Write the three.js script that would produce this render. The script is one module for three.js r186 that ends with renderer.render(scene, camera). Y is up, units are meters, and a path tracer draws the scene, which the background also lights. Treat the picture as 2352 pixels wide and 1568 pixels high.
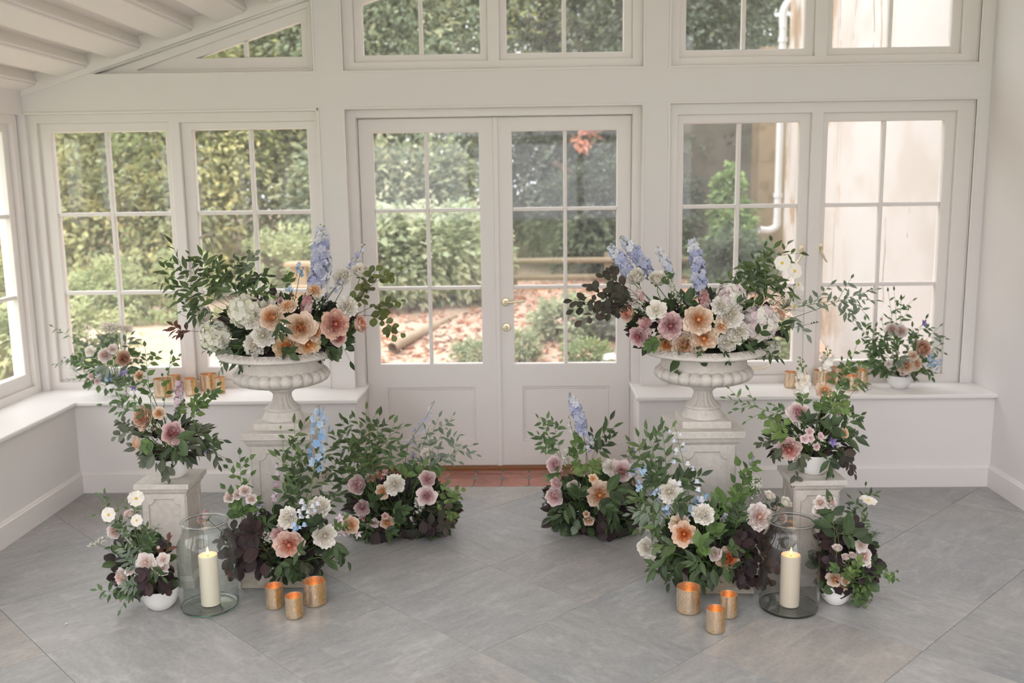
import * as THREE from 'three';
import { mergeGeometries, mergeVertices } from 'three/addons/utils/BufferGeometryUtils.js';
import { RoundedBoxGeometry } from 'three/addons/geometries/RoundedBoxGeometry.js';

// ---------------------------------------------------------------- camera, sky, exposure
const scene = new THREE.Scene();
const camera = new THREE.PerspectiveCamera(39.241, 2352 / 1568, 0.05, 200);
camera.position.set(0, 1.781, 0);
camera.rotation.set(-0.162588, 0.019785, -0.013492, 'YXZ');
camera.focus = 4.3;
camera.userData.fStop = 1.7;
const renderer = new THREE.WebGLRenderer();
renderer.toneMapping = THREE.LinearToneMapping;
renderer.toneMappingExposure = 1.3;
renderer.shadowMap.enabled = true;
{ // an even, overcast sky: brighter towards the zenith, the same all round
  const W = 128, H = 64, data = new Float32Array(W * H * 4);
  for (let j = 0; j < H; j++) {
    const alt = Math.max(0, Math.sin(((j + 0.5) / H - 0.5) * Math.PI)), L = 2.3 + 2.3 * alt;
    for (let i = 0; i < W; i++) data.set([L * 0.995, L * 0.975, L * 1.035, 1], (j * W + i) * 4);
  }
  const sky = new THREE.DataTexture(data, W, H, THREE.RGBAFormat, THREE.FloatType);
  sky.mapping = THREE.EquirectangularReflectionMapping;
  sky.magFilter = sky.minFilter = THREE.LinearFilter;
  sky.needsUpdate = true;
  scene.background = sky;
  scene.environment = sky;
}

// ---------------------------------------------------------------- helpers
const V = (x, y, z) => new THREE.Vector3(x, y, z);
let seedState = 12345;
const seed = (s) => { seedState = (s * 2654435761) >>> 0 || 1; };
const rnd = () => { seedState = (seedState + 0x6d2b79f5) >>> 0; let t = seedState; t = Math.imul(t ^ (t >>> 15), t | 1); t ^= t + Math.imul(t ^ (t >>> 7), t | 61); return ((t ^ (t >>> 14)) >>> 0) / 4294967296; };
const rr = (a, b) => a + (b - a) * rnd();
const pick = (a) => a[Math.floor(rnd() * a.length)];
const lerp = THREE.MathUtils.lerp, clamp = THREE.MathUtils.clamp, sstep = THREE.MathUtils.smoothstep;
const used = {};
function numbered(name) { const n = used[name] = (used[name] ?? -1) + 1; return n ? name + '_' + String(n).padStart(3, '0') : name; }
function tag(o, label, category, group, kind) {
  if (label) o.userData.label = label;
  if (category) o.userData.category = category;
  if (group) o.userData.group = group;
  if (kind) o.userData.kind = kind;
  return o;
}
function thing(name, label, category, p = [0, 0, 0], turn = 0, group) {
  const o = new THREE.Group(); o.name = numbered(name); o.position.set(...p); o.rotation.y = turn; scene.add(o);
  return tag(o, label, category, group);
}
function part(name, geo, mat, parent, pos) {
  const m = new THREE.Mesh(geo, mat); m.castShadow = m.receiveShadow = true;
  let n = name, k = 0;
  const kids = parent.userData.kidNames ?? (Object.defineProperty(parent.userData, 'kidNames', { value: {}, enumerable: false, configurable: true }), parent.userData.kidNames);
  k = kids[name] = (kids[name] ?? -1) + 1; if (k) n = name + '_' + String(k).padStart(3, '0');
  m.name = parent === scene ? numbered(name) : n;
  if (pos) m.position.set(...pos);
  parent.add(m); return m;
}
function sub(name, parent) { const g = part(name, new THREE.BufferGeometry(), M.stem, parent); parent.remove(g); const h = new THREE.Group(); h.name = g.name; parent.add(h); return h; }
function struct(name, geo, mat) { const m = part(name, geo, mat, scene); m.name = name; m.userData.kind = 'structure'; return m; }
function structGroup(name) { const g = new THREE.Group(); g.name = name; g.userData.kind = 'structure'; scene.add(g); return g; }
const ni = (g) => (g.index ? g.toNonIndexed() : g);
const mg = (l) => mergeGeometries(l.map(ni));
function merge(list) {
  const l = list.map((g) => { const h = ni(g); for (const k of Object.keys(h.attributes)) if (!['position', 'normal', 'uv', 'color'].includes(k)) h.deleteAttribute(k); return h; });
  const col = l.some((g) => g.attributes.color);
  for (const g of l) { if (col && !g.attributes.color) g.setAttribute('color', new THREE.BufferAttribute(new Float32Array(g.attributes.position.count * 3).fill(1), 3)); if (!g.attributes.uv) g.setAttribute('uv', new THREE.BufferAttribute(new Float32Array(g.attributes.position.count * 2), 2)); }
  return mergeGeometries(l);
}
function boxUV(g) { // uv in metres from position and facing
  const p = g.attributes.position, n = g.attributes.normal, uv = new Float32Array(p.count * 2);
  for (let i = 0; i < p.count; i++) {
    const ax = Math.abs(n.getX(i)), ay = Math.abs(n.getY(i)), az = Math.abs(n.getZ(i));
    if (ay >= ax && ay >= az) { uv[2 * i] = p.getX(i); uv[2 * i + 1] = p.getZ(i); } else if (ax >= az) { uv[2 * i] = p.getZ(i); uv[2 * i + 1] = p.getY(i); } else { uv[2 * i] = p.getX(i); uv[2 * i + 1] = p.getY(i); }
  }
  g.setAttribute('uv', new THREE.BufferAttribute(uv, 2)); return g;
}
function bx(x0, x1, y0, y1, z0, z1, r = 0.003) {
  const w = x1 - x0, h = y1 - y0, d = z1 - z0, q = Math.min(r, w / 3, h / 3, d / 3);
  const g = r ? new RoundedBoxGeometry(w, h, d, 1, q) : new THREE.BoxGeometry(w, h, d);
  g.translate((x0 + x1) / 2, (y0 + y1) / 2, (z0 + z1) / 2); return boxUV(ni(g));
}
const poly = (pts) => new THREE.Shape(pts.map((p) => new THREE.Vector2(p[0], p[1])));
function extr(pts, holes, z0, z1, bevel = 0) { // outline in x,y drawn out from z0 to z1
  const s = pts instanceof THREE.Shape ? pts : poly(pts);
  for (const h of holes ?? []) s.holes.push(new THREE.Path((h instanceof THREE.Shape ? h.getPoints(6) : h.map((p) => new THREE.Vector2(p[0], p[1])))));
  const g = new THREE.ExtrudeGeometry(s, { depth: z1 - z0 - 2 * bevel, bevelEnabled: bevel > 0, bevelThickness: bevel, bevelSize: bevel, bevelOffset: -bevel, bevelSegments: 1, curveSegments: 6 });
  g.translate(0, 0, z0 + bevel); return boxUV(g);
}
const rect = (a, b, c, d) => [[a, c], [b, c], [b, d], [a, d]];
function lathe(pts, n = 40) { return new THREE.LatheGeometry(pts.map((p) => new THREE.Vector2(p[0], p[1])), n); }
function curveTube(pts, r0, r1, sides = 6, segs = 8) { // a stem: tapering tube through points
  const c = pts.length === 3 ? new THREE.QuadraticBezierCurve3(...pts) : pts.length === 2 ? new THREE.LineCurve3(...pts) : new THREE.CatmullRomCurve3(pts);
  const g = new THREE.TubeGeometry(c, segs, 1, sides, false), p = g.attributes.position;
  for (let i = 0; i <= segs; i++) {
    const o = c.getPointAt(i / segs), r = lerp(r0, r1, i / segs);
    for (let j = 0; j <= sides; j++) { const k = i * (sides + 1) + j; p.setXYZ(k, o.x + (p.getX(k) - o.x) * r, o.y + (p.getY(k) - o.y) * r, o.z + (p.getZ(k) - o.z) * r); }
  }
  return g;
}

// ---------------------------------------------------------------- computed textures
const hash2 = (x, y, s) => { let h = Math.imul(x, 374761393) ^ Math.imul(y, 668265263) ^ Math.imul(s + 1, 2246822519); h = Math.imul(h ^ (h >>> 13), 1274126177); return ((h ^ (h >>> 16)) >>> 0) / 4294967296; };
function vnoise(x, y, per, s) {
  const xi = Math.floor(x), yi = Math.floor(y), fx = x - xi, fy = y - yi, u = fx * fx * (3 - 2 * fx), v = fy * fy * (3 - 2 * fy), m = (a) => ((a % per) + per) % per;
  return lerp(lerp(hash2(m(xi), m(yi), s), hash2(m(xi + 1), m(yi), s), u), lerp(hash2(m(xi), m(yi + 1), s), hash2(m(xi + 1), m(yi + 1), s), u), v);
}
function fbm(x, y, per, oct, s) { let a = 0.5, t = 0, n = 0; for (let i = 0; i < oct; i++) { t += a * vnoise(x, y, per, s + i); n += a; a *= 0.5; x *= 2; y *= 2; per *= 2; } return t / n; }
function tex(w, h, fn, { srgb = true, rep } = {}) {
  const d = new Uint8Array(w * h * 4);
  for (let j = 0; j < h; j++) for (let i = 0; i < w; i++) { const c = fn((i + 0.5) / w, (j + 0.5) / h), k = (j * w + i) * 4; for (let q = 0; q < 3; q++) d[k + q] = clamp(Math.round((c.length ? c[q] : c) * 255), 0, 255); d[k + 3] = 255; }
  const t = new THREE.DataTexture(d, w, h); t.magFilter = t.minFilter = THREE.LinearFilter; t.wrapS = t.wrapT = THREE.RepeatWrapping;
  if (srgb) t.colorSpace = THREE.SRGBColorSpace; if (rep) t.repeat.set(rep[0], rep[1]); t.needsUpdate = true; return t;
}
const mix3 = (a, b, t) => [lerp(a[0], b[0], t), lerp(a[1], b[1], t), lerp(a[2], b[2], t)];
const rgb = (h) => [(h >> 16) / 255, ((h >> 8) & 255) / 255, (h & 255) / 255];
const T = {};
T.slate = tex(1024, 1024, (u, v) => {
  const big = fbm(u * 3, v * 3, 3, 4, 1), str = fbm(u * 10 + 2 * fbm(u * 4, v * 4, 4, 3, 9), v * 46, 1e6, 4, 20), fine = fbm(u * 90, v * 140, 1e6, 2, 40), vein = Math.pow(1 - Math.abs(2 * fbm(u * 5, v * 11, 1e6, 5, 60) - 1), 14);
  const k = 0.94 + 0.1 * (big - 0.5) + 0.12 * (str - 0.5) + 0.1 * (fine - 0.5) + 0.07 * vein, w = 0.02 * (big - 0.5);
  return [0.685 * k + w, 0.677 * k, 0.668 * k - w];
});
T.slateBump = tex(512, 512, (u, v) => 0.5 + 0.5 * (fbm(u * 8, v * 30, 1e6, 4, 20) - 0.5) + 0.3 * (fbm(u * 80, v * 110, 1e6, 2, 40) - 0.5), { srgb: false });
T.slateRough = tex(512, 512, (u, v) => 0.52 + 0.3 * (fbm(u * 6, v * 20, 1e6, 4, 70) - 0.5), { srgb: false });
T.paint = tex(256, 256, (u, v) => 0.5 + 0.5 * (fbm(u * 40, v * 40, 40, 3, 3) - 0.5), { srgb: false });
T.stone = tex(512, 512, (u, v) => { const n = fbm(u * 8, v * 8, 8, 5, 5), p = fbm(u * 60, v * 60, 60, 2, 15), k = 0.93 + 0.1 * (n - 0.5) + 0.08 * (p - 0.5) - 0.12 * sstep(p, 0.84, 0.9); return [0.905 * k, 0.89 * k, 0.87 * k]; });
T.stoneBump = tex(256, 256, (u, v) => 0.6 * fbm(u * 30, v * 30, 30, 3, 25) + 0.4 * fbm(u * 6, v * 6, 6, 3, 5), { srgb: false });
T.concrete = tex(512, 512, (u, v) => { const n = fbm(u * 6, v * 6, 6, 5, 7), p = fbm(u * 70, v * 70, 70, 2, 17), st = sstep(fbm(u * 5, v * 7, 1e6, 4, 27), 0.55, 0.75); const k = 0.92 + 0.2 * (n - 0.5) + 0.12 * (p - 0.5) - 0.25 * sstep(p, 0.82, 0.9); return mix3([0.78 * k, 0.75 * k, 0.7 * k], [0.62 * k, 0.55 * k, 0.45 * k], 0.55 * st); });
T.mercury = tex(1024, 512, (u, v) => { const n = fbm(u * 150, v * 70, 1e6, 2, 31), m = fbm(u * 7, v * 3, 7, 4, 33), s = sstep(n, 0.5, 0.62); return mix3(mix3([0.86, 0.77, 0.66], [0.84, 0.66, 0.4], sstep(m, 0.45, 0.7)), mix3([0.93, 0.9, 0.86], [0.7, 0.55, 0.38], sstep(n, 0.66, 0.7)), s * 0.5); });
T.mercuryRough = tex(512, 256, (u, v) => 0.3 + 0.45 * fbm(u * 150, v * 70, 1e6, 2, 31), { srgb: false });
T.mercuryThru = tex(512, 256, (u, v) => 0.1 + 0.75 * sstep(fbm(u * 110, v * 60, 1e6, 2, 35), 0.58, 0.72), { srgb: false });
T.leaf = tex(128, 256, (u, v) => { const x = Math.abs(u - 0.5) * 2, ph = (v * 9 - x * 2.2) % 1, side = Math.pow(Math.max(0, 1 - Math.abs(((ph + 1) % 1) - 0.5) * 9), 1) * 0.1 * (x < 0.85 ? 1 : 0), mid = x < 0.05 ? 0.2 : 0; const k = 0.8 + 0.16 * (fbm(u * 6, v * 10, 1e6, 3, 4) - 0.5) + side + mid; return [k + mid * 0.1, k, k - mid * 0.2]; });
T.petal = tex(64, 128, (u, v) => { const k = 0.95 + 0.05 * (fbm(u * 26, v * 4, 1e6, 3, 8) - 0.5) * 2; return [k, k, k]; });
T.wax = tex(64, 64, (u, v) => { const k = 0.97 + 0.05 * (fbm(u * 8, v * 8, 8, 3, 11) - 0.5); return [k, k, k]; });
T.stain = tex(1024, 1024, (u, v) => { // lime-washed render with rain stains, rust-brown patches and dead creeper stems
  const n = fbm(u * 10, v * 10, 10, 5, 51), run = fbm(u * 60, v * 4, 1e6, 4, 53), patch = sstep(fbm(u * 13, v * 9, 1e6, 5, 55), 0.53, 0.7), far = sstep(u, 0.5, 0.72);
  let c = mix3([0.8, 0.775, 0.76], [0.74, 0.7, 0.66], 0.6 * sstep(n, 0.45, 0.75));
  c = mix3(c, [0.64, 0.52, 0.4], far * 0.75 * patch + 0.12 * far);
  c = mix3(c, [0.46, 0.42, 0.38], 0.5 * far * sstep(run, 0.58, 0.75));
  for (let k = 0; k < 16; k++) { const x0 = 0.03 + 0.062 * k + 0.05 * hash2(k, 3, 1), v0 = hash2(k, 8, 1) * 0.8, len = 0.08 + 0.22 * hash2(k, 9, 1), vv = ((v % 1) + 1) % 1, lean = 0.16 * (hash2(k, 4, 1) - 0.2), x = x0 + lean * (vv - v0) + 0.03 * (fbm(vv * 9, k, 1e6, 3, 60 + k) - 0.5), d = Math.abs(u - x); if (vv > v0 && vv < v0 + len && d < 0.0017) c = mix3(c, [0.45, 0.36, 0.3], 0.8 * sstep(fbm(vv * 30, k * 3.1, 1e6, 2, 80), 0.3, 0.5)); }
  return c;
});
T.terra = tex(256, 256, (u, v) => { const n = fbm(u * 5, v * 5, 5, 4, 21), p = fbm(u * 40, v * 40, 40, 2, 22); const k = 0.95 + 0.3 * (n - 0.5) + 0.15 * (p - 0.5); return [0.72 * k, 0.5 * k, 0.44 * k]; });
T.ground = tex(1024, 1024, (u, v) => { const n = fbm(u * 12, v * 12, 12, 5, 61), p = fbm(u * 120, v * 120, 120, 2, 63), q = sstep(fbm(u * 60, v * 60, 60, 3, 65), 0.5, 0.62); return mix3(mix3([0.7, 0.6, 0.52], [0.8, 0.71, 0.63], n), [0.8, 0.6, 0.48], 0.4 * q * p + 0.2 * q); });
T.gravel = tex(512, 512, (u, v) => { const p = fbm(u * 120, v * 120, 120, 2, 73), n = fbm(u * 6, v * 6, 6, 3, 75), k = 0.9 + 0.25 * (p - 0.5) + 0.1 * (n - 0.5); return [0.86 * k, 0.77 * k, 0.64 * k]; });
T.bark = tex(256, 512, (u, v) => { const n = fbm(u * 24, v * 6, 1e6, 4, 83), k = 0.6 + 0.9 * (n - 0.5); return [0.42 * k + 0.1, 0.36 * k + 0.09, 0.3 * k + 0.08]; });

// ---------------------------------------------------------------- materials
const std = (o) => { const m = new THREE.MeshStandardMaterial(o); m.side = THREE.DoubleSide; return m; };
const phy = (o) => { const m = new THREE.MeshPhysicalMaterial(o); m.side = THREE.DoubleSide; return m; };
const M = {};
M.wall = std({ color: 0xe8e3e0, roughness: 0.75, bumpMap: T.paint, bumpScale: 0.0006 });
M.joinery = std({ color: 0xebe5e1, roughness: 0.42 });
M.ceil = std({ color: 0xe9e3de, roughness: 0.6 });
M.sill = std({ color: 0xefebe8, roughness: 0.32 });
M.slates = [0xffffff, 0xf4f5f6, 0xfaf6f2, 0xeef0f1].map((c) => std({ color: c, map: T.slate, bumpMap: T.slateBump, bumpScale: 0.0016, roughnessMap: T.slateRough, roughness: 0.72 }));
M.grout = std({ color: 0xa09a94, roughness: 0.9 });
M.terras = [0xffffff, 0xf2dcd4, 0xf7e8e0].map((c) => std({ color: c, map: T.terra, roughness: 0.55 }));
M.dot = std({ color: 0x7f8683, roughness: 0.5 });
M.oak = std({ color: 0x8a5526, roughness: 0.5 });
M.glass = phy({ color: 0xf6faf8, transmission: 0.88, thickness: 0, roughness: 0.02, ior: 1.5 });
M.brass = std({ color: 0xe9dcbf, metalness: 0.8, roughness: 0.35 });
M.stone = std({ map: T.stone, color: 0xf4f0ec, roughness: 0.8, bumpMap: T.stoneBump, bumpScale: 0.0012 });
M.concrete = std({ map: T.concrete, color: 0xffffff, roughness: 0.92, bumpMap: T.stoneBump, bumpScale: 0.003 });
M.china = phy({ color: 0xf3f1ee, roughness: 0.35, clearcoat: 0.5, clearcoatRoughness: 0.15 });
M.darkpot = std({ color: 0x35342f, roughness: 0.5 });
M.jar = [phy({ color: 0xfbfdfc, transmission: 1, thickness: 0, roughness: 0.01, ior: 1.5 }), phy({ color: 0xf5f5f4, transmission: 1, thickness: 0, roughness: 0.01, ior: 1.5 })];
M.jarSolid = [phy({ color: 0xffffff, transmission: 1, thickness: 0.01, roughness: 0.02, ior: 1.5, attenuationColor: new THREE.Color(0.75, 0.86, 0.83), attenuationDistance: 0.05 }), phy({ color: 0xffffff, transmission: 1, thickness: 0.01, roughness: 0.02, ior: 1.5, attenuationColor: new THREE.Color(0.5, 0.6, 0.57), attenuationDistance: 0.04 })];
M.wax = phy({ map: T.wax, color: 0xfaecd6, roughness: 0.5, clearcoat: 0.2, clearcoatRoughness: 0.4 });
M.wick = std({ color: 0x1d1712, roughness: 0.9 });
M.flame = std({ color: 0x000000, emissive: 0xffb45a, emissiveIntensity: 5 });
M.mercury = phy({ map: T.mercury, color: 0xffffff, metalness: 0.8, roughness: 0.6, roughnessMap: T.mercuryRough, transmission: 0.75, transmissionMap: T.mercuryThru, thickness: 0, clearcoat: 0.6, clearcoatRoughness: 0.15 });
M.soil = std({ color: 0x2a2a20, roughness: 1 });
M.stem = std({ color: 0x5f7a3c, roughness: 0.6 });
M.twig = std({ color: 0x5b4636, roughness: 0.8 });

// ---------------------------------------------------------------- floor
{
  const floor = struct('floor', bx(-3.0, 2.9, -0.12, -0.012, -5.95, 3.4, 0), M.grout);
  const S = 0.6, h = Math.SQRT1_2, ox = -0.20456, oz = -5.1506, gap = 0.0009;
  const room = [-2.7, 2.69, -5.507, 3.2];
  const clip = (pts, ax, lim, keepLess) => {
    const out = [];
    for (let i = 0; i < pts.length; i++) {
      const a = pts[i], b = pts[(i + 1) % pts.length], ia = keepLess ? a[ax] <= lim : a[ax] >= lim, ib = keepLess ? b[ax] <= lim : b[ax] >= lim;
      if (ia) out.push(a);
      if (ia !== ib) { const t = (lim - a[ax]) / (b[ax] - a[ax]); out.push([a[0] + t * (b[0] - a[0]), a[1] + t * (b[1] - a[1])]); }
    }
    return out;
  };
  seed(3);
  for (let i = -10; i <= 15; i++) for (let j = -10; j <= 15; j++) {
    const c = (a, b) => [ox + S * h * (a - b), oz + S * h * (a + b)], g = gap / S;
    let p = [c(i + g, j + g), c(i + 1 - g, j + g), c(i + 1 - g, j + 1 - g), c(i + g, j + 1 - g)];
    p = clip(clip(clip(clip(p, 0, room[0], false), 0, room[1], true), 1, room[2], false), 1, room[3], true);
    if (p.length < 3) continue;
    let area = 0; for (let k = 0; k < p.length; k++) { const q = p[(k + 1) % p.length]; area += p[k][0] * q[1] - q[0] * p[k][1]; }
    if (Math.abs(area) < 0.004) continue;
    const geo = new THREE.ExtrudeGeometry(poly(p.map(([x, z]) => [x, -z])), { depth: 0.01, bevelEnabled: true, bevelThickness: 0.0008, bevelSize: 0.0007, bevelOffset: -0.0007, bevelSegments: 1 });
    geo.rotateX(-Math.PI / 2); geo.translate(0, -0.0115, 0);
    const du = rnd() * 9, dv = rnd() * 9, q = rnd() < 0.5, P = geo.attributes.position, uv = geo.attributes.uv;
    for (let k = 0; k < P.count; k++) { const a = (P.getX(k) + P.getZ(k)) * h, b = (P.getX(k) - P.getZ(k)) * h; uv.setXY(k, (q ? a : b) / 1.3 + du, (q ? b : a) / 1.3 + dv); }
    part('floor_tile', geo, pick(M.slates), floor);
  }
  // the door threshold: octagons and dots in terracotta
  const t = struct('threshold_floor', bx(-1.05, 0.63, -0.1, -0.012, -5.96, -5.507, 0), M.grout), w = 0.166, e = 0.026;
  for (let i = -5; i < 6; i++) for (let j = 0; j < 2; j++) {
    const x0 = -0.185 + i * w, z0 = -5.507 - j * w, a = 0.0015;
    let p = [[x0 + e, z0 - a], [x0 + w - e, z0 - a], [x0 + w - a, z0 - e], [x0 + w - a, z0 - w + e], [x0 + w - e, z0 - w + a], [x0 + e, z0 - w + a], [x0 + a, z0 - w + e], [x0 + a, z0 - e]];
    p = clip(clip(p, 0, -1.03, false), 0, 0.612, true); if (p.length < 3) continue;
    const geo = extr(p.map(([x, z]) => [x, -z]), null, -0.011, 0, 0.0012); geo.rotateX(-Math.PI / 2); part('terracotta_tile', boxUV(geo), pick(M.terras), t);
  }
  for (let i = -5; i < 6; i++) for (let j = 0; j < 3; j++) {
    const x0 = -0.185 + i * w, z0 = -5.507 - j * w, d = e - 0.003; if (x0 < -1.02 || x0 > 0.6) continue;
    let p = clip(clip([[x0 - d, z0], [x0, z0 + d], [x0 + d, z0], [x0, z0 - d]], 1, -5.5075, true), 1, -5.8385, false);
    const geo = extr(p.map(([x, z]) => [x, -z]), null, -0.011, 0, 0.001); geo.rotateX(-Math.PI / 2); part('dot_tile', geo, M.dot, t);
  }
  struct('trim_1', bx(-1.03, 0.615, -0.02, 0.014, -5.93, -5.843, 0.004), M.oak);
}

// ---------------------------------------------------------------- walls and roof
const roofY = (x) => 2.684 + 0.309 * (x + 1.935);       // underside of the rafters
const rakeY = (x) => 2.453 + 0.309 * (x + 2.55);        // head of the raked openings
const ZF = -5.76, ZW = -5.825, ZG = -5.85;
{
  const top = (x) => roofY(x) + 0.1;
  const openings = [
    rect(-2.985, -1.246, 0.53, 2.224), [[-1.08, -0.01], [0.667, -0.01], [0.667, 2.228], [-1.08, 2.228]], rect(0.8305, 2.606, 0.53, 2.233),
    [[-2.55, 2.453], [-1.254, 2.45], [-1.254, rakeY(-1.254)]],
    [[-1.0775, 2.4474], [0.669, 2.4474], [0.669, rakeY(0.669)], [-1.0775, rakeY(-1.0775)]],
    [[0.8303, 2.447], [2.601, 2.442], [2.601, rakeY(2.601)], [0.8303, rakeY(0.8303)]],
  ];
  const outline = [[-3.2, -0.1], [-1.08, -0.1], [-1.08, 2.228], [0.667, 2.228], [0.667, -0.1], [2.95, -0.1], [2.95, top(2.95)], [-3.2, top(-3.2)]];
  struct('wall_back', extr(outline, openings.filter((o, i) => i !== 1), ZF - 0.2, ZF), M.wall);
  const bead = (pts, w, z0, z1) => { // a thin moulding that follows an opening, mitred
    const n = pts.length, out = []; let area = 0;
    for (let i = 0; i < n; i++) { const a = pts[i], b = pts[(i + 1) % n]; area += a[0] * b[1] - b[0] * a[1]; }
    const sgn = area > 0 ? 1 : -1;
    for (let i = 0; i < n; i++) {
      const p = pts[(i + n - 1) % n], q = pts[i], r = pts[(i + 1) % n];
      const d1 = new THREE.Vector2(q[0] - p[0], q[1] - p[1]).normalize(), d2 = new THREE.Vector2(r[0] - q[0], r[1] - q[1]).normalize();
      const n1 = new THREE.Vector2(d1.y, -d1.x).multiplyScalar(sgn), n2 = new THREE.Vector2(d2.y, -d2.x).multiplyScalar(sgn), m = n1.clone().add(n2), k = w / Math.max(0.25, m.dot(n1));
      out.push([q[0] + m.x * k, q[1] + m.y * k]);
    }
    return extr(out, [pts], z0, z1, 0.002);
  };
  let tn = 2;
  const beadPts = openings.map((o, i) => (i === 1 ? [[-1.08, 0.0], [0.667, 0.0], [0.667, 2.228], [-1.08, 2.228]] : o));
  beadPts.forEach((o, i) => { if (i) struct('trim_' + tn++, bead(o, 0.012, ZF - 0.01, ZF + 0.007), M.joinery); });
  struct('trim_' + tn++, mg([bx(-2.985, -1.234, 2.224, 2.238, ZF - 0.01, ZF + 0.007, 0.002), bx(-1.246, -1.232, 0.556, 2.238, ZF - 0.01, ZF + 0.007, 0.002)]), M.joinery);
  // low walls that carry the window boards
  struct('wall_low_left', bx(-3.25, -1.03, -0.1, 0.531, -5.97, -5.46, 0.002), M.wall);
  struct('wall_low_right', bx(0.628, 2.7, -0.1, 0.531, -5.97, -5.46, 0.002), M.wall);
  struct('wall_left', mg([bx(-3.25, -2.69, -0.1, 0.531, -5.5, 3.4, 0.002), boxUV(new THREE.BoxGeometry(0.26, 0.4, 9.4).translate(-3.12, 2.424, -1.26)), bx(-3.25, -2.99, 0.5, 2.3, -4.03, -3.83, 0.002), bx(-3.25, -2.99, 0.5, 2.3, -2.1, -1.9, 0.002), bx(-3.25, -2.99, 0.5, 2.3, -0.17, 0.03, 0.002), bx(-3.25, -2.99, 0.5, 2.3, 1.76, 1.96, 0.002), bx(-3.25, -2.99, 0.5, 2.3, 3.2, 3.4, 0.002)]), M.wall);
  struct('wall_right', bx(2.68, 2.95, -0.1, 4.5, -5.97, 3.4, 0), M.wall);
  // window boards, with a rounded nosing
  const sill = new THREE.Shape([[-3.1, 5.96], [-1.018, 5.96], [-1.018, 5.43], [-2.668, 5.43], [-2.668, -3.3], [-3.1, -3.3]].map((p) => new THREE.Vector2(p[0], p[1])));
  const sg = new THREE.ExtrudeGeometry(sill, { depth: 0.009, bevelEnabled: true, bevelThickness: 0.008, bevelSize: 0.008, bevelOffset: -0.004, bevelSegments: 3 }); sg.rotateX(-Math.PI / 2); sg.translate(0, 0.539, 0);
  const sr = new THREE.ExtrudeGeometry(poly(rect(0.6145, 2.679, 5.43, 5.96)), { depth: 0.009, bevelEnabled: true, bevelThickness: 0.008, bevelSize: 0.008, bevelOffset: -0.004, bevelSegments: 3 }); sr.rotateX(-Math.PI / 2); sr.translate(0, 0.539, 0);
  struct('window_sill_left', boxUV(sg), M.sill); struct('window_sill_right', boxUV(sr), M.sill);
  // skirting with a small ogee on top
  const skirt = (len) => { const s = poly([[0, -0.01], [0.02, -0.01], [0.02, 0.112], [0.014, 0.119], [0.012, 0.126], [0.006, 0.129], [0, 0.129]]); const g = new THREE.ExtrudeGeometry(s, { depth: len, bevelEnabled: false }); return g; };
  struct('baseboard_back_left', boxUV(skirt(1.655).rotateY(-Math.PI / 2).translate(-1.03, 0, -5.461)), M.joinery);
  struct('baseboard_back_right', boxUV(skirt(2.052).rotateY(-Math.PI / 2).translate(2.68, 0, -5.461)), M.joinery);
  struct('baseboard_left', boxUV(skirt(8.66).translate(-2.691, 0, -5.46)), M.joinery);
  struct('baseboard_right', boxUV(skirt(8.66).rotateY(Math.PI).translate(2.681, 0, 3.2)), M.joinery);
  // sloping ceiling and its rafters
  const cy = (x) => roofY(x) + 0.075;
  const slab = (x0, x1, z0, z1) => extr([[x0, cy(x0)], [x1, cy(x1)], [x1, cy(x1) + 0.2], [x0, cy(x0) + 0.2]], null, z0, z1), ZS = -2.1;
  const ceil = struct('ceiling', mg([slab(-3.4, 2.95, -6.1, ZS), slab(-3.4, -2.3, ZS, 3.5), slab(2.3, 2.95, ZS, 3.5), slab(-2.3, 2.3, 2.7, 3.5)]), M.ceil);
  { // added roof light over the unseen near half, to brighten the room
    const w = structGroup('window_20'), n = 6;
    for (let i = 0; i <= n; i++) { const z = lerp(ZS, 2.7, i / n); part('glazing_bar', slab(-2.3, 2.3, z - 0.025, z + 0.025), M.joinery, w); }
    for (let i = 0; i < n; i++) { const z0 = lerp(ZS, 2.7, i / n), z1 = lerp(ZS, 2.7, (i + 1) / n), g = new THREE.BufferGeometry(); g.setAttribute('position', new THREE.Float32BufferAttribute([-2.3, cy(-2.3) + 0.15, z0, 2.3, cy(2.3) + 0.15, z0, 2.3, cy(2.3) + 0.15, z1, -2.3, cy(-2.3) + 0.15, z0, 2.3, cy(2.3) + 0.15, z1, -2.3, cy(-2.3) + 0.15, z1], 3)); g.computeVertexNormals(); part('pane', boxUV(g), M.glass, w); }
  }
  const c = Math.cos(Math.atan(0.309)), s = Math.sin(Math.atan(0.309));
  for (let k = 0; k < 17; k++) {
    const x1 = -2.884 + k * 0.315, q = (a, b) => [x1 + a * c - b * s, roofY(x1) + a * s + b * c];
    part('rafter', extr([q(-0.172, 0), q(-0.012, 0), q(-0.006, 0.005), q(-0.006, 0.012), q(0.008, 0.012), q(0.012, 0.018), q(0.012, 0.09), q(-0.172, 0.09)], null, -5.75, x1 > -2.3 && x1 < 2.4 && k % 4 ? ZS + 0.02 : 3.25), M.ceil, ceil);
  }
  // the raking board along the back wall
  struct('trim_' + tn++, extr([[-2.99, roofY(-2.99) - 0.03], [2.68, roofY(2.68) - 0.03], [2.68, roofY(2.68) + 0.1], [-2.99, roofY(-2.99) + 0.1]], null, ZF, ZF + 0.022, 0.004), M.joinery);
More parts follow.
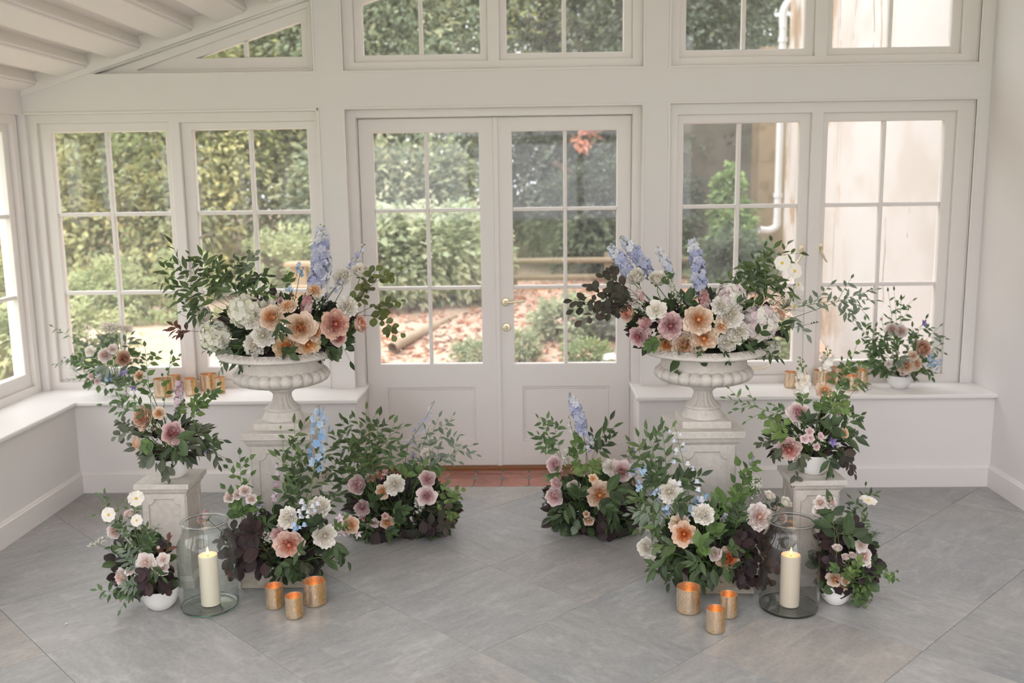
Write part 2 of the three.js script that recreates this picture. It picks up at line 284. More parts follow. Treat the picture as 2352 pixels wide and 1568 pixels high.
  // the unseen wall behind the camera: openings added and widened to light the room
  struct('wall_front', extr([[-3.2, -0.1], [2.95, -0.1], [2.95, top(2.95)], [-3.2, top(-3.2)]], [rect(-2.7, -0.95, 0.06, 2.4), rect(-0.85, 0.75, 0.06, 2.4), rect(0.85, 2.5, 0.06, 2.4), [[-1.6, 2.52], [-0.05, 2.52], [-0.05, 3.2], [-1.6, 2.72]], [[0.05, 2.52], [2.5, 2.52], [2.5, 4.0], [0.05, 3.24]]], 3.2, 3.4), M.wall);
}

// ---------------------------------------------------------------- windows
// a sash: outer outline o, glass outline g (both x,y), bar centres vx and hy; children: sash frame (> glazing bars, panes, catch)
function windowUnit(name, frames, sashes, zface, place) {
  const w = structGroup(name);
  part('window_frame', mg(frames.map((f) => (f.length === 4 ? bx(f[0], f[1], f[2], f[3], zface - 0.07, zface + 0.03, 0.003) : extr(f[0], f[1], zface - 0.07, zface + 0.03, 0.003)))), M.joinery, w);
  for (const s of sashes) {
    const sash = part('sash', extr(s.o, [s.g], zface - 0.055, zface + 0.002, 0.004), M.joinery, w), zg = zface - 0.028;
    const xs = s.g.map((p) => p[0]), ys = s.g.map((p) => p[1]), x0 = Math.min(...xs), x1 = Math.max(...xs), y0 = Math.min(...ys), yTop = s.top ?? (() => Math.max(...ys));
    for (const x of s.vx) part('glazing_bar', bx(x - 0.012, x + 0.012, y0, yTop(x), zg - 0.02, zg + 0.02, 0.006), M.joinery, sash);
    const cx = [x0, ...s.vx, x1], cyy = [y0, ...s.hy];
    for (const y of s.hy) for (let i = 0; i + 1 < cx.length; i++) part('glazing_bar', bx(cx[i] + (i ? 0.01 : 0), cx[i + 1] - (i + 2 < cx.length ? 0.01 : 0), y - 0.012, y + 0.012, zg - 0.02, zg + 0.02, 0.006), M.joinery, sash);
    for (let i = 0; i + 1 < cx.length; i++) for (let j = 0; j < cyy.length; j++) {
      const last = j === cyy.length - 1, a = cx[i], b = cx[i + 1], c = cyy[j], d = last ? yTop(a) : cyy[j + 1], e = last ? yTop(b) : cyy[j + 1];
      const pts = d - c < 0.01 ? [[a, c], [b, c], [b, e]] : [[a, c], [b, c], [b, e], [a, d]];
      const g = new THREE.ShapeGeometry(poly(pts)); g.translate(0, 0, zg); part('pane', g, M.glass, sash);
    }
    if (s.catch) { // brass casement fastener: plate, pivot and curved handle
      const [px, py, dir] = s.catch, z = zface + 0.002;
      const g = mg([ni(bx(px - 0.012, px + 0.012, py - 0.03, py + 0.03, z, z + 0.005, 0.002)), ni(lathe([[0, 0.022], [0.008, 0.022], [0.009, 0], [0, 0]], 12).rotateX(Math.PI / 2).translate(px, py, z + 0.004)), ni(curveTube([V(px, py, z + 0.022), V(px + dir * 0.004, py - 0.03, z + 0.035), V(px + dir * 0.018, py - 0.06, z + 0.03), V(px + dir * 0.035, py - 0.085, z + 0.03)], 0.005, 0.007, 8, 10))]);
      part('window_catch', g, M.brass, sash);
    }
    if (s.stay) { const [a, b, y] = s.stay, z = zface + 0.012; part('window_stay', mg([ni(bx(a, b, y - 0.005, y + 0.005, z - 0.004, z + 0.006, 0.003)), ni(curveTube([V(b, y, z), V(b + 0.03, y + 0.005, z + 0.01), V(b + 0.055, y + 0.03, z + 0.012)], 0.005, 0.004, 8, 8))]), M.brass, sash); }
  }
  if (place) place(w);
  return w;
}
const HY = [1.153, 1.633];
windowUnit('window_1', [[rect(-2.99, -1.24, 0.55, 2.23), [rect(-2.937, -2.142, 0.602, 2.176), rect(-2.08, -1.267, 0.602, 2.17)]]], [
  { o: rect(-2.94, -2.14, 0.6, 2.178), g: rect(-2.869, -2.177, 0.684, 2.123), vx: [-2.538], hy: HY },
  { o: rect(-2.08, -1.265, 0.6, 2.172), g: rect(-2.014, -1.325, 0.684, 2.126), vx: [-1.669], hy: HY }], ZW);
windowUnit('window_2', [[rect(0.826, 2.61, 0.55, 2.238), [rect(0.882, 1.668, 0.602, 2.172), rect(1.737, 2.517, 0.602, 2.172)]]], [
  { o: rect(0.88, 1.67, 0.6, 2.175), g: rect(0.921, 1.607, 0.685, 2.122), vx: [1.252], hy: HY, catch: [1.637, 1.37, -1], stay: [1.2, 1.42, 0.645] },
  { o: rect(1.735, 2.519, 0.6, 2.175), g: rect(1.772, 2.458, 0.685, 2.122), vx: [2.107], hy: HY, catch: [1.752, 1.38, 1], stay: [1.92, 2.14, 0.645] }], ZW);
{
  const gy = (x) => rakeY(x) - 0.11, oy = (x) => rakeY(x) - 0.045;
  const rk = (a, b, y, f) => [[a, y], [b, y], [b, f(b)], [a, f(a)]];
  windowUnit('window_3', [[rk(-1.085, 0.675, 2.44, (x) => rakeY(x) + 0.004), [rk(-1.02, -0.235, 2.5, oy), rk(-0.165, 0.612, 2.5, oy)]]], [
    { o: rk(-1.022, -0.233, 2.498, oy), g: rk(-0.97, -0.279, 2.541, gy), vx: [-0.628], hy: [], top: gy },
    { o: rk(-0.167, 0.614, 2.498, oy), g: rk(-0.123, 0.561, 2.541, gy), vx: [0.214], hy: [], top: gy }], ZW);
  windowUnit('window_4', [[rk(0.825, 2.606, 2.436, (x) => rakeY(x) + 0.004), [rk(0.885, 1.668, 2.496, oy), rk(1.74, 2.515, 2.496, oy)]]], [
    { o: rk(0.883, 1.67, 2.494, oy), g: rk(0.925, 1.614, 2.541, gy), vx: [1.262], hy: [3.05], top: gy },
    { o: rk(1.738, 2.517, 2.494, oy), g: rk(1.776, 2.46, 2.541, gy), vx: [2.112], hy: [3.05], top: gy }], ZW);
  windowUnit('window_5', [[[[-2.57, 2.445], [-1.248, 2.442], [-1.248, rakeY(-1.248) + 0.004]], [[[-2.31, 2.475], [-1.285, 2.47], [-1.285, 2.815]]]]], [
    { o: [[-2.33, 2.472], [-1.283, 2.468], [-1.283, 2.82]], g: [[-1.962, 2.541], [-1.33, 2.541], [-1.33, 2.742]], vx: [-1.667], hy: [], top: (x) => 2.541 + 0.318 * (x + 1.962) }], ZW);
}
// left wall: three units of the same casement pair, seen edge on
for (let k = 0; k < 4; k++) {
  const z1 = -5.75 + k * 1.93 + (k ? 0 : 0), L = k ? 1.73 : 1.72;
  windowUnit('window_' + (6 + k), [[rect(0, L, 0.55, 2.23), [rect(0.055, 0.83, 0.602, 2.17), rect(0.9, L - 0.055, 0.602, 2.17)]]], [
    { o: rect(0.053, 0.832, 0.6, 2.172), g: rect(0.115, 0.77, 0.684, 2.123), vx: [0.443], hy: HY },
    { o: rect(0.898, L - 0.053, 0.6, 2.172), g: rect(0.96, L - 0.115, 0.684, 2.123), vx: [(L + 0.845) / 2], hy: HY }], 0, (w) => { w.rotation.y = Math.PI / 2; w.position.set(-3.06, 0, z1 + L); });
}

// ---------------------------------------------------------------- doors
{
  const ZD = -5.9;
  struct('trim_20', mg([bx(-1.09, -1.033, 0, 2.235, ZD - 0.07, -5.83, 0.003), bx(0.62, 0.675, 0, 2.235, ZD - 0.07, -5.83, 0.003), bx(-1.034, 0.621, 2.184, 2.235, ZD - 0.07, -5.83, 0.003)]), M.joinery);
  const leaf = (name, x0, x1, g, px, bar) => {
    const d = structGroup(name), body = extr(rect(x0, x1, 0.014, 2.182), [g.o, rect(px[0], px[1], 0.169, 0.523)], ZD - 0.05, ZD, 0.003);
    const l = part('door_leaf', body, M.joinery, d), zg = ZD - 0.024, xm = bar, ys = [g.y0, 1.1516, 1.63, g.y1], xs = [g.x0, xm, g.x1];
    part('glazing_bar', bx(xm - 0.011, xm + 0.011, g.y0, g.y1, zg - 0.02, zg + 0.02, 0.006), M.joinery, l);
    for (const y of ys.slice(1, 3)) for (let i = 0; i < 2; i++) part('glazing_bar', bx(xs[i] + (i ? 0.01 : 0), xs[i + 1] - (i ? 0 : 0.01), y - 0.011, y + 0.011, zg - 0.02, zg + 0.02, 0.006), M.joinery, l);
    for (let i = 0; i < 2; i++) for (let j = 0; j < 3; j++) { const s = new THREE.ShapeGeometry(poly(rect(xs[i], xs[i + 1], ys[j], ys[j + 1]))); s.translate(0, 0, zg); part('pane', s, M.glass, l); }
    const pm = [[-0.016, 0], [0.016, 0]];
    part('door_panel', mg([bx(px[0] - 0.004, px[1] + 0.004, 0.165, 0.527, ZD - 0.035, ZD - 0.014, 0), extr(rect(px[0], px[1], 0.169, 0.523), [rect(px[0] + 0.014, px[1] - 0.014, 0.183, 0.509)], ZD - 0.02, ZD - 0.006, 0.003)]), M.joinery, l);
    return d;
  };
  leaf('door_1', -1.031, -0.2015, { o: rect(-0.9445, -0.302, 0.675, 2.097), x0: -0.9445, x1: -0.302, y0: 0.675, y1: 2.097 }, [-0.901, -0.354], -0.624);
  const d2 = leaf('door_2', -0.1985, 0.619, { o: rect(-0.1025, 0.534, 0.671, 2.097), x0: -0.1025, x1: 0.534, y0: 0.671, y1: 2.097 }, [-0.052, 0.489], 0.219);
  part('astragal', bx(-0.216, -0.186, 0.014, 2.182, ZD, ZD + 0.012, 0.003), M.joinery, d2);
  // lever handle on a round rose, and the lock escutcheon below it
  const disc = (x, y, r) => ni(lathe([[0, 0.009], [r * 0.8, 0.009], [r, 0.005], [r, 0], [0, 0]], 24).rotateX(Math.PI / 2).translate(x, y, ZD));
  part('door_handle', mg([disc(-0.152, 1.062, 0.026), ni(lathe([[0.009, 0], [0.009, 0.045], [0, 0.045]], 12).rotateX(Math.PI / 2).translate(-0.152, 1.062, ZD)), ni(curveTube([V(-0.16, 1.062, ZD + 0.042), V(-0.11, 1.066, ZD + 0.048), V(-0.04, 1.071, ZD + 0.045)], 0.0085, 0.0095, 10, 10)), ni(lathe([[0, -0.01], [0.007, -0.008], [0.0095, 0], [0, 0]], 12).rotateZ(Math.PI / 2).translate(-0.04, 1.071, ZD + 0.045))]), M.brass, d2);
  part('lock', mg([disc(-0.15, 0.903, 0.027), ni(lathe([[0, 0.016], [0.011, 0.015], [0.013, 0.008], [0.013, 0]], 16).rotateX(Math.PI / 2).translate(-0.15, 0.903, ZD)), ni(bx(-0.1535, -0.1465, 0.895, 0.911, ZD + 0.012, ZD + 0.026, 0.002))]), M.brass, d2);
  // rain on the outside of the door glass
  seed(9);
  const dg = new THREE.SphereGeometry(1, 6, 4, 0, Math.PI * 2, 0, Math.PI / 2).rotateX(-Math.PI / 2), dm = phy({ color: 0xffffff, roughness: 0.05, transmission: 0.7, thickness: 0, ior: 1.33 });
  for (const [x0, x1] of [[-0.94, -0.306], [-0.098, 0.53]]) {
    const n = 900, im = new THREE.InstancedMesh(dg, dm, n), m = new THREE.Matrix4();
    for (let i = 0; i < n; i++) { const band = rnd() < 0.6, base = pick([1.165, 1.642, 0.68]), y = band ? base + Math.abs(rr(0, 1) * rr(0, 1)) * 0.3 : rr(0.68, 2.09), s = rr(0.001, 0.0027); m.makeScale(s, s * rr(1, 1.5), s * 0.5); m.setPosition(rr(x0, x1), Math.min(y, 2.09), -5.9262); im.setMatrixAt(i, m); }
    im.name = numbered('water_droplets'); scene.add(im); tag(im, x0 < -0.5 ? 'fine rain droplets on the outside of the left door glass' : 'fine rain droplets on the outside of the right door glass', 'water', null, 'stuff');
  }
}

// ---------------------------------------------------------------- pedestals, urns, pots, candles
function squareSweep(prof) { // [half width, height] pairs: a moulding mitred round a square block, closed top and bottom
  const pos = [], add = (a, b, c, d) => pos.push(...a, ...b, ...c, ...a, ...c, ...d);
  for (let i = 0; i + 1 < prof.length; i++) {
    const [a, y0] = prof[i], [b, y1] = prof[i + 1], k = (r, y) => [[-r, y, r], [r, y, r], [r, y, -r], [-r, y, -r]], p = k(a, y0), q = k(b, y1);
    for (let s = 0; s < 4; s++) add(p[s], p[(s + 1) % 4], q[(s + 1) % 4], q[s]);
  }
  const g = new THREE.BufferGeometry(); g.setAttribute('position', new THREE.Float32BufferAttribute(pos, 3)); g.computeVertexNormals(); return boxUV(g);
}
function pedestal(label, p, w, h, group) {
  const t = thing('pedestal', label, 'pedestal', p, 0, group), a = w / 2, u = w / 0.335, sh = a * 0.78;
  const yb = 0.075 * u, yc = h - 0.07 * u;
  part('base', squareSweep([[0, 0], [a * 0.96, 0], [a * 0.97, 0.004], [a * 0.97, 0.05 * u], [a * 0.95, 0.054 * u], [sh + 0.004, yb], [0, yb]]), M.stone, t);
  part('shaft', squareSweep([[sh * 1.0, yb], [sh * 0.985, yc]]), M.stone, t);
  // sunk panels with scooped corners on the four faces
  const r = sh * 0.72, pb = yb + 0.03 * u, pt = yc - 0.035 * u, n = 0.036 * u, f = 0.016 * u;
  const notch = (r, b, tp, n) => { const s = new THREE.Shape(); s.moveTo(-r + n, b); s.lineTo(r - n, b); s.absarc(r, b, n, Math.PI, Math.PI / 2, true); s.lineTo(r, tp - n); s.absarc(r, tp, n, -Math.PI / 2, -Math.PI, true); s.lineTo(-r + n, tp); s.absarc(-r, tp, n, 0, -Math.PI / 2, true); s.lineTo(-r, b + n); s.absarc(-r, b, n, Math.PI / 2, 0, true); return s; };
  for (let k = 0; k < 4; k++) { const g = extr(rect(-sh, sh, yb, yc), [notch(r, pb, pt, n)], sh - 0.006, sh + f * 0.45, 0.003); g.rotateY(k * Math.PI / 2); part('panel_frame', boxUV(g), M.stone, t); }
  part('moulding', squareSweep([[sh - 0.004, yc - 0.006 * u], [sh + 0.008 * u, yc - 0.006 * u], [sh + 0.008 * u, yc], [sh + 0.012 * u, yc + 0.006 * u], [a * 0.9, yc + 0.016 * u], [a * 0.93, yc + 0.03 * u], [a * 0.93, yc + 0.036 * u], [0, yc + 0.036 * u]]), M.stone, t);
  part('cap', squareSweep([[0, h - 0.034 * u], [a * 0.97, h - 0.034 * u], [a, h - 0.031 * u], [a, h - 0.004 * u], [a * 0.985, h], [0, h]]), M.stone, t);
  return t;
}
pedestal('tall white stone pedestal under the left urn', [-1.19, 0, -4.475], 0.335, 0.65);
pedestal('tall white stone pedestal under the right urn', [0.812, 0, -4.445], 0.335, 0.65);
pedestal('low white pedestal carrying a flower bowl near the left window seat', [-1.645, 0, -4.175], 0.245, 0.49);
pedestal('low white pedestal carrying a flower bowl behind the right glass jar', [1.25, 0, -4.16], 0.242, 0.49);

const uvScale = (g, a, b) => { const u = g.attributes.uv; for (let i = 0; i < u.count; i++) u.setXY(i, u.getX(i) * a, u.getY(i) * b); return g; };
function urn(label, p) {
  const t = thing('stone_urn', label, 'urn', p);
  part('plinth', squareSweep([[0, 0], [0.111, 0], [0.113, 0.003], [0.113, 0.031], [0.111, 0.034], [0.097, 0.036], [0, 0.05]]), M.stone, t);
  const foot = uvScale(lathe([[0.098, 0.034], [0.097, 0.044], [0.09, 0.058], [0.081, 0.074], [0.08, 0.08], [0.085, 0.083], [0.086, 0.088], [0.082, 0.093], [0.078, 0.096], [0.064, 0.106], [0.052, 0.122], [0.045, 0.142], [0.044, 0.158], [0.049, 0.164], [0.049, 0.168], [0.056, 0.171], [0.064, 0.177], [0.066, 0.184], [0.063, 0.191], [0.054, 0.197], [0.05, 0.204]], 112), 3, 1);
  { // flutes on the waisted stem
    const q = foot.attributes.position; for (let i = 0; i < q.count; i++) { const y = q.getY(i), a = Math.atan2(q.getX(i), q.getZ(i)), m = sstep(y, 0.092, 0.102) * (1 - sstep(y, 0.15, 0.162)), k = 1 - 0.13 * m * Math.pow(Math.abs(Math.cos(a * 8)), 2.2); q.setX(i, q.getX(i) * k); q.setZ(i, q.getZ(i) * k); } foot.computeVertexNormals();
  }
  part('foot', foot, M.stone, t);
  const lobes = 26, bp = []; for (let i = 0; i <= 24; i++) { const s = i / 24, a = lerp(-Math.PI / 2, Math.PI * 0.46, s); bp.push([0.05 + 0.178 * Math.pow(Math.max(0.0001, Math.cos(a * (a < 0 ? 1 : 0.86))), a < 0 ? 0.62 : 0.5), 0.247 + (a < 0 ? 0.048 : 0.042) * Math.sin(a)]); }
  const bowl = uvScale(lathe(bp, lobes * 8), 5, 1), q = bowl.attributes.position;
  for (let i = 0; i < q.count; i++) { const x = q.getX(i), z = q.getZ(i), y = q.getY(i), a = Math.atan2(x, z), c = Math.sqrt(Math.abs(Math.sin(a * lobes / 2))), m = sstep(y, 0.199, 0.222), k = 1 + m * (0.06 * c - 0.045); q.setX(i, x * k); q.setZ(i, z * k); q.setY(i, y - (y > 0.25 ? 0.014 * (1 - c) * m * sstep(y, 0.25, 0.285) : 0)); }
  bowl.computeVertexNormals(); part('gadrooned_bowl', bowl, M.stone, t);
  const neck = uvScale(lathe([[0.185, 0.265], [0.201, 0.276], [0.201, 0.288], [0.199, 0.296], [0.198, 0.325], [0.201, 0.329], [0.201, 0.333], [0.22, 0.336], [0.262, 0.34], [0.282, 0.345], [0.289, 0.35], [0.29, 0.355], [0.284, 0.363], [0.27, 0.371], [0.252, 0.376], [0.236, 0.377], [0.226, 0.372], [0.215, 0.36], [0.19, 0.35], [0.17, 0.33], [0, 0.33]], 72), 5, 1);
  part('rim', neck, M.stone, t);
  const egg = new THREE.TorusGeometry(0.0135, 0.0042, 5, 12).scale(0.95, 1.1, 1), dart = new THREE.ConeGeometry(0.0042, 0.028, 5).scale(1, 1, 0.7);
  for (let k = 0; k < 28; k++) {
    const a = (k / 28) * Math.PI * 2, e = part('egg_moulding', egg, M.stone, t), d = part('dart_moulding', dart, M.stone, t);
    for (const [m, b] of [[e, a], [d, a + Math.PI / 28]]) { m.rotation.order = 'YXZ'; m.rotation.set(-0.95, b, 0); m.position.set(Math.sin(b) * 0.272, 0.3695, Math.cos(b) * 0.272); }
  }
  part('soil', lathe([[0.222, 0.362], [0.1, 0.372], [0, 0.376]], 24), M.soil, t);
  return t;
}
urn('white gadrooned stone urn on the left tall pedestal', [-1.195, 0.65, -4.475]);
urn('white gadrooned stone urn on the right tall pedestal', [0.812, 0.65, -4.445]);

function bowl(label, p, r, h) {
  const t = thing('flower_bowl', label, 'bowl', p);
  part('bowl', lathe([[0, 0.002], [r * 0.5, 0], [r * 0.54, 0.003], [r * 0.76, h * 0.22], [r * 0.93, h * 0.55], [r, h * 0.97], [r * 0.99, h], [r * 0.96, h * 0.98], [r * 0.88, h * 0.55], [r * 0.5, h * 0.2], [0, h * 0.15]], 40), M.china, t);
  part('soil', lathe([[r * 0.92, h * 0.72], [0, h * 0.85]], 20), M.soil, t);
  return t;
}
bowl('small white bowl of flowers on the low left pedestal', [-1.628, 0.49, -4.175], 0.083, 0.095);
bowl('small white bowl of flowers on the low right pedestal', [1.256, 0.49, -4.16], 0.084, 0.095);
bowl('white flower bowl on the window sill at the far left corner', [-2.49, 0.556, -5.62], 0.078, 0.085);
bowl('white flower bowl on the right window sill', [2.187, 0.556, -5.62], 0.073, 0.08);
bowl('white bowl of flowers on the floor left of the left jar', [-1.607, 0, -3.87], 0.082, 0.095);
bowl('white bowl of flowers on the floor right of the right jar', [1.29, 0, -3.885], 0.07, 0.09);
{ // low dark dishes under the two meadow arrangements at the back
  for (const [label, p] of [['low dark dish under the left meadow arrangement before the doors', [-0.62, 0, -4.76]], ['low dark dish under the right meadow arrangement before the doors', [0.42, 0, -4.76]]]) {
    const t = thing('flower_dish', label, 'dish', p);
    part('dish', lathe([[0, 0], [0.1, 0], [0.115, 0.015], [0.12, 0.052], [0.116, 0.055], [0.11, 0.048], [0.1, 0.015], [0, 0.012]], 32), M.darkpot, t);
    part('soil', lathe([[0.111, 0.042], [0, 0.05]], 20), M.soil, t);
  }
  for (const [label, x0, z, turn] of [['weathered concrete trough under the left front flowers', -1.318, -4.056, 0.01], ['weathered concrete trough under the right front flowers', 0.655, -3.972, -0.02]]) {
    const t = thing('concrete_trough', label, 'planter', [x0 + 0.157, 0, z - 0.075], turn);
    const w = 0.157, d = 0.075, h = 0.1;
    part('trough', mg([bx(-w, w, 0, h, d - 0.018, d, 0.004), bx(-w, w, 0, h, -d, -d + 0.018, 0.004), bx(-w, -w + 0.018, 0, h, -d + 0.017, d - 0.017, 0.004), bx(w - 0.018, w, 0, h, -d + 0.017, d - 0.017, 0.004), bx(-w + 0.01, w - 0.01, 0.002, 0.02, -d + 0.01, d - 0.01, 0.004)]), M.concrete, t);
    part('soil', bx(-w + 0.017, w - 0.017, 0.03, h - 0.012, -d + 0.017, d - 0.017, 0.004), M.soil, t);
  }
}
function flame(t, y, s, k) {
  part('wick', new THREE.CylinderGeometry(0.0012 * s, 0.0016 * s, 0.014 * s, 6).translate(0, y + 0.006 * s, 0), M.wick, t);
  part('flame', lathe([[0, 0], [0.004 * s, 0.003 * s], [0.0055 * s, 0.009 * s], [0.0045 * s, 0.018 * s], [0.002 * s, 0.028 * s], [0, 0.036 * s]], 12).translate(0, y + 0.008 * s, 0), M.flame, t);
  const l = new THREE.PointLight(0xffa048, k); l.position.set(0, y + 0.02 * s, 0); l.castShadow = true; l.shadow.radius = 0.25; l.name = 'candle_glow'; t.add(l);
}
function jar(label, clabel, p, k, cx, cz, ch) {
  const t = thing('glass_jar', label, 'jar', p), R = 0.124;
  part('jar_wall', lathe([[R * 0.93, 0.004], [R * 0.985, 0.014], [R, 0.032], [R, 0.255], [R * 0.985, 0.285], [R * 0.93, 0.31], [R * 0.83, 0.333], [R * 0.765, 0.352], [R * 0.75, 0.37], [R * 0.77, 0.384], [R * 0.735, 0.37], [R * 0.735, 0.352], [R * 0.8, 0.332], [R * 0.9, 0.308], [R * 0.955, 0.284], [R * 0.968, 0.255], [R * 0.968, 0.034], [R * 0.9, 0.014]], 64), M.jar[k], t);
  part('jar_base', lathe([[0, 0.001], [R * 0.9, 0.001], [R * 0.96, 0.006], [R * 0.975, 0.016], [R * 0.95, 0.012], [R * 0.8, 0.009], [R * 0.4, 0.012], [0, 0.013]], 64), M.jarSolid[k], t);
  part('jar_rim', new THREE.TorusGeometry(R * 0.775, 0.0042, 8, 72).rotateX(Math.PI / 2).translate(0, 0.386, 0), M.jarSolid[k], t);
  const c = thing('pillar_candle', clabel, 'candle', [p[0] + cx, 0.014, p[2] + cz]), r = 0.0405;
  part('wax', lathe([[0, 0], [r * 0.97, 0], [r, 0.003], [r, ch - 0.006], [r * 0.975, ch - 0.001], [r * 0.93, ch], [r * 0.8, ch - 0.004], [r * 0.45, ch - 0.008], [0, ch - 0.009]], 40), M.wax, c);
  flame(c, ch - 0.01, k ? 1.0 : 1.05, 0.004);
}
jar('large clear glass jar left of the left trough, with a pillar candle inside', 'ivory pillar candle burning in the left glass jar', [-1.395, 0, -3.872], 0, 0.004, 0.0, 0.222);
jar('large smoky glass jar right of the right trough, with a pillar candle inside', 'ivory pillar candle burning in the right smoky glass jar', [1.078, 0, -3.834], 1, 0.003, 0.0, 0.222);

function votive(label, p, r, h, k = 0.0022) {
  const t = thing('votive_holder', label, 'candle holder', p);
  const g = lathe([[0, 0.001], [r * 0.9, 0], [r * 0.97, 0.003], [r, 0.009], [r * 1.0, h - 0.002], [r * 1.005, h], [r * 0.99, h]], 40);
  part('mercury_glass', g, M.mercury, t);
  part('lip', new THREE.TorusGeometry(r, 0.0012, 6, 40).rotateX(Math.PI / 2).translate(0, h, 0), M.mercury, t);
  part('tealight', lathe([[0, 0.006], [0.018, 0.006], [0.019, 0.008], [0.019, 0.021], [0.017, 0.022], [0, 0.019]], 24), M.wax, t);
  flame(t, 0.019, 0.62, k);
  return t;
}
votive('leftmost small gold votive before the left trough', [-1.113, 0, -3.865], 0.0375, 0.098);
votive('front small gold votive of the three before the left trough', [-1.004, 0, -3.77], 0.037, 0.094);
votive('widest gold votive before the left trough', [-0.946, 0, -3.9], 0.049, 0.103);
votive('widest gold votive before the right trough', [0.652, 0, -3.808], 0.05, 0.107);
votive('front small gold votive of the three before the right trough', [0.729, 0, -3.622], 0.0365, 0.097);
votive('small gold votive nearest the jar before the right trough', [0.808, 0, -3.757], 0.0365, 0.097);
for (const [label, x, z, r, h] of [
  ['gold votive nearest the corner bowl on the left window sill', -2.205, -5.575, 0.052, 0.108], ['second gold votive from the corner on the left sill, behind two others', -2.2, -5.76, 0.036, 0.09],
  ['low gold votive half hidden between others on the left sill', -2.105, -5.735, 0.034, 0.078], ['slim gold votive at the front of the row on the left sill', -2.045, -5.6, 0.036, 0.1],
  ['widest tall gold votive on the left sill, near the urn', -1.985, -5.745, 0.05, 0.1], ['gold votive closest to the urn on the left sill', -1.89, -5.655, 0.035, 0.096],
  ['gold votive left of the white snapdragon on the right sill', 1.557, -5.665, 0.037, 0.094], ['wide gold votive behind the white snapdragon on the right sill', 1.758, -5.72, 0.047, 0.09],
  ['gold votive behind the mint stems on the right sill', 1.865, -5.76, 0.034, 0.1], ['front gold votive behind the mint stems on the right sill', 1.89, -5.59, 0.042, 0.084],
  ['rightmost gold votive on the right sill', 2.0, -5.72, 0.036, 0.09]]) votive(label, [x, 0.556, z], r, h, 0.0016);

// ---------------------------------------------------------------- plants: petals, leaves and the kinds of flower
const petalMat = (h, t = 0.16) => phy({ color: h, map: T.petal, roughness: 1, transmission: t, thickness: 0, specularIntensity: 0.5 });
const leafMat = (h, o = {}) => phy({ color: h, map: T.leaf, roughness: 0.85, transmission: 0.22, thickness: 0, clearcoat: 0.45, clearcoatRoughness: 0.35, ...o });
const PAL = { // outer, middle and inner petals of each sort of bloom
  peach: [0xfde6d0, 0xfbd6b2, 0xf4b078], cream: [0xfcebd9, 0xfadcbf, 0xf2b98c], apricot: [0xfce2c4, 0xf9cd9c, 0xf0a562], coral: [0xf2c8b6, 0xeaae9e, 0xd98474], mauve: [0xebcbca, 0xdfafb2, 0xc67f80], dusty: [0xeed0bb, 0xe4b89e, 0xcf9574],
  pink: [0xf9e6e4, 0xf6d6d5, 0xeab6b6], blush: [0xfbf1ec, 0xf9e6de, 0xf2cfbf], white: [0xfffaf1, 0xfdf6e9, 0xf8eddb], orange: [0xfcdfc8, 0xf6ae72, 0xe9803c], salmon: [0xfadccd, 0xf4bca4, 0xe8967a], rose: [0xf7ddd6, 0xf0bcb0, 0xde8c84],
  bluewhite: [0xf1f1f6, 0xe9ebf4, 0xdde2f1], lavender: [0xd8daec, 0xc9cde7, 0xb8bee0], blue: [0xc6dbf1, 0xb0cdeb, 0x98bde6], deepblue: [0xb4ccec, 0x92b6e5, 0x7ba3de], violet: [0xa99ccc, 0x9182bc, 0x7868a8], lilacpink: [0xf0e2e7, 0xe6ced8, 0xdabac8], palegreen: [0xf6f3e9, 0xefedda, 0xe4e6ca], greenpink: [0xf5f0e7, 0xf0e3e0, 0xe7d0d4], stockpink: [0xf5dad6, 0xf0c9c7, 0xe3b0b0],
};
const matCache = {};
const palMats = (p) => (matCache[p] ??= PAL[p].map((h) => petalMat(h)));
const yellow = std({ color: 0xd9b23c, roughness: 0.9 }), berryMats = { red: std({ color: 0x5c2a22, roughness: 0.4 }), black: std({ color: 0x1c1a1e, roughness: 0.3 }) };
const whiteBit = petalMat(0xf2f0e6, 0.25), greenBit = leafMat(0x8fa763), pinkBit = petalMat(0xecd3cf, 0.25), lilacBit = petalMat(0xb9b4c8, 0.25);

// a sheet on a grid: f(u, v) gives a point, u in -1..1, v in 0..1
function sheet(nu, nv, f) {
  const pos = [], uv = [], idx = [];
  for (let j = 0; j <= nv; j++) for (let i = 0; i <= nu; i++) { pos.push(...f((i / nu) * 2 - 1, j / nv)); uv.push(i / nu, j / nv); }
  for (let j = 0; j < nv; j++) for (let i = 0; i < nu; i++) { const a = j * (nu + 1) + i, b = a + 1, c = a + nu + 1, d = c + 1; idx.push(a, b, d, a, d, c); }
  const g = new THREE.BufferGeometry(); g.setAttribute('position', new THREE.Float32BufferAttribute(pos, 3)); g.setAttribute('uv', new THREE.Float32BufferAttribute(uv, 2)); g.setIndex(idx); g.computeVertexNormals(); return g;
}
const bez = (a, b, c, t) => (1 - t) * (1 - t) * a + 2 * t * (1 - t) * b + t * t * c;
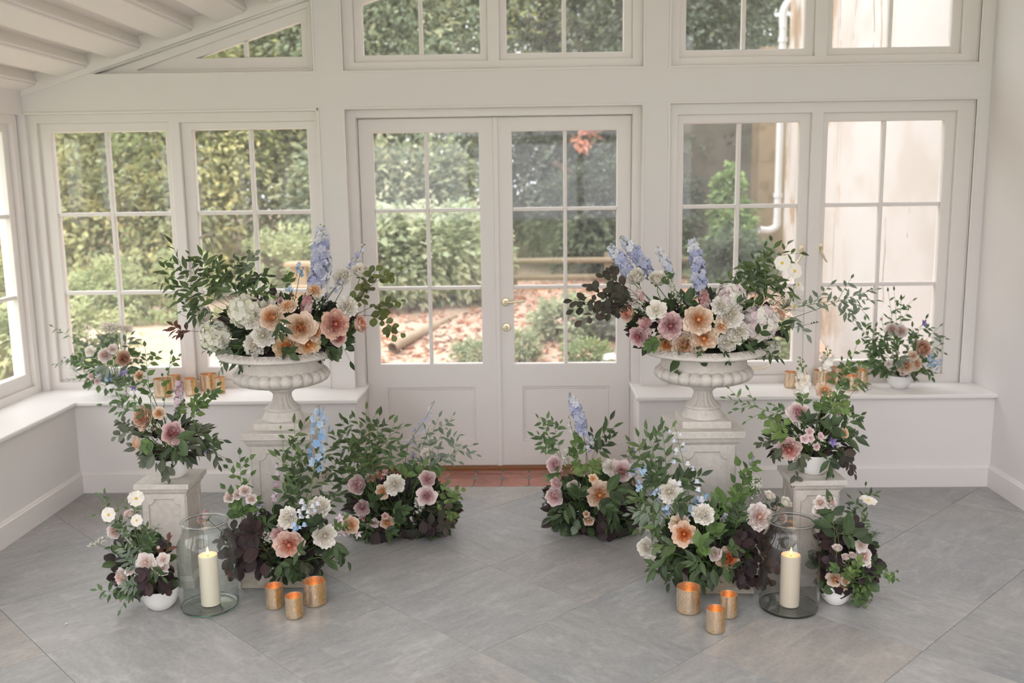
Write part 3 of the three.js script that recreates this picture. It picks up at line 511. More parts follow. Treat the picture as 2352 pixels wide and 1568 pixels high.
// a petal that wraps round the axis of the bloom
function wrapPetal({ r, y, half, ruffle = 0, roll = 0, notch = 0, swirl = 0, nu = 5, nv = 4 }) {
  const s1 = rnd() * 9, s2 = rnd() * 9, tilt = rr(-0.12, 0.12);
  return sheet(nu, nv, (u, v) => {
    const w = half * (0.4 + 0.6 * Math.min(1, v * 2)) * Math.sqrt(Math.max(0.02, 1 - 0.8 * Math.pow(Math.max(0, (v - 0.4) / 0.6), 4))), ph = u * w + tilt * v;
    let R = bez(r[0], r[1], r[2], v), Y = bez(y[0], y[1], y[2], v);
    const e = v * v * (0.35 + 0.65 * u * u), q = Math.sin(u * 4 + s1) + 0.5 * Math.sin(u * 7.5 + s2);
    R += ruffle * e * q * 0.6 + roll * Math.pow(v, 5) + swirl * u * v; Y += ruffle * e * Math.cos(u * 5 + s2) * 0.8 - roll * 0.55 * Math.pow(v, 6) - notch * (1 - u * u) * Math.pow(v, 6);
    return [R * Math.sin(ph), Y, R * Math.cos(ph)];
  });
}
// layered blooms: whorls of petals from the outside in; every petal a mesh of its own
const SORT = {
  rose: { whorls: [[5, 0.98, 0.94, 0.02, 0.34, 0.74, 0.2], [5, 0.9, 0.8, 0.06, 0.52, 0.78, 0.18], [5, 0.78, 0.64, 0.1, 0.64, 0.8, 0.13], [5, 0.62, 0.5, 0.14, 0.72, 0.8, 0.1], [4, 0.5, 0.36, 0.2, 0.78, 0.95, 0.08], [4, 0.36, 0.22, 0.25, 0.82, 1.0, 0.05], [3, 0.2, 0.08, 0.3, 0.84, 1.3, 0.02]], ruffle: 0.07, swirl: 0.1 },
  garden: { whorls: [[6, 0.98, 0.96, 0.02, 0.32, 0.7, 0.18], [6, 0.88, 0.84, 0.06, 0.46, 0.68, 0.14], [7, 0.76, 0.72, 0.12, 0.56, 0.5, 0.09], [8, 0.6, 0.58, 0.16, 0.62, 0.42, 0.06], [8, 0.44, 0.45, 0.2, 0.64, 0.4, 0.05], [8, 0.3, 0.31, 0.22, 0.64, 0.4, 0.03], [6, 0.16, 0.16, 0.24, 0.62, 0.5, 0.02]], ruffle: 0.13, swirl: 0.07 },
  cup: { whorls: [[5, 0.95, 0.84, 0.1, 0.75, 0.78, 0.2], [5, 0.82, 0.7, 0.2, 0.88, 0.8, 0.14], [5, 0.64, 0.5, 0.3, 0.96, 0.85, 0.09], [4, 0.44, 0.32, 0.4, 1.0, 0.95, 0.05], [3, 0.24, 0.13, 0.45, 1.02, 1.2, 0.02]], ruffle: 0.07, swirl: 0.1 },
  ruffle: { whorls: [[7, 0.9, 1.0, 0.02, 0.26, 0.56, 0.1], [8, 0.8, 0.88, 0.12, 0.44, 0.5, 0.08], [8, 0.66, 0.7, 0.22, 0.58, 0.48, 0.05], [8, 0.5, 0.52, 0.28, 0.66, 0.48, 0.03], [7, 0.32, 0.34, 0.3, 0.68, 0.5, 0], [5, 0.16, 0.16, 0.3, 0.68, 0.7, 0]], ruffle: 0.18, swirl: 0.05 },
  carnation: { whorls: [[8, 0.8, 1.0, 0.05, 0.2, 0.44, 0.02], [9, 0.68, 0.86, 0.15, 0.4, 0.4, 0], [9, 0.5, 0.66, 0.22, 0.52, 0.38, 0], [8, 0.34, 0.46, 0.26, 0.6, 0.38, 0], [7, 0.2, 0.26, 0.28, 0.62, 0.46, 0]], ruffle: 0.25, swirl: 0.04 },
  open: { whorls: [[5, 0.8, 0.98, 0.02, 0.22, 0.76, 0.1], [5, 0.7, 0.8, 0.08, 0.4, 0.7, 0.09], [5, 0.52, 0.58, 0.14, 0.52, 0.66, 0.06], [4, 0.34, 0.34, 0.18, 0.58, 0.7, 0.03], [3, 0.16, 0.12, 0.2, 0.58, 1.0, 0.02]], ruffle: 0.11, swirl: 0.07 },
};
const headCache = {};
function bloomHead(sort, pal, variant, joined) {
  const key = [sort, pal, variant, joined].join();
  return (headCache[key] ??= (() => {
    seed(variant * 77 + sort.length * 13 + 5);
    const head = new THREE.Group(), S = SORT[sort], mats = palMats(pal), n = S.whorls.length, buckets = [[], [], []];
    S.whorls.forEach(([count, rm, rt, ym, yt, half, roll], k) => {
      const off = rnd() * 6.28, mi = k < n * 0.34 ? 0 : k < n * 0.67 ? 1 : 2;
      const shapes = [0, 1, 2].map(() => wrapPetal({ r: [0.12, rm, rt], y: [0, ym, yt], half, ruffle: S.ruffle * (0.6 + 0.4 * rt), roll, swirl: S.swirl ?? 0.09, notch: sort === 'carnation' ? 0.06 : 0.0, nu: joined ? 5 : 8, nv: joined ? 3 : 5 }));
      for (let i = 0; i < count; i++) {
        const a = off + (i / count) * Math.PI * 2 + rr(-0.2, 0.2), sc = rr(0.92, 1.06), g = shapes[i % 3], sy = rr(0.88, 1.1);
        if (joined) buckets[mi].push(g.clone().scale(sc, sy, sc).rotateY(a));
        else { const m = part('petal', g, mats[mi], head); m.rotation.y = a; m.scale.set(sc, sy, sc); }
      }
    });
    if (joined) buckets.forEach((b, i) => b.length && part(['outer_petals', 'middle_petals', 'petal_heart'][i], merge(b), mats[i], head));
    part('petal_core', new THREE.SphereGeometry(0.17, 8, 6).scale(1, 1.3, 1).translate(0, 0.32, 0), mats[2], head);
    const sep = []; for (let i = 0; i < 5; i++) sep.push(sheet(2, 3, (u, v) => [u * 0.16 * Math.sin(Math.PI * Math.min(0.97, v * 0.8 + 0.2)), -0.06 - 0.12 * Math.sin(v * 2.5), 0.1 + v * 0.55]).rotateY((i / 5) * 6.283));
    sep.push(new THREE.SphereGeometry(0.16, 7, 5).translate(0, -0.1, 0)); part('calyx', merge(sep), M.stem, head);
    return head;
  })()).clone();
}
const UP = V(0, 1, 0);
function turnTo(o, dir, spin = 0) { o.quaternion.setFromUnitVectors(UP, dir.clone().normalize()); o.rotateY(spin); }
function addStem(t, dir, root, r = 0.0022, mat = M.stem) { // from under the bloom back into the pot
  const a = dir.clone().multiplyScalar(-0.004), L = root.length(), b = dir.clone().multiplyScalar(-Math.min(0.12, L * 0.45)).add(V(0, -L * 0.08, 0));
  part('stem', curveTube([root, b, a], r * 1.1, r * 0.8, 5, 7), mat, t);
}
const NAMES = { rose: ['rose', 'rose'], garden: ['garden_rose', 'rose'], cup: ['rose', 'rose'], ruffle: ['lisianthus', 'flower'], carnation: ['carnation', 'flower'], open: ['spray_rose', 'rose'] };
function bloom(kind, pal, p, d, dir, root, label, group) {
  const [name, cat] = NAMES[kind], t = thing(name, label, cat, p, 0, group);
  seed(Math.round((p[0] * 91 + p[1] * 57) * 100)); const spin = rnd() * 6, tw = rr(-0.25, 0.25), variant = Math.floor(rnd() * 3);
  const head = bloomHead(kind, pal, variant, d < 0.052); head.name = 'flower_head';
  const D = dir.clone().add(V(tw, rr(-0.15, 0.15), 0)); turnTo(head, D, spin); head.scale.setScalar(d / 2 / 0.97); t.add(head);
  head.position.copy(D.normalize()).multiplyScalar(-d * 0.2);
  addStem(t, D.clone().normalize().multiplyScalar(1 + d * 8).normalize(), root);
  return t;
}
function budFlower(pal, p, d, dir, root, label, group) {
  const t = thing('flower_bud', label, 'bud', p, 0, group), m = palMats(pal);
  seed(Math.round(p[0] * 9000)); const head = sub('bud', t), g = []; for (let i = 0; i < 4; i++) g.push(wrapPetal({ r: [0.15, 0.75, 0.12], y: [0, 0.5, 1.15], half: 1.1, nu: 4, nv: 4 }).rotateY(i * 1.6));
  part('petals', merge(g), m[1], head); const s = []; for (let i = 0; i < 4; i++) s.push(wrapPetal({ r: [0.12, 0.72, 0.5], y: [-0.1, 0.1, 0.55], half: 0.35, nu: 2, nv: 3 }).rotateY(i * 1.57)); part('calyx', merge(s), M.stem, head);
  turnTo(head, dir); head.scale.setScalar(d / 2); head.position.copy(dir).multiplyScalar(-d * 0.4); addStem(t, dir, root, 0.0014); return t;
}
// four-petalled florets of a hydrangea head
const fl4 = (() => { seed(4); return [0, 1, 2].map(() => { const a = []; for (let i = 0; i < 4; i++) { const w = rr(0.62, 0.8), up = rr(0.05, 0.3); a.push(sheet(3, 3, (u, v) => [u * w * Math.sin(Math.PI * Math.min(0.93, v * 0.72 + 0.15)), 0.05 + up * v * v + 0.08 * u * u, 0.04 + v]).rotateY(i * 1.571 + rr(-0.15, 0.15))); } return merge(a); }); })();
function hydrangea(pal, p, d, dir, root, label, group) {
  const t = thing('hydrangea', label, 'hydrangea', p, 0, group), m = palMats(pal), head = sub('flower_head', t), R = d / 2, n = Math.round(104 * Math.min(1.1, d / 0.16));
  seed(Math.round(p[0] * 5000 + 17)); const m3 = [m[0], m[0], m[1], m[1], m[2], palMats('white')[1]];
  for (let i = 0; i < n; i++) {
    const y = 1 - (i + 0.5) / n * 1.45, q = Math.sqrt(1 - y * y), a = i * 2.39996, N = V(q * Math.cos(a), y, q * Math.sin(a)), f = part('floret', pick(fl4), pick(m3), head);
    turnTo(f, N.clone().add(V(rr(-0.5, 0.5), rr(-0.5, 0.5), rr(-0.5, 0.5))), rnd() * 6); f.position.copy(N.multiplyScalar(R * rr(0.74, 0.92))); f.scale.setScalar(R * rr(0.17, 0.22));
  }
  part('flower_core', new THREE.SphereGeometry(R * 0.74, 16, 10), m[2], head);
  turnTo(head, dir); addStem(t, dir, root, 0.003); return t;
}
// daisy-like cosmos: eight broad notched petals round a yellow eye
const cosPetal = (() => { seed(6); return [0, 1, 2].map(() => { const c = rr(-0.05, 0.16), s = rr(0, 6); return sheet(4, 4, (u, v) => [u * (0.08 + 0.36 * Math.pow(v, 0.8)) * (v > 0.85 ? 0.9 : 1), 0.06 + c * v * v - 0.05 * u * u * v + 0.02 * Math.sin(u * 9 + s) * v, 0.1 + v * (0.9 - (v > 0.9 ? 0.05 * Math.cos(u * 9) + 0.07 * u * u : 0))]); }); })();
function cosmos(p, d, dir, root, label, group) {
  const t = thing('cosmos', label, 'flower', p, 0, group), head = sub('flower_head', t), m = palMats('white');
  seed(Math.round(p[0] * 7000 + 3)); for (let i = 0; i < 8; i++) { const q = part('petal', pick(cosPetal), m[i % 2], head); q.rotation.y = i * 0.785 + rr(-0.08, 0.08); q.scale.setScalar(rr(0.95, 1.05)); q.rotation.x = rr(-0.12, 0.08); }
  part('flower_eye', new THREE.SphereGeometry(0.19, 10, 6).scale(1, 0.55, 1).translate(0, 0.08, 0), yellow, head);
  turnTo(head, dir, rnd() * 6); head.scale.setScalar(d / 2); addStem(t, dir, root, 0.0013); return t;
}
function clematis(pal, p, d, dir, root, label, group) {
  const t = thing('clematis', label, 'clematis', p, 0, group), head = sub('flower_head', t), m = palMats(pal);
  seed(Math.round(p[0] * 6100 + 3)); const bend = rr(-0.25, 0.25);
  for (let i = 0; i < 5; i++) { const q = part('petal', sheet(3, 4, (u, v) => [u * 0.3 * Math.sin(Math.PI * Math.pow(v, 0.75) * 0.97), 0.05 + (0.28 + bend) * v * v + 0.1 * u * u, 0.05 + v * 0.95]), m[i % 3], head); q.rotation.y = i * 1.2566 + rr(-0.12, 0.12); }
  part('stamens', new THREE.ConeGeometry(0.09, 0.26, 7).translate(0, 0.14, 0), greenBit, head);
  turnTo(head, dir, rnd() * 6); head.scale.setScalar(d / 2); addStem(t, dir, root, 0.0011, M.twig); return t;
}
// flower spikes: florets set in a spiral on a tapering stem
const star = (np, w, cup, rf) => { const a = []; for (let i = 0; i < np; i++) a.push(sheet(3, 2, (u, v) => [u * w * Math.sin(Math.PI * Math.min(0.93, v * 0.7 + 0.15)), 0.04 + cup * v * v + rf * Math.sin(u * 5 + i) * v, 0.03 + v]).rotateY((i / np) * 6.283)); return a; };
const FLORET = { delphinium: (() => { seed(21); return [0, 1, 2].map((k) => merge([...star(5, 0.52, 0.12 + k * 0.1, 0.07), ...star(5, 0.34, 0.4, 0.05).map((g) => g.scale(0.62, 0.7, 0.62).rotateY(0.6))])); })(),
  stock: (() => { seed(22); return [0, 1, 2].map(() => merge([...star(5, 0.6, 0.1, 0.16), ...star(5, 0.5, 0.5, 0.14).map((g) => g.scale(0.7, 0.8, 0.7).rotateY(0.5)), ...star(3, 0.5, 0.9, 0.1).map((g) => g.scale(0.4, 0.7, 0.4))])); })(),
  snapdragon: (() => { seed(23); return [0, 1, 2].map(() => merge([...star(3, 0.75, 0.15, 0.14), ...star(2, 0.7, 0.9, 0.1).map((g) => g.scale(0.85, 0.7, 0.85).rotateY(1))])); })() };
const bee = new THREE.SphereGeometry(0.15, 6, 4).translate(0, 0.16, 0), budGeo = new THREE.SphereGeometry(0.5, 7, 5).scale(0.8, 1.2, 0.8);
function spike(kind, pal, base, tip, w, n, root, label, group, sag = 0.02) {
  const t = thing(kind, label, kind === 'snapdragon' ? 'snapdragon' : kind, base, 0, group), m = palMats(pal), T0 = V(0, 0, 0), T1 = tip.clone().sub(V(...base)), mid = T1.clone().multiplyScalar(0.5).add(V(sag, 0, 0.01)), c = new THREE.QuadraticBezierCurve3(T0, mid, T1);
  part('stem', curveTube([root, root.clone().multiplyScalar(0.35).add(T1.clone().multiplyScalar(-0.12)), T0, c.getPoint(0.5), T1], 0.003, 0.0012, 5, 14), M.stem, t);
  seed(Math.round(base[0] * 3000 + base[1] * 700));
  for (let i = 0; i < n; i++) {
    const s = (i + 0.5) / n, at = c.getPoint(s), tan = c.getTangent(s), a = i * 2.4 + rr(-0.3, 0.3), e1 = V(0, 0, 1).cross(tan).normalize(), e2 = tan.clone().cross(e1), out = e1.multiplyScalar(Math.cos(a)).add(e2.multiplyScalar(Math.sin(a)));
    const taper = s > 0.72 ? lerp(0.98, 0.4, (s - 0.72) / 0.28) : lerp(0.85, 1, Math.min(1, s * 4)) * lerp(1, 0.86, s), fs = Math.min(0.0185, Math.max(kind === 'delphinium' ? 0.0105 : 0, w * (kind === 'delphinium' ? 0.21 : 0.27) * taper)) * rr(0.85, 1.15);
    const green = kind === 'snapdragon' ? s > 0.62 : kind === 'stock' ? s > 0.93 : s > 0.96;
    const f = green ? part('bud', budGeo, greenBit, t) : part('floret', FLORET[kind][i % 3], s > 0.72 && kind === 'delphinium' ? (pal === 'lavender' ? palMats('bluewhite')[i % 3] : m[0]) : m[i % 3], t);
    f.position.copy(at).addScaledVector(out, w * 0.42 * taper * rr(0.8, 1.12) - fs * 0.6); turnTo(f, out.clone().add(tan.clone().multiplyScalar(green ? 1 : 0.1)).add(V(rr(-0.45, 0.45), rr(-0.5, 0.35), 0.2 + rr(-0.3, 0.3))), rnd() * 6); f.scale.setScalar(green ? fs * 0.7 : fs);
    if (kind === 'delphinium' && !green && w > 0.05) part('flower_eye', bee, whiteBit, f);
  }
  return t;
}
// airy sprays of tiny blooms: too many to count, one part
function lace(matName, base, tip, w, n, root, label, group, cat = 'flower', nm = 'lace_flower', bit = 0.0048) {
  const t = thing(nm, label, cat, base, 0, group), T1 = tip.clone().sub(V(...base)), g = [], st = [];
  seed(Math.round(base[0] * 2100 + tip.y * 900)); const f0 = mg(star(4, 0.5, 0.2, 0).map(ni)), ball = ni(new THREE.IcosahedronGeometry(0.8, 0));
  st.push(curveTube([root, V(0, 0, 0), T1], 0.0016, 0.0009, 4, 10));
  for (let i = 0; i < n; i++) {
    const s = Math.sqrt(rnd()), at = T1.clone().multiplyScalar(s), off = V(rr(-1, 1), rr(-0.6, 0.9), rr(-1, 1)).normalize().multiplyScalar(w / 2 * Math.pow(rnd(), 0.6) * (1.15 - 0.75 * s)), q = at.clone().add(off), e = (matName === 'red' || matName === 'black' ? ball : f0).clone();
    e.scale(bit * rr(0.7, 1.3), bit, bit * rr(0.7, 1.3)); e.rotateX(rr(0, 2.2)); e.rotateY(rnd() * 6); e.translate(q.x, q.y, q.z); g.push(e);
    if (i % 4 === 0) st.push(curveTube([T1.clone().multiplyScalar(Math.max(0, s - 0.18)), q], 0.0007, 0.0004, 3, 1));
  }
  const mat = { white: whiteBit, pink: pinkBit, lilac: lilacBit, green: greenBit, red: berryMats.red, black: berryMats.black }[matName];
  tag(part(matName === 'red' || matName === 'black' ? 'berries' : 'tiny_florets', merge(g), mat, t), null, null, null, 'stuff'); part('stem', merge(st), M.stem, t); return t;
}
// nodding bells on a loose stem
const bellGeo = (() => { const g = lathe([[0.05, 1], [0.3, 0.95], [0.48, 0.7], [0.5, 0.35], [0.62, 0.08], [0.8, 0]], 10), p = g.attributes.position; for (let i = 0; i < p.count; i++) { const y = p.getY(i); if (y < 0.1) { const a = Math.atan2(p.getX(i), p.getZ(i)), k = 1 + 0.2 * Math.cos(a * 5); p.setX(i, p.getX(i) * k); p.setZ(i, p.getZ(i) * k); } } g.translate(0, -1, 0); g.computeVertexNormals(); return g; })();
function bells(pal, base, tip, w, n, d, root, label, group) {
  const t = thing('bellflower', label, 'bellflower', base, 0, group), T1 = tip.clone().sub(V(...base)), c = new THREE.QuadraticBezierCurve3(V(0, 0, 0), T1.clone().multiplyScalar(0.5).add(V(0.01, 0, 0.01)), T1), m = palMats(pal), st = [curveTube([root, V(0, 0, 0), c.getPoint(0.5), T1], 0.0022, 0.0009, 5, 12)];
  seed(Math.round(base[0] * 1700 + 5));
  for (let i = 0; i < n; i++) { const s = 0.12 + 0.88 * (i + 0.5) / n, at = c.getPoint(s), q = at.clone().add(V((i % 2 ? 1 : -1) * w / 2 * rr(0.4, 1) * (1.1 - 0.7 * s), rr(-0.012, 0.008), rr(-0.3, 1) * w / 2)); st.push(curveTube([at, at.clone().add(q).multiplyScalar(0.5).add(V(0, 0.014, 0)), q], 0.0007, 0.0006, 4, 4)); const f = part('bell', bellGeo, m[i % 3], t); f.position.copy(q); f.scale.setScalar(d * 0.66 * (1.1 - 0.55 * s)); f.rotation.set(rr(-0.4, 0.4), rnd() * 6, rr(-0.4, 0.4)); }
  part('stem', merge(st), M.stem, t); return t;
}
// ---- leaves
const leafShape = (w, { peak = 0.42, fold = 0.12, droop = 0.12, wave = 0, tip = 1, serr = 0 } = {}) => sheet(4, 6, (u, v) => {
  const a = v < peak ? Math.sin((v / peak) * Math.PI / 2) : Math.pow(Math.cos(((v - peak) / (1 - peak)) * Math.PI / 2), tip), ww = w / 2 * Math.max(a, 0.02) * (1 + (serr && Math.abs(u) === 1 ? serr * Math.cos(v * 50) : 0));
  return [u * ww, v * 1, fold * Math.abs(u) * w * a - droop * v * v + wave * Math.sin(v * 9 + u * 2) * Math.abs(u)];
});
const three = (w, o) => [0, 1, 2].map((k) => leafShape(w * (0.92 + 0.08 * k), { ...o, droop: (o.droop ?? 0.12) * (0.4 + 0.8 * k), fold: (o.fold ?? 0.12) * (1.3 - 0.3 * k) }));
const LEAF = {
  ruscus: [three(0.36, { peak: 0.4, droop: 0.18, tip: 1.1 }), [0x5b7438, 0x6d8646, 0x4a6230]], dark: [three(0.35, { peak: 0.42, droop: 0.15 }), [0x48622f, 0x567239, 0x3a5229]], greyruscus: [three(0.36, { peak: 0.42, droop: 0.15 }), [0x74876a, 0x869a80, 0x627658]],
  round: [three(0.85, { peak: 0.56, fold: 0.06, tip: 0.6 }), [0x76823a, 0x848f46, 0x646f32]], smoke: [three(0.72, { peak: 0.56, fold: 0.06, tip: 0.62 }), [0x4a4a38, 0x55493c, 0x3d3a2e]], purple: [three(0.72, { peak: 0.56, fold: 0.08, tip: 0.6 }), [0x3a2226, 0x452a2c, 0x2e1c20]], brown: [three(0.45, { peak: 0.5, fold: 0.2 }), [0x7a4a3a, 0x8a5440, 0x5f3c38]],
  sage: [three(0.55, { peak: 0.55, fold: 0.06, tip: 0.7 }), [0x747d68, 0x828a76, 0x656f58]], mint: [three(0.58, { peak: 0.36, fold: 0.1, serr: 0.08, wave: 0.02 }), [0x628439, 0x739545, 0x4f7030]], jasmine: [three(0.38, { peak: 0.38 }), [0x6a8a52, 0x789a60, 0x5a7a46]], silver: [three(0.36, { peak: 0.4 }), [0x8fa088, 0x9cab94, 0x7f927a]],
  camellia: [three(0.52, { peak: 0.45, droop: 0.1, tip: 0.9 }), [0x45602c, 0x526f36, 0x384f26]], lime: [three(0.62, { peak: 0.42, serr: 0.06, wave: 0.03 }), [0x7d9a48, 0x8aa858, 0x6c883c]], olive: [three(0.45, { peak: 0.5, fold: 0.1 }), [0x5e6648, 0x6b7254, 0x50573c]], eucalyptus: [three(0.75, { peak: 0.5, fold: 0.05, tip: 0.7 }), [0x8c9d80, 0x9aab90, 0x7c8e70]],
};
const lmCache = {};
const leafMats = (k) => (lmCache[k] ??= LEAF[k][1].map((h) => leafMat(h, ['purple', 'smoke', 'sage'].includes(k) ? { transmission: 0.1, clearcoat: 0.18 } : {})));
const basis = new THREE.Matrix4();
function setLeaf(m, at, D, N, s) { const y = D.clone().normalize(), x = y.clone().cross(N).normalize(), z = x.clone().cross(y); basis.makeBasis(x, y, z); m.quaternion.setFromRotationMatrix(basis); m.position.copy(at); m.scale.setScalar(s); }
function branch(type, base, tip, n, size, arch, root, label, group, { start = 0.12, spread = 0.85 } = {}) {
  const t = thing('leafy_branch', label, 'foliage', base, 0, group), T1 = tip.clone().sub(V(...base)), L = T1.length(), mid = T1.clone().multiplyScalar(0.55).add(V(0, arch * L, 0.03 * L)), c = new THREE.QuadraticBezierCurve3(V(0, 0, 0), mid, T1), mats = leafMats(type), geo = LEAF[type][0];
  part('stem', curveTube([root, V(0, 0, 0), c.getPoint(0.35), c.getPoint(0.7), T1], 0.0023, 0.0008, 5, 12), ['round', 'smoke', 'purple', 'brown', 'olive'].includes(type) ? M.twig : M.stem, t);
  seed(Math.round(base[0] * 4000 + tip.x * 1900 + tip.y * 3100));
  const big = { ruscus: 1.38, dark: 1.3, greyruscus: 1.35, round: 1.2, smoke: 1.2, jasmine: 1.3, silver: 1.35 }[type] ?? 1.2, sz = size * big, leaves = (cv, n, s0, s1, k) => {
    for (let i = 0; i < n; i++) {
      const s = i === n - 1 ? 1 : s0 + (1 - s0) * (i + rr(0.15, 0.65)) / n, at = cv.getPoint(s), tan = cv.getTangent(s).normalize(), N = V(rr(-0.6, 0.6), 0.7 + rr(-0.4, 0.4), 0.85 + rr(-0.5, 0.3)).normalize(), side = tan.clone().cross(N).normalize().multiplyScalar((i + k) % 2 ? 1 : -1);
      const D = i === n - 1 ? tan : tan.clone().multiplyScalar(rr(0.25, 0.95)).addScaledVector(side, spread * rr(0.55, 1.15)).add(V(rr(-0.3, 0.3), rr(-0.4, 0.15), rr(-0.2, 0.4)));
      setLeaf(part('leaf', geo[i % 3], pick(mats), t), at, D, N, sz * rr(0.7, 1.15) * (1 - s1 * s));
    }
  };
  const twigs = L > 0.12 && n >= 11 ? (n >= 18 ? 4 : 2) : 0, nMain = Math.max(3, Math.round(n * (twigs ? 0.62 : 1)));
  leaves(c, nMain, start, 0.32, 0);
  const st2 = [];
  for (let k = 0; k < twigs; k++) {
    const s = 0.2 + 0.62 * (k + rr(0.1, 0.8)) / twigs, at = c.getPoint(s), tan = c.getTangent(s).normalize(), side = tan.clone().cross(V(0, 0.3, 1)).normalize().multiplyScalar(k % 2 ? 1 : -1), end = at.clone().add(tan.clone().multiplyScalar(0.62).addScaledVector(side, 0.6 * rr(0.5, 1.2)).add(V(0, 0, rr(-0.4, 0.5))).normalize().multiplyScalar(L * rr(0.26, 0.4) * (1.15 - 0.5 * s)));
    const cv = new THREE.QuadraticBezierCurve3(at, at.clone().add(end).multiplyScalar(0.5).add(V(0, arch * L * 0.25, 0)), end); st2.push(curveTube([at, cv.getPoint(0.5), end], 0.0012, 0.0007, 4, 4)); leaves(cv, Math.max(3, Math.round(n * 0.62 / twigs)), 0.25, 0.3, k);
  }
  if (st2.length) part('twig', merge(st2), ['round', 'smoke', 'purple', 'brown', 'olive'].includes(type) ? M.twig : M.stem, t);
  return t;
}
function frond(base, tip, w, n, root, label, group) { // thread-fine cosmos and fennel leaves
  const t = thing('fennel_frond', label, 'foliage', base, 0, group), T1 = tip.clone().sub(V(...base)), g = [];
  seed(Math.round(base[0] * 999 + tip.y * 777)); part('stem', curveTube([root, V(0, 0, 0), T1], 0.0018, 0.0008, 5, 10), M.stem, t);
  for (let i = 0; i < n; i++) { const s = Math.pow(rnd(), 0.8), a = T1.clone().multiplyScalar(s), q = a.clone().add(V(rr(-1, 1) * w * 0.5, rr(-0.1, 1) * w * 0.5, rr(-0.6, 1) * w * 0.5).multiplyScalar(1.1 - 0.5 * s)); g.push(curveTube([a, a.clone().lerp(q, 0.5).add(V(0, 0.01, 0)), q], 0.0008, 0.0005, 3, 3)); for (let k = 0; k < 2; k++) { const b = a.clone().lerp(q, rr(0.3, 0.8)); g.push(curveTube([b, b.clone().add(V(rr(-1, 1), rr(0, 1), rr(-1, 1)).multiplyScalar(w * 0.16))], 0.0006, 0.0004, 3, 1)); } }
  tag(part('thread_leaves', merge(g), leafMats('jasmine')[1], t), null, null, null, 'stuff'); return t;
}
function filler(label, c, r, n, types, size, low) { // the packed leaves between the blooms that nobody could count
  seed(Math.round(c[0] * 100 + 900)); const geo = LEAF[types[0]][0][1], cols = types.flatMap((k) => LEAF[k][1]).map((h) => new THREE.Color(h)), im = new THREE.InstancedMesh(geo, leafMat(0xffffff), n), o = new THREE.Object3D();
  im.name = numbered('filler_leaves'); im.castShadow = im.receiveShadow = true;
  for (let i = 0; i < n; i++) { const d = V(rr(-1, 1), rr(-1, 1), rr(-1, 1)).normalize(), q = Math.pow(rnd(), 0.4), at = V(c[0] + d.x * q * r[0], Math.max(c[1] + d.y * q * r[1], low + rr(0, 0.03)), c[2] + d.z * q * r[2]); setLeaf(o, at, d.clone().add(V(rr(-0.7, 0.7), rr(-0.35, 0.5), rr(-0.7, 0.7))), V(rr(-0.5, 0.5), rr(0, 1), rr(0.2, 1)).normalize(), size * rr(0.7, 1.2)); o.updateMatrix(); im.setMatrixAt(i, o.matrix); im.setColorAt(i, pick(cols)); }
  scene.add(im); tag(im, label, 'foliage', null, 'stuff');
}

// ---------------------------------------------------------------- the arrangements (places in metres, sizes in metres)
let pot = V(0, 0, 0);
function arrangement(name, origin, fillLabel, c, r, n, types, size) { pot = V(...origin); filler(fillLabel, c, r, n, types, size, origin[1] + 0.022); }
const back = (p) => pot.clone().sub(V(...p));
function F(kind, pal, p, d, dir, label) {
  const D = V(...dir), root = back(p);
  if (kind === 'hydrangea') hydrangea(pal, p, d, D, root, label);
  else if (kind === 'cosmos') cosmos(p, d, D, root, label);
  else if (kind === 'cosmosblue') tag(clematis('blue', p, d, D, root, label), label, 'flower').name = numbered('love_in_a_mist');
  else if (kind === 'clematis') clematis(pal, p, d, D, root, label);
  else if (kind === 'bud') budFlower(pal, p, d, D, root, label);
  else bloom(kind, pal, p, d, D, root, label);
}
const S = (kind, pal, b, t, w, n, d, label) => (kind === 'bells' ? bells(pal, b, V(...t), w, n, d, back(b), label) : spike(kind, pal, b, V(...t), w, n, back(b), label));
const L = (m, b, t, w, n, label, bit) => (m === 'red' || m === 'black' ? lace(m, b, V(...t), w, n, back(b), label, undefined, 'berries', 'berry_sprig', m === 'black' ? 0.0045 : 0.003) : lace(m, b, V(...t), w, n, back(b), label, undefined, 'flower', 'lace_flower', bit));
const B = (type, b, t, n, size, arch, label) => branch(type, b, V(...t), n, size, arch, back(b), label);
const N = (b, t, w, n, label) => frond(b, V(...t), w, n, back(b), label);
arrangement('left urn', [-1.185,0.999,-4.475], 'filler leaves packed under the blooms of the left urn', [-1.173,1.112,-4.48], [0.344,0.165,0.155], 546, ['camellia','purple','dark'], 0.065);
F('rose', 'peach', [-1.164,1.208,-4.238], 0.1055, [0.016,0.261,0.965], 'peach rose right of the upper cream hydrangea in the left urn');
F('rose', 'peach', [-1.034,1.159,-4.244], 0.1227, [0.247,0.13,0.96], 'biggest peach rose at the middle of the left urn');
F('garden', 'apricot', [-1.117,1.065,-4.284], 0.1072, [-0.105,0.527,0.843], 'frilly apricot rose lowest at the rim of the left urn');
F('garden', 'apricot', [-1.014,1.074,-4.288], 0.1029, [0.281,-0.089,0.956], 'apricot rose at the rim, right of the frilly one, left urn');
F('garden', 'coral', [-0.884,1.166,-4.287], 0.1195, [0.314,0.105,0.943], 'deep coral garden rose on the right of the left urn');
F('cup', 'salmon', [-0.795,1.152,-4.377], 0.0871, [0.928,0.206,0.309], 'salmon pink rose facing right at the end of the left urn');
F('rose', 'rose', [-0.879,1.096,-4.325], 0.0734, [0.518,-0.207,0.83], 'small reddish coral rose below the deep coral one in the left urn');
F('rose', 'peach', [-0.978,1.132,-4.282], 0.0812, [0.651,0,0.759], 'peach rose half hidden behind the biggest peach rose, left urn');
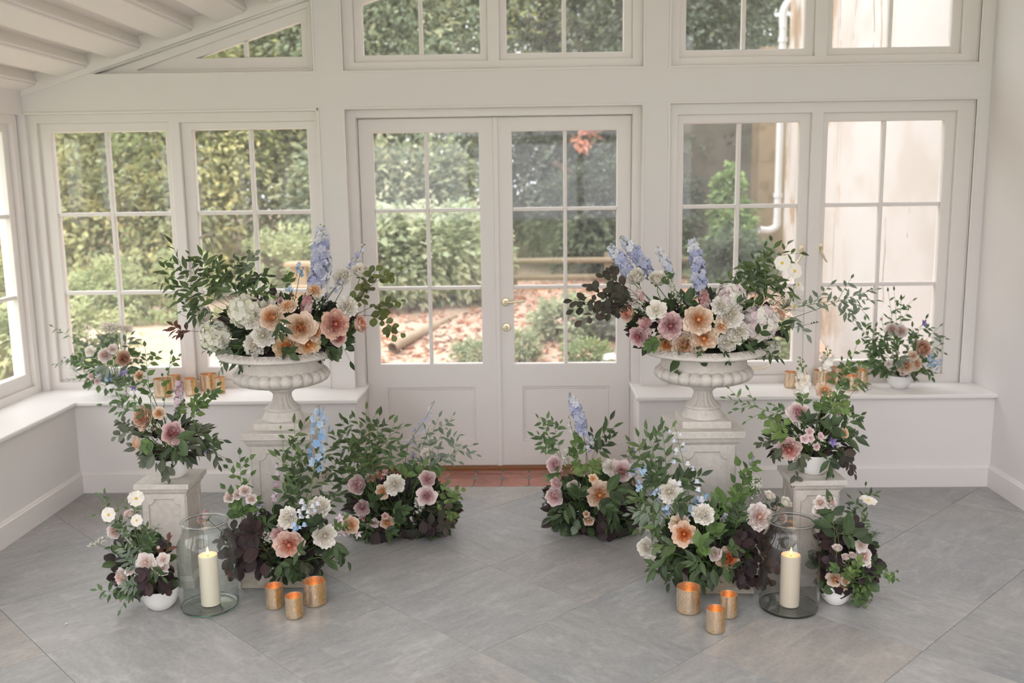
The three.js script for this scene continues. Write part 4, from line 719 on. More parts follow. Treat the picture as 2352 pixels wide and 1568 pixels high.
F('carnation', 'peach', [-1.091,1.259,-4.249], 0.0802, [-0.108,0.755,0.647], 'pale peach carnation above the peach roses in the left urn');
F('carnation', 'peach', [-0.984,1.319,-4.329], 0.0686, [0,0.759,0.651], 'peach carnation at the foot of the tall blue delphinium, left urn');
F('ruffle', 'white', [-1.26,1.207,-4.253], 0.1038, [-0.154,0.255,0.954], 'white ruffled bloom in front of the upper hydrangea, left urn');
F('ruffle', 'white', [-1.211,1.121,-4.258], 0.0957, [-0.07,0.034,0.997], 'upper of the two white ruffled blooms left of the frilly apricot rose');
F('ruffle', 'white', [-1.268,1.072,-4.296], 0.1010, [-0.172,-0.095,0.98], 'lowest white ruffled bloom over the rim of the left urn');
F('ruffle', 'white', [-0.833,1.239,-4.345], 0.0949, [0.527,0.422,0.738], 'white ruffled bloom above the salmon rose in the left urn');
F('ruffle', 'white', [-1.194,1.245,-4.29], 0.0810, [-0.038,0.346,0.938], 'white bloom peeping out behind the peach rose and hydrangea, left urn');
F('cup', 'white', [-1.506,1.199,-4.385], 0.0787, [-0.505,0.303,0.808], 'white cupped bloom left of the hydrangeas in the left urn');
F('ruffle', 'white', [-0.891,1.363,-4.505], 0.0934, [-0.303,0.505,0.808], 'left of the two white blooms under the right blue spike, left urn');
F('cup', 'white', [-0.795,1.383,-4.505], 0.0933, [0.303,0.808,0.505], 'white rose highest on the right of the left urn');
F('open', 'white', [-1.574,1.163,-4.445], 0.0665, [-0.742,0.212,0.636], 'pale white bloom at the outermost left of the left urn');
F('hydrangea', 'palegreen', [-1.295,1.229,-4.295], 0.1623, [-0.15,0.501,0.852], 'upper cream green hydrangea head in the left urn');
F('hydrangea', 'palegreen', [-1.466,1.103,-4.388], 0.1584, [-0.462,0.154,0.873], 'lower cream green hydrangea head at the left of the left urn');
F('cosmos', 'white', [-1.4,1.319,-4.375], 0.0623, [-0.106,0.266,0.958], 'white cosmos with yellow eye among the greenery, upper of two, left urn');
F('cosmos', 'white', [-1.568,1.276,-4.375], 0.0685, [-0.098,0.148,0.984], 'white cosmos facing the front at the left of the left urn');
F('cosmos', 'white', [-1.489,1.563,-4.405], 0.0722, [-0.361,0.927,-0.103], 'highest white cosmos on a long stem above the left urn');
F('cosmos', 'white', [-1.719,1.252,-4.405], 0.0568, [-0.928,0.309,0.206], 'white cosmos turned away at the far left of the left urn');
F('cosmos', 'white', [-1.55,1.226,-4.405], 0.0508, [-0.218,0.436,0.873], 'half hidden white cosmos under the front facing one, left urn');
F('bud', 'blush', [-1.466,1.477,-4.475], 0.0204, [0,0.976,0.217], 'small green bud on a thin stem above the left urn');
S('delphinium', 'lavender', [-1.009,1.302,-4.438], [-0.981,1.602,-4.555], 0.1099, 80, 0.0000, 'tallest lavender delphinium spike behind the left urn blooms');
S('delphinium', 'bluewhite', [-0.981,1.326,-4.456], [-0.958,1.478,-4.525], 0.0817, 32, 0.0000, 'short pale lavender spike leaning on the tallest one, left urn');
S('delphinium', 'lavender', [-0.886,1.359,-4.555], [-0.791,1.512,-4.575], 0.0625, 18, 0.0000, 'loose lavender delphinium spike on the right of the left urn');
S('delphinium', 'blue', [-1.091,1.366,-4.505], [-1.098,1.427,-4.505], 0.0536, 8, 0.0000, 'few blue florets left of the tall delphinium, left urn');
S('delphinium', 'lavender', [-0.93,1.299,-4.451], [-0.889,1.351,-4.505], 0.0531, 11, 0.0000, 'few lavender florets below the white blooms in the left urn');
S('stock', 'stockpink', [-1.035,1.193,-4.334], [-1.035,1.301,-4.373], 0.0659, 20, 0.0000, 'pink stock spike at the middle of the left urn');
S('stock', 'stockpink', [-1.165,1.244,-4.337], [-1.163,1.3,-4.363], 0.0439, 8, 0.0000, 'small pink stock behind the pale peach carnation, left urn');
L('white', [-0.971,1.23,-4.29], [-0.971,1.31,-4.359], 0.0671, 60, 'white lacy sprig right of the pink stock, left urn');
L('lilac', [-0.935,1.24,-4.307], [-0.935,1.297,-4.361], 0.0396, 36, 'pale lilac lacy sprig between stock and delphinium, left urn');
L('white', [-0.845,1.263,-4.469], [-0.823,1.308,-4.475], 0.0820, 40, 'thin white lacy sprig under the round green leaves, left urn');
L('red', [-1.076,1.268,-4.287], [-1.08,1.3,-4.312], 0.0552, 46, 'rusty red berry cluster above the carnation in the left urn');
L('red', [-1.081,1.183,-4.266], [-1.08,1.218,-4.269], 0.0315, 22, 'small rusty berry cluster between the peach roses, left urn');
F('cosmosblue', 'white', [-1.08,1.324,-4.259], 0.0469, [0,0.848,0.53], 'small pale blue starry bloom behind the berries, left urn');
F('bud', 'peach', [-0.973,1.175,-4.284], 0.0316, [0.206,0.309,0.928], 'small peach rosebud right of the biggest peach rose');
B('round', [-0.835,1.237,-4.413], [-0.718,1.391,-4.455], 9, 0.0426, .1, 'round leaved green branch rising at the right of the left urn');
B('round', [-0.828,1.25,-4.475], [-0.612,1.4,-4.425], 12, 0.0431, .12, 'upper round leaved green branch reaching over the right of the left urn');
B('round', [-0.778,1.207,-4.455], [-0.605,1.255,-4.415], 9, 0.0410, .1, 'middle round leaved green branch at the far right of the left urn');
B('round', [-0.777,1.187,-4.445], [-0.605,1.104,-4.395], 14, 0.0429, .16, 'lower round leaved green branch drooping at the far right of the left urn');
B('round', [-0.844,1.2,-4.386], [-0.754,1.295,-4.475], 8, 0.0404, .1, 'short round leaved green branch beside the upper white bloom, left urn');
B('brown', [-1.587,1.111,-4.475], [-1.72,1.118,-4.475], 12, 0.0497, .05, 'bronze brown leafy twig at the lower left of the left urn');
B('ruscus', [-1.401,1.25,-4.359], [-1.737,1.349,-4.415], 20, 0.0542, .12, 'longest glossy green branch reaching left from the left urn');
B('ruscus', [-1.41,1.267,-4.391], [-1.713,1.46,-4.445], 22, 0.0546, .16, 'glossy green branch arching up at the far left of the left urn');
B('ruscus', [-1.386,1.268,-4.381], [-1.575,1.444,-4.475], 16, 0.0544, .12, 'upright green branch left of the front cosmos in the left urn');
B('ruscus', [-1.384,1.265,-4.407], [-1.513,1.425,-4.495], 15, 0.0568, .1, 'green branch behind the cosmos flowers in the left urn');
B('dark', [-1.361,1.265,-4.399], [-1.403,1.45,-4.525], 16, 0.0567, .06, 'dark green branch behind the upper hydrangea, left urn');
B('eucalyptus', [-1.334,1.264,-4.409], [-1.344,1.468,-4.555], 12, 0.0507, .04, 'grey green eucalyptus branch at the top of the left urn greenery');
B('dark', [-1.319,1.27,-4.359], [-1.253,1.389,-4.475], 14, 0.0561, .1, 'dark green branch right of the hydrangea top in the left urn');
B('ruscus', [-1.298,1.254,-4.318], [-1.187,1.329,-4.315], 12, 0.0537, .1, 'short green branch left of the pink stock in the left urn');
B('dark', [-1.443,1.211,-4.356], [-1.622,1.216,-4.395], 14, 0.0522, .1, 'dark green branch under the far left cosmos, left urn');
B('ruscus', [-1.438,1.242,-4.347], [-1.65,1.292,-4.375], 14, 0.0521, .14, 'mid green branch spreading left below the longest one, left urn');
B('ruscus', [-1.351,1.293,-4.337], [-1.449,1.367,-4.405], 12, 0.0558, .1, 'green branch behind the upper front cosmos, left urn');
B('dark', [-1.31,1.293,-4.332], [-1.304,1.383,-4.435], 12, 0.0557, .04, 'dark leafy tuft above the upper hydrangea in the left urn');
N([-1.42,1.267,-4.392], [-1.456,1.442,-4.475], 0.1415, 60, 'fine thready cosmos foliage in the left urn greenery');
B('greyruscus', [-1.397,1.064,-4.355], [-1.528,1.029,-4.395], 9, 0.0525, .1, 'greyish green spray at the lower left under the hydrangea, left urn');
B('greyruscus', [-1.371,1.063,-4.322], [-1.447,0.945,-4.355], 8, 0.0561, .16, 'greyish spray drooping left of the left urn rim');
B('dark', [-1.338,1.056,-4.3], [-1.352,0.95,-4.345], 6, 0.0598, .2, 'dark green spray hanging over the left part of the left urn rim');
B('camellia', [-1.284,1.052,-4.263], [-1.279,0.964,-4.335], 4, 0.0672, .2, 'single glossy leaf hanging over the front of the left urn');
B('camellia', [-0.947,1.077,-4.272], [-0.915,1.012,-4.355], 6, 0.0751, .1, 'broad dark leaves at the right of the left urn rim');
B('dark', [-0.904,1.1,-4.311], [-0.85,0.973,-4.415], 4, 0.0677, .25, 'leaf hanging free on a thin stalk right of the left urn');
B('camellia', [-1.13,1.069,-4.21], [-1.08,1.047,-4.202], 6, 0.0585, .1, 'dark leaves tucked under the apricot roses on the left urn rim');
B('dark', [-1.119,1.209,-4.198], [-1.095,1.16,-4.133], 7, 0.0658, .1, 'narrow green leaves between the peach roses in the left urn');
B('mint', [-1.11,1.321,-4.42], [-1.156,1.382,-4.535], 9, 0.0405, .05, 'thin budding stem left of the blue florets, left urn');
arrangement('right urn', [0.813,0.997,-4.445], 'filler leaves packed under the blooms of the right urn', [0.812,1.099,-4.45], [0.339,0.162,0.155], 546, ['camellia','purple','dark'], 0.065);
F('garden', 'mauve', [0.623,1.15,-4.227], 0.1046, [-0.332,0.148,0.932], 'dusky mauve rose left of the peach roses in the right urn');
F('garden', 'peach', [0.743,1.18,-4.206], 0.1164, [0,0.362,0.932], 'ruffled peach rose high in the middle of the right urn');
F('rose', 'cream', [0.69,1.057,-4.256], 0.1162, [-0.223,-0.091,0.97], 'pale cream peach rose lowest at the rim of the right urn');
F('garden', 'peach', [0.772,1.092,-4.227], 0.1089, [-0.075,0.001,0.997], 'peach rose with a warm heart right of the cream one, right urn');
F('rose', 'apricot', [0.615,1.054,-4.289], 0.0895, [-0.316,0,0.949], 'apricot rose tucked left of the cream rose, right urn');
F('garden', 'mauve', [0.489,1.086,-4.333], 0.0860, [-0.647,-0.108,0.755], 'mauve pink rose at the lower left edge of the right urn');
F('cup', 'salmon', [0.448,1.194,-4.358], 0.0819, [-0.843,0.105,0.527], 'coral pink rose at the far left of the right urn');
F('carnation', 'peach', [0.847,1.149,-4.212], 0.0708, [0.065,0.155,0.986], 'small peach and white carnation beside the white blooms, right urn');
F('cup', 'cream', [1.139,1.177,-4.349], 0.0579, [0.505,0.303,0.808], 'creamy half open rose at the right of the right urn');
F('cup', 'white', [0.494,1.346,-4.455], 0.0919, [-0.309,0.722,0.619], 'left of the two white roses under the blue spikes, right urn');
F('cup', 'white', [0.591,1.337,-4.445], 0.0873, [0.108,0.755,0.647], 'right of the two white roses under the blue spikes, right urn');
F('open', 'white', [0.562,1.224,-4.257], 0.0883, [-0.101,0.404,0.909], 'white spray bloom above the mauve rose in the right urn');
F('ruffle', 'white', [0.884,1.198,-4.218], 0.1124, [0.105,0.314,0.943], 'large white ruffled bloom between the two hydrangeas, right urn');
F('ruffle', 'white', [0.845,1.242,-4.225], 0.0833, [-0.105,0.527,0.843], 'white ruffled bloom at the upper left of the large one, right urn');
F('ruffle', 'white', [0.928,1.115,-4.236], 0.0964, [0.212,0.061,0.975], 'white ruffled bloom left of the pink green hydrangea, right urn');
F('ruffle', 'white', [0.884,1.068,-4.25], 0.0885, [0,-0.1,0.995], 'lowest white ruffled bloom over the rim of the right urn');
F('hydrangea', 'greenpink', [0.898,1.262,-4.279], 0.1482, [0.05,0.706,0.706], 'upper blush hydrangea head in the right urn');
F('hydrangea', 'greenpink', [1.033,1.149,-4.293], 0.1728, [0.262,0.209,0.942], 'large pink and green hydrangea head in the right urn');
F('hydrangea', 'palegreen', [1.12,1.008,-4.445], 0.1061, [0.411,-0.257,0.874], 'small pale green hydrangea under the large one, right urn');
F('cosmos', 'white', [1.147,1.411,-4.375], 0.0693, [-0.206,0.309,0.928], 'highest white cosmos at the right of the right urn');
F('cosmos', 'white', [1.204,1.374,-4.375], 0.0714, [0.105,0.314,0.943], 'white cosmos with yellow eye beside the highest one, right urn');
F('cosmos', 'white', [1.222,1.311,-4.375], 0.0675, [0.647,0.539,0.539], 'white cosmos turned right below the pair, right urn');
F('cosmos', 'white', [1.204,1.211,-4.375], 0.0877, [0.755,0.108,0.647], 'large white cosmos seen from the side at the right of the right urn');
F('bud', 'palegreen', [1.102,1.237,-4.375], 0.0478, [-0.108,0.755,0.647], 'greenish white closed cosmos bud in the right urn');
S('delphinium', 'lavender', [0.476,1.331,-4.505], [0.366,1.497,-4.485], 0.0902, 62, 0.0000, 'lavender delphinium spike leaning far left from the right urn');
S('delphinium', 'lavender', [0.57,1.343,-4.535], [0.424,1.532,-4.525], 0.0866, 62, 0.0000, 'second lavender spike leaning left behind the first, right urn');
S('delphinium', 'bluewhite', [0.665,1.331,-4.525], [0.595,1.481,-4.535], 0.0658, 40, 0.0000, 'slim whitish delphinium spike in the right urn');
S('delphinium', 'lavender', [0.779,1.279,-4.385], [0.754,1.524,-4.525], 0.0879, 82, 0.0000, 'upright lavender delphinium spike at the middle of the right urn');
S('stock', 'stockpink', [0.781,1.198,-4.3], [0.78,1.299,-4.347], 0.0629, 20, 0.0000, 'pink stock spike below the upright delphinium, right urn');
S('stock', 'stockpink', [0.527,1.083,-4.363], [0.506,1.169,-4.355], 0.0762, 20, 0.0000, 'pink stock cluster at the left of the right urn');
S('stock', 'stockpink', [0.505,1.245,-4.391], [0.495,1.296,-4.445], 0.0521, 10, 0.0000, 'small pink stock under the white roses, right urn');
S('stock', 'stockpink', [0.593,1.149,-4.322], [0.581,1.177,-4.325], 0.0554, 9, 0.0000, 'pale pink stock florets left of the mauve rose, right urn');
L('white', [0.686,1.21,-4.246], [0.647,1.322,-4.414], 0.0699, 120, 'feathery white lilac plume in the right urn');
L('white', [0.516,1.192,-4.308], [0.467,1.243,-4.445], 0.0867, 90, 'lacy white sprig at the left of the right urn');
L('red', [0.793,1.143,-4.238], [0.782,1.191,-4.236], 0.0466, 50, 'brownish berry cluster on the ruffled peach rose, right urn');
L('black', [1.231,1.21,-4.445], [1.244,1.251,-4.445], 0.0324, 6, 'black berry twig beside the side facing cosmos, right urn');
L('black', [1.282,1.124,-4.445], [1.347,1.127,-4.445], 0.0244, 4, 'thin twig with two black berries at the right of the right urn');
B('smoke', [0.469,1.27,-4.425], [0.2,1.205,-4.385], 16, 0.0505, .1, 'longest dark smoke bush branch reaching left from the right urn');
B('smoke', [0.467,1.244,-4.405], [0.239,1.16,-4.355], 10, 0.0503, .12, 'lower dark smoke bush branch left of the right urn');
B('smoke', [0.47,1.28,-4.405], [0.26,1.266,-4.375], 13, 0.0502, .14, 'middle dark smoke bush branch left of the right urn');
B('smoke', [0.481,1.28,-4.445], [0.343,1.353,-4.425], 12, 0.0527, .1, 'upper dark smoke bush branch left of the right urn');
B('smoke', [0.466,1.245,-4.395], [0.349,1.188,-4.345], 10, 0.0542, .1, 'short drooping smoke bush branch left of the right urn');
B('smoke', [0.481,1.25,-4.351], [0.382,1.295,-4.355], 12, 0.0556, .1, 'dense smoke bush leaves beside the coral pink rose, right urn');
B('ruscus', [1.029,1.242,-4.369], [1.198,1.487,-4.485], 20, 0.0517, .08, 'tallest green branch at the upper right of the right urn');
B('ruscus', [1.022,1.24,-4.384], [1.099,1.475,-4.505], 16, 0.0519, .05, 'upright green branch left of the tallest one, right urn');
B('ruscus', [1.007,1.243,-4.36], [0.982,1.405,-4.475], 16, 0.0536, .1, 'green branch above the upper hydrangea in the right urn');
B('ruscus', [0.994,1.265,-4.35], [0.884,1.325,-4.359], 12, 0.0515, .1, 'low green branch behind the upper hydrangea, right urn');
B('ruscus', [1.03,1.246,-4.333], [1.147,1.336,-4.415], 14, 0.0533, .08, 'green branch behind the cosmos flowers in the right urn');
B('ruscus', [1.038,1.262,-4.37], [1.033,1.375,-4.445], 14, 0.0537, .06, 'leafy green tuft at the middle of the right urn greenery');
B('ruscus', [1.045,1.234,-4.352], [1.214,1.304,-4.425], 12, 0.0516, .1, 'green branch among the cosmos at the right of the right urn');
B('silver', [1.199,1.186,-4.445], [1.611,1.224,-4.465], 30, 0.0426, .1, 'very long airy branch reaching right in front of the window, right urn');
B('silver', [1.418,1.249,-4.445], [1.509,1.132,-4.425], 9, 0.0384, .08, 'drooping side shoot of the long airy branch right of the right urn');
B('silver', [1.439,1.228,-4.445], [1.605,1.279,-4.445], 10, 0.0384, .05, 'upper side shoot at the end of the long airy branch, right urn');
B('silver', [1.179,1.171,-4.405], [1.271,1.08,-4.385], 6, 0.0503, .1, 'short airy twig drooping right of the right urn');
N([1.146,1.187,-4.394], [1.209,1.21,-4.445], 0.1804, 70, 'fine thready cosmos foliage at the right of the right urn');
B('dark', [1.13,1.146,-4.328], [1.175,1.082,-4.355], 9, 0.0593, .08, 'dark green leaves right of the pink green hydrangea, right urn');
B('camellia', [0.655,1.056,-4.181], [0.664,0.944,-4.275], 3, 0.0808, .2, 'single large glossy leaf hanging over the front of the right urn');
B('camellia', [0.727,1.057,-4.171], [0.766,0.998,-4.214], 6, 0.0575, .15, 'dark leaves hanging below the peach roses on the right urn rim');
B('dark', [0.848,1.053,-4.186], [0.878,1.004,-4.216], 7, 0.0539, .1, 'dark leaves over the rim under the lowest white bloom, right urn');
B('dark', [0.929,1.078,-4.211], [1.018,1.01,-4.285], 9, 0.0618, .1, 'dark spray at the right part of the right urn rim');
B('dark', [1.032,1.029,-4.316], [1.14,0.974,-4.345], 8, 0.0515, .1, 'dark spray drooping under the small hydrangea, right urn');
B('mint', [0.586,1.087,-4.234], [0.531,1.056,-4.259], 8, 0.0506, .08, 'fresh green leaves at the left of the right urn rim');
B('camellia', [0.685,1.247,-4.203], [0.704,1.27,-4.17], 5, 0.0729, .05, 'upright glossy leaf beside the pink stock in the right urn');
B('mint', [0.645,1.304,-4.395], [0.637,1.366,-4.485], 9, 0.0400, .08, 'small green shoot between the delphiniums, right urn');
B('dark', [0.898,1.248,-4.172], [0.925,1.261,-4.158], 5, 0.0533, .1, 'dark leaves between the two hydrangeas in the right urn');
B('camellia', [0.99,1.11,-4.162], [1.008,1.146,-4.128], 3, 0.0534, .05, 'green leaf lying across the large hydrangea, right urn');
arrangement('bowl on the low left pedestal', [-1.628,0.563,-4.175], 'filler leaves packed in the bowl on the low left pedestal', [-1.636,0.639,-4.18], [0.168,0.124,0.089], 231, ['dark','sage','purple'], 0.058);
F('garden', 'dusty', [-1.726,0.785,-4.099], 0.1041, [-0.318,0.424,0.848], 'large dusty peach rose at the left of the low left pedestal bowl');
F('rose', 'mauve', [-1.568,0.731,-4.026], 0.0943, [-0.098,0.195,0.976], 'mauve rose behind a green leaf in the low left pedestal bowl');
F('garden', 'peach', [-1.638,0.809,-4.072], 0.0516, [0.206,0.309,0.928], 'small peach bloom right of the dusty rose, low left pedestal');
F('garden', 'peach', [-1.744,0.965,-4.145], 0.0460, [-0.105,0.314,0.943], 'pale peach bloom on a tall stem above the low left pedestal');
F('cup', 'peach', [-1.738,0.676,-4.071], 0.0665, [-0.755,-0.108,0.647], 'peach rose facing left below the dusty one, low left pedestal');
F('bud', 'salmon', [-1.659,0.74,-4.068], 0.0249, [-0.206,0.309,0.928], 'small pink bud under the dusty rose, low left pedestal');
S('stock', 'lilacpink', [-1.568,0.813,-4.112], [-1.577,0.954,-4.155], 0.0521, 24, 0.0000, 'dusty pink stock spike standing over the low left pedestal bowl');
F('clematis', 'violet', [-1.808,0.974,-4.145], 0.0464, [-0.207,0.83,0.518], 'upper violet clematis at the left above the low left pedestal');
F('clematis', 'violet', [-1.769,0.912,-4.145], 0.0349, [-0.218,-0.436,0.873], 'middle violet clematis at the left, low left pedestal');
F('clematis', 'violet', [-1.846,0.843,-4.145], 0.0467, [-0.609,-0.609,0.508], 'violet clematis hanging lowest at the left, low left pedestal');
F('clematis', 'violet', [-1.51,0.72,-4.035], 0.0418, [0.389,0.291,0.874], 'violet clematis beside the mauve rose, low left pedestal');
F('clematis', 'violet', [-1.456,0.618,-4.133], 0.0430, [0.518,0.207,0.83], 'violet clematis at the lower right of the low left pedestal bowl');
B('mint', [-1.67,0.774,-4.088], [-1.71,1.093,-4.155], 16, 0.0385, .02, 'tallest mint stem above the low left pedestal bowl');
B('mint', [-1.635,0.805,-4.123], [-1.603,1.051,-4.175], 12, 0.0310, .03, 'second thin mint stem right of the tallest, low left pedestal');
B('mint', [-1.524,0.767,-4.11], [-1.401,0.912,-4.155], 15, 0.0386, .05, 'mint stem leaning right from the low left pedestal bowl');
B('jasmine', [-1.667,0.785,-4.083], [-1.906,0.837,-4.125], 12, 0.0422, .1, 'long thin trail reaching left from the low left pedestal bowl');
B('jasmine', [-1.688,0.79,-4.103], [-1.849,0.929,-4.155], 14, 0.0424, .06, 'leafy shoot below the upper clematis, low left pedestal');
B('lime', [-1.509,0.757,-4.111], [-1.466,0.851,-4.175], 12, 0.0425, .05, 'pale green rounded shoot at the right, low left pedestal');
B('mint', [-1.545,0.791,-4.056], [-1.547,0.843,-4.125], 10, 0.0381, .03, 'green shoots at the foot of the pink stock, low left pedestal');
B('sage', [-1.61,0.65,-3.998], [-1.607,0.518,-4.055], 9, 0.0567, .1, 'grey sage leaves hanging down over the low left pedestal bowl');
B('sage', [-1.635,0.643,-4.012], [-1.705,0.608,-4.037], 8, 0.0569, .1, 'grey sage leaves at the lower left of the low left pedestal bowl');
B('sage', [-1.747,0.728,-4.077], [-1.847,0.694,-4.105], 7, 0.0538, .08, 'grey leaves at the far left of the low left pedestal bowl');
B('olive', [-1.736,0.744,-4.092], [-1.841,0.758,-4.135], 8, 0.0501, .08, 'dull green leaves left of the dusty rose, low left pedestal');
B('dark', [-1.504,0.718,-4.034], [-1.369,0.68,-4.095], 12, 0.0570, .1, 'bright green branch at the right of the low left pedestal bowl');
B('olive', [-1.515,0.689,-4.032], [-1.366,0.597,-4.095], 12, 0.0495, .1, 'olive branch drooping at the right of the low left pedestal bowl');
B('camellia', [-1.53,0.732,-3.925], [-1.46,0.735,-3.913], 3, 0.0741, .02, 'long green leaf lying across the mauve rose, low left pedestal');
B('olive', [-1.517,0.685,-4.011], [-1.43,0.743,-4.047], 10, 0.0530, .08, 'broad olive leaves at the upper right, low left pedestal');
B('mint', [-1.642,0.71,-3.994], [-1.683,0.672,-3.994], 10, 0.0490, .08, 'fresh green leaves under the dusty rose, low left pedestal');
B('dark', [-1.548,0.697,-3.967], [-1.524,0.647,-3.971], 10, 0.0524, .08, 'dark leaves at the front of the low left pedestal bowl');
L('green', [-1.716,0.707,-4.082], [-1.685,0.773,-4.091], 0.0385, 40, 'pale green lacy sprig under the dusty rose, low left pedestal');
arrangement('bowl on the low right pedestal', [1.255,0.556,-4.16], 'filler leaves packed in the bowl on the low right pedestal', [1.241,0.629,-4.165], [0.166,0.122,0.089], 252, ['dark','camellia','purple'], 0.058);
F('rose', 'pink', [1.155,0.795,-4.055], 0.0874, [-0.101,0.504,0.858], 'pale pink rose at the upper left of the low right pedestal bowl');
F('garden', 'rose', [1.116,0.629,-4.042], 0.0979, [-0.404,-0.101,0.909], 'full coral pink rose at the lower left of the low right pedestal bowl');
F('carnation', 'peach', [1.286,0.874,-4.13], 0.0783, [0,0.6,0.8], 'peach carnation high on its stem above the low right pedestal');
F('open', 'pink', [1.194,0.718,-4.011], 0.0383, [0,0.406,0.914], 'topmost small pink bloom in the middle of the low right pedestal bowl');
F('open', 'pink', [1.172,0.685,-4.012], 0.0384, [-0.108,0.216,0.97], 'small pink bloom at the lower left of the little cluster, low right pedestal');
F('open', 'pink', [1.199,0.688,-4.011], 0.0323, [0.105,0.314,0.943], 'small pink bloom at the centre of the little cluster, low right pedestal');
F('open', 'pink', [1.244,0.696,-4.014], 0.0343, [0.206,0.309,0.928], 'small pink bloom right of the little cluster, low right pedestal');
F('open', 'pink', [1.229,0.647,-4.019], 0.0344, [0.11,0,0.994], 'small pink bloom lowest in the little cluster, low right pedestal');
F('bud', 'pink', [1.161,0.696,-4.044], 0.0245, [-0.331,0.331,0.883], 'pink bud left of the little pink cluster, low right pedestal');
F('cup', 'peach', [1.351,0.695,-4.057], 0.0489, [0.566,0.226,0.793], 'peach bloom half hidden at the right, low right pedestal');
F('clematis', 'violet', [1.296,0.664,-4.03], 0.0489, [0.199,0.398,0.896], 'violet clematis at the right of the little pink cluster, low right pedestal');
F('clematis', 'violet', [1.366,0.536,-4.13], 0.0464, [0.206,-0.309,0.928], 'violet clematis hanging under the low right pedestal bowl rim');
F('clematis', 'violet', [1.473,0.873,-4.13], 0.0381, [0.331,-0.883,0.331], 'violet clematis nodding far right above the low right pedestal');
F('bud', 'lilacpink', [1.339,0.628,-4.081], 0.0267, [0.318,-0.424,0.848], 'mauve clematis bud right of the bowl, low right pedestal');
S('snapdragon', 'white', [1.184,0.846,-4.13], [1.17,1.025,-4.13], 0.0803, 30, 0.0000, 'white snapdragon spike at the left above the low right pedestal');
S('snapdragon', 'white', [1.296,0.952,-4.18], [1.299,1.061,-4.18], 0.0654, 18, 0.0000, 'second white snapdragon farther right above the low right pedestal');
B('mint', [1.31,0.767,-4.127], [1.4,1.014,-4.18], 14, 0.0383, .02, 'mint stem with a flower tip right of the snapdragons, low right pedestal');
B('mint', [1.326,0.772,-4.149], [1.441,1.06,-4.2], 14, 0.0385, .02, 'tallest mint stem curling over the low right pedestal');
B('jasmine', [1.309,0.799,-4.16], [1.475,0.931,-4.16], 12, 0.0462, .06, 'shoot leaning right towards the nodding clematis, low right pedestal');
B('mint', [1.179,0.792,-4.071], [1.188,0.905,-4.13], 9, 0.0378, .0, 'leafy stem of the white snapdragon, low right pedestal');
B('jasmine', [1.101,0.758,-4.092], [0.857,0.841,-4.13], 18, 0.0323, .06, 'long thin trail reaching left from the low right pedestal bowl');
B('jasmine', [1.125,0.772,-4.114], [1.069,0.801,-4.16], 9, 0.0325, .06, 'short thin trail above the left leaves, low right pedestal');
B('lime', [1.115,0.724,-4.034], [1.031,0.757,-4.1], 8, 0.0638, .06, 'broad yellow green leaves at the left of the low right pedestal bowl');
B('lime', [1.116,0.704,-3.999], [1.039,0.712,-4.033], 7, 0.0596, .06, 'lower yellow green leaf pair at the left, low right pedestal');
B('olive', [1.094,0.671,-4.053], [1.002,0.644,-4.11], 10, 0.0473, .08, 'dark olive leaves at the far left of the low right pedestal bowl');
B('olive', [1.087,0.659,-4.026], [1.066,0.581,-4.08], 9, 0.0470, .08, 'dark olive leaves hanging left of the coral pink rose, low right pedestal');
B('lime', [1.264,0.762,-4.069], [1.378,0.832,-4.14], 14, 0.0491, .06, 'fresh lime green shoots under the peach carnation, low right pedestal');
B('mint', [1.239,0.777,-4.05], [1.295,0.857,-4.12], 9, 0.0489, .04, 'green leaves on the carnation stem, low right pedestal');
B('dark', [1.323,0.694,-4.069], [1.448,0.759,-4.13], 11, 0.0511, .08, 'dark pointed sprig at the upper right, low right pedestal');
B('dark', [1.315,0.672,-4.04], [1.44,0.671,-4.1], 8, 0.0678, .08, 'large green leaves at the far right of the low right pedestal bowl');
B('smoke', [1.341,0.628,-4.059], [1.417,0.504,-4.09], 10, 0.0530, .08, 'grey purple leaves hanging at the lower right, low right pedestal');
B('dark', [1.267,0.617,-3.998], [1.306,0.524,-4.04], 8, 0.0560, .12, 'green leaves hanging over the right of the bowl, low right pedestal');
B('sage', [1.142,0.622,-3.983], [1.138,0.482,-4.04], 8, 0.0465, .08, 'narrow leaves trailing down the front of the low right pedestal');
B('olive', [1.143,0.636,-3.967], [1.155,0.609,-3.963], 7, 0.0556, .06, 'rounded dull leaves right of the coral pink rose, low right pedestal');
B('camellia', [1.165,0.729,-4.013], [1.175,0.779,-4.004], 6, 0.0747, .05, 'tall dark leaf right of the pale pink rose, low right pedestal');
B('camellia', [1.269,0.717,-4.018], [1.294,0.747,-4.013], 8, 0.0636, .05, 'dark leaves at the middle right, low right pedestal');
L('white', [1.239,0.765,-4.061], [1.259,0.819,-4.16], 0.0490, 50, 'thin lacy sprig below the second snapdragon, low right pedestal');
L('pink', [1.328,0.731,-4.076], [1.354,0.767,-4.128], 0.0492, 30, 'small brownish lacy head at the upper right, low right pedestal');
arrangement('bowl in the left corner of the window sill', [-2.494,0.588,-5.62], 'filler leaves packed in the bowl on the left window sill', [-2.55,0.719,-5.625], [0.212,0.154,0.089], 105, ['mint','jasmine'], 0.052);
F('carnation', 'white', [-2.519,0.989,-5.59], 0.0783, [-0.105,0.843,0.527], 'leftmost of three white carnations above the corner sill bowl');
F('carnation', 'white', [-2.471,0.978,-5.59], 0.0783, [0,0.848,0.53], 'middle of three white carnations above the corner sill bowl');
F('carnation', 'white', [-2.403,0.972,-5.59], 0.0727, [0.218,0.873,0.436], 'rightmost of three white carnations above the corner sill bowl');
F('cup', 'dusty', [-2.385,0.804,-5.483], 0.0882, [0.331,0.331,0.883], 'dusty pink rose in the corner sill bowl');
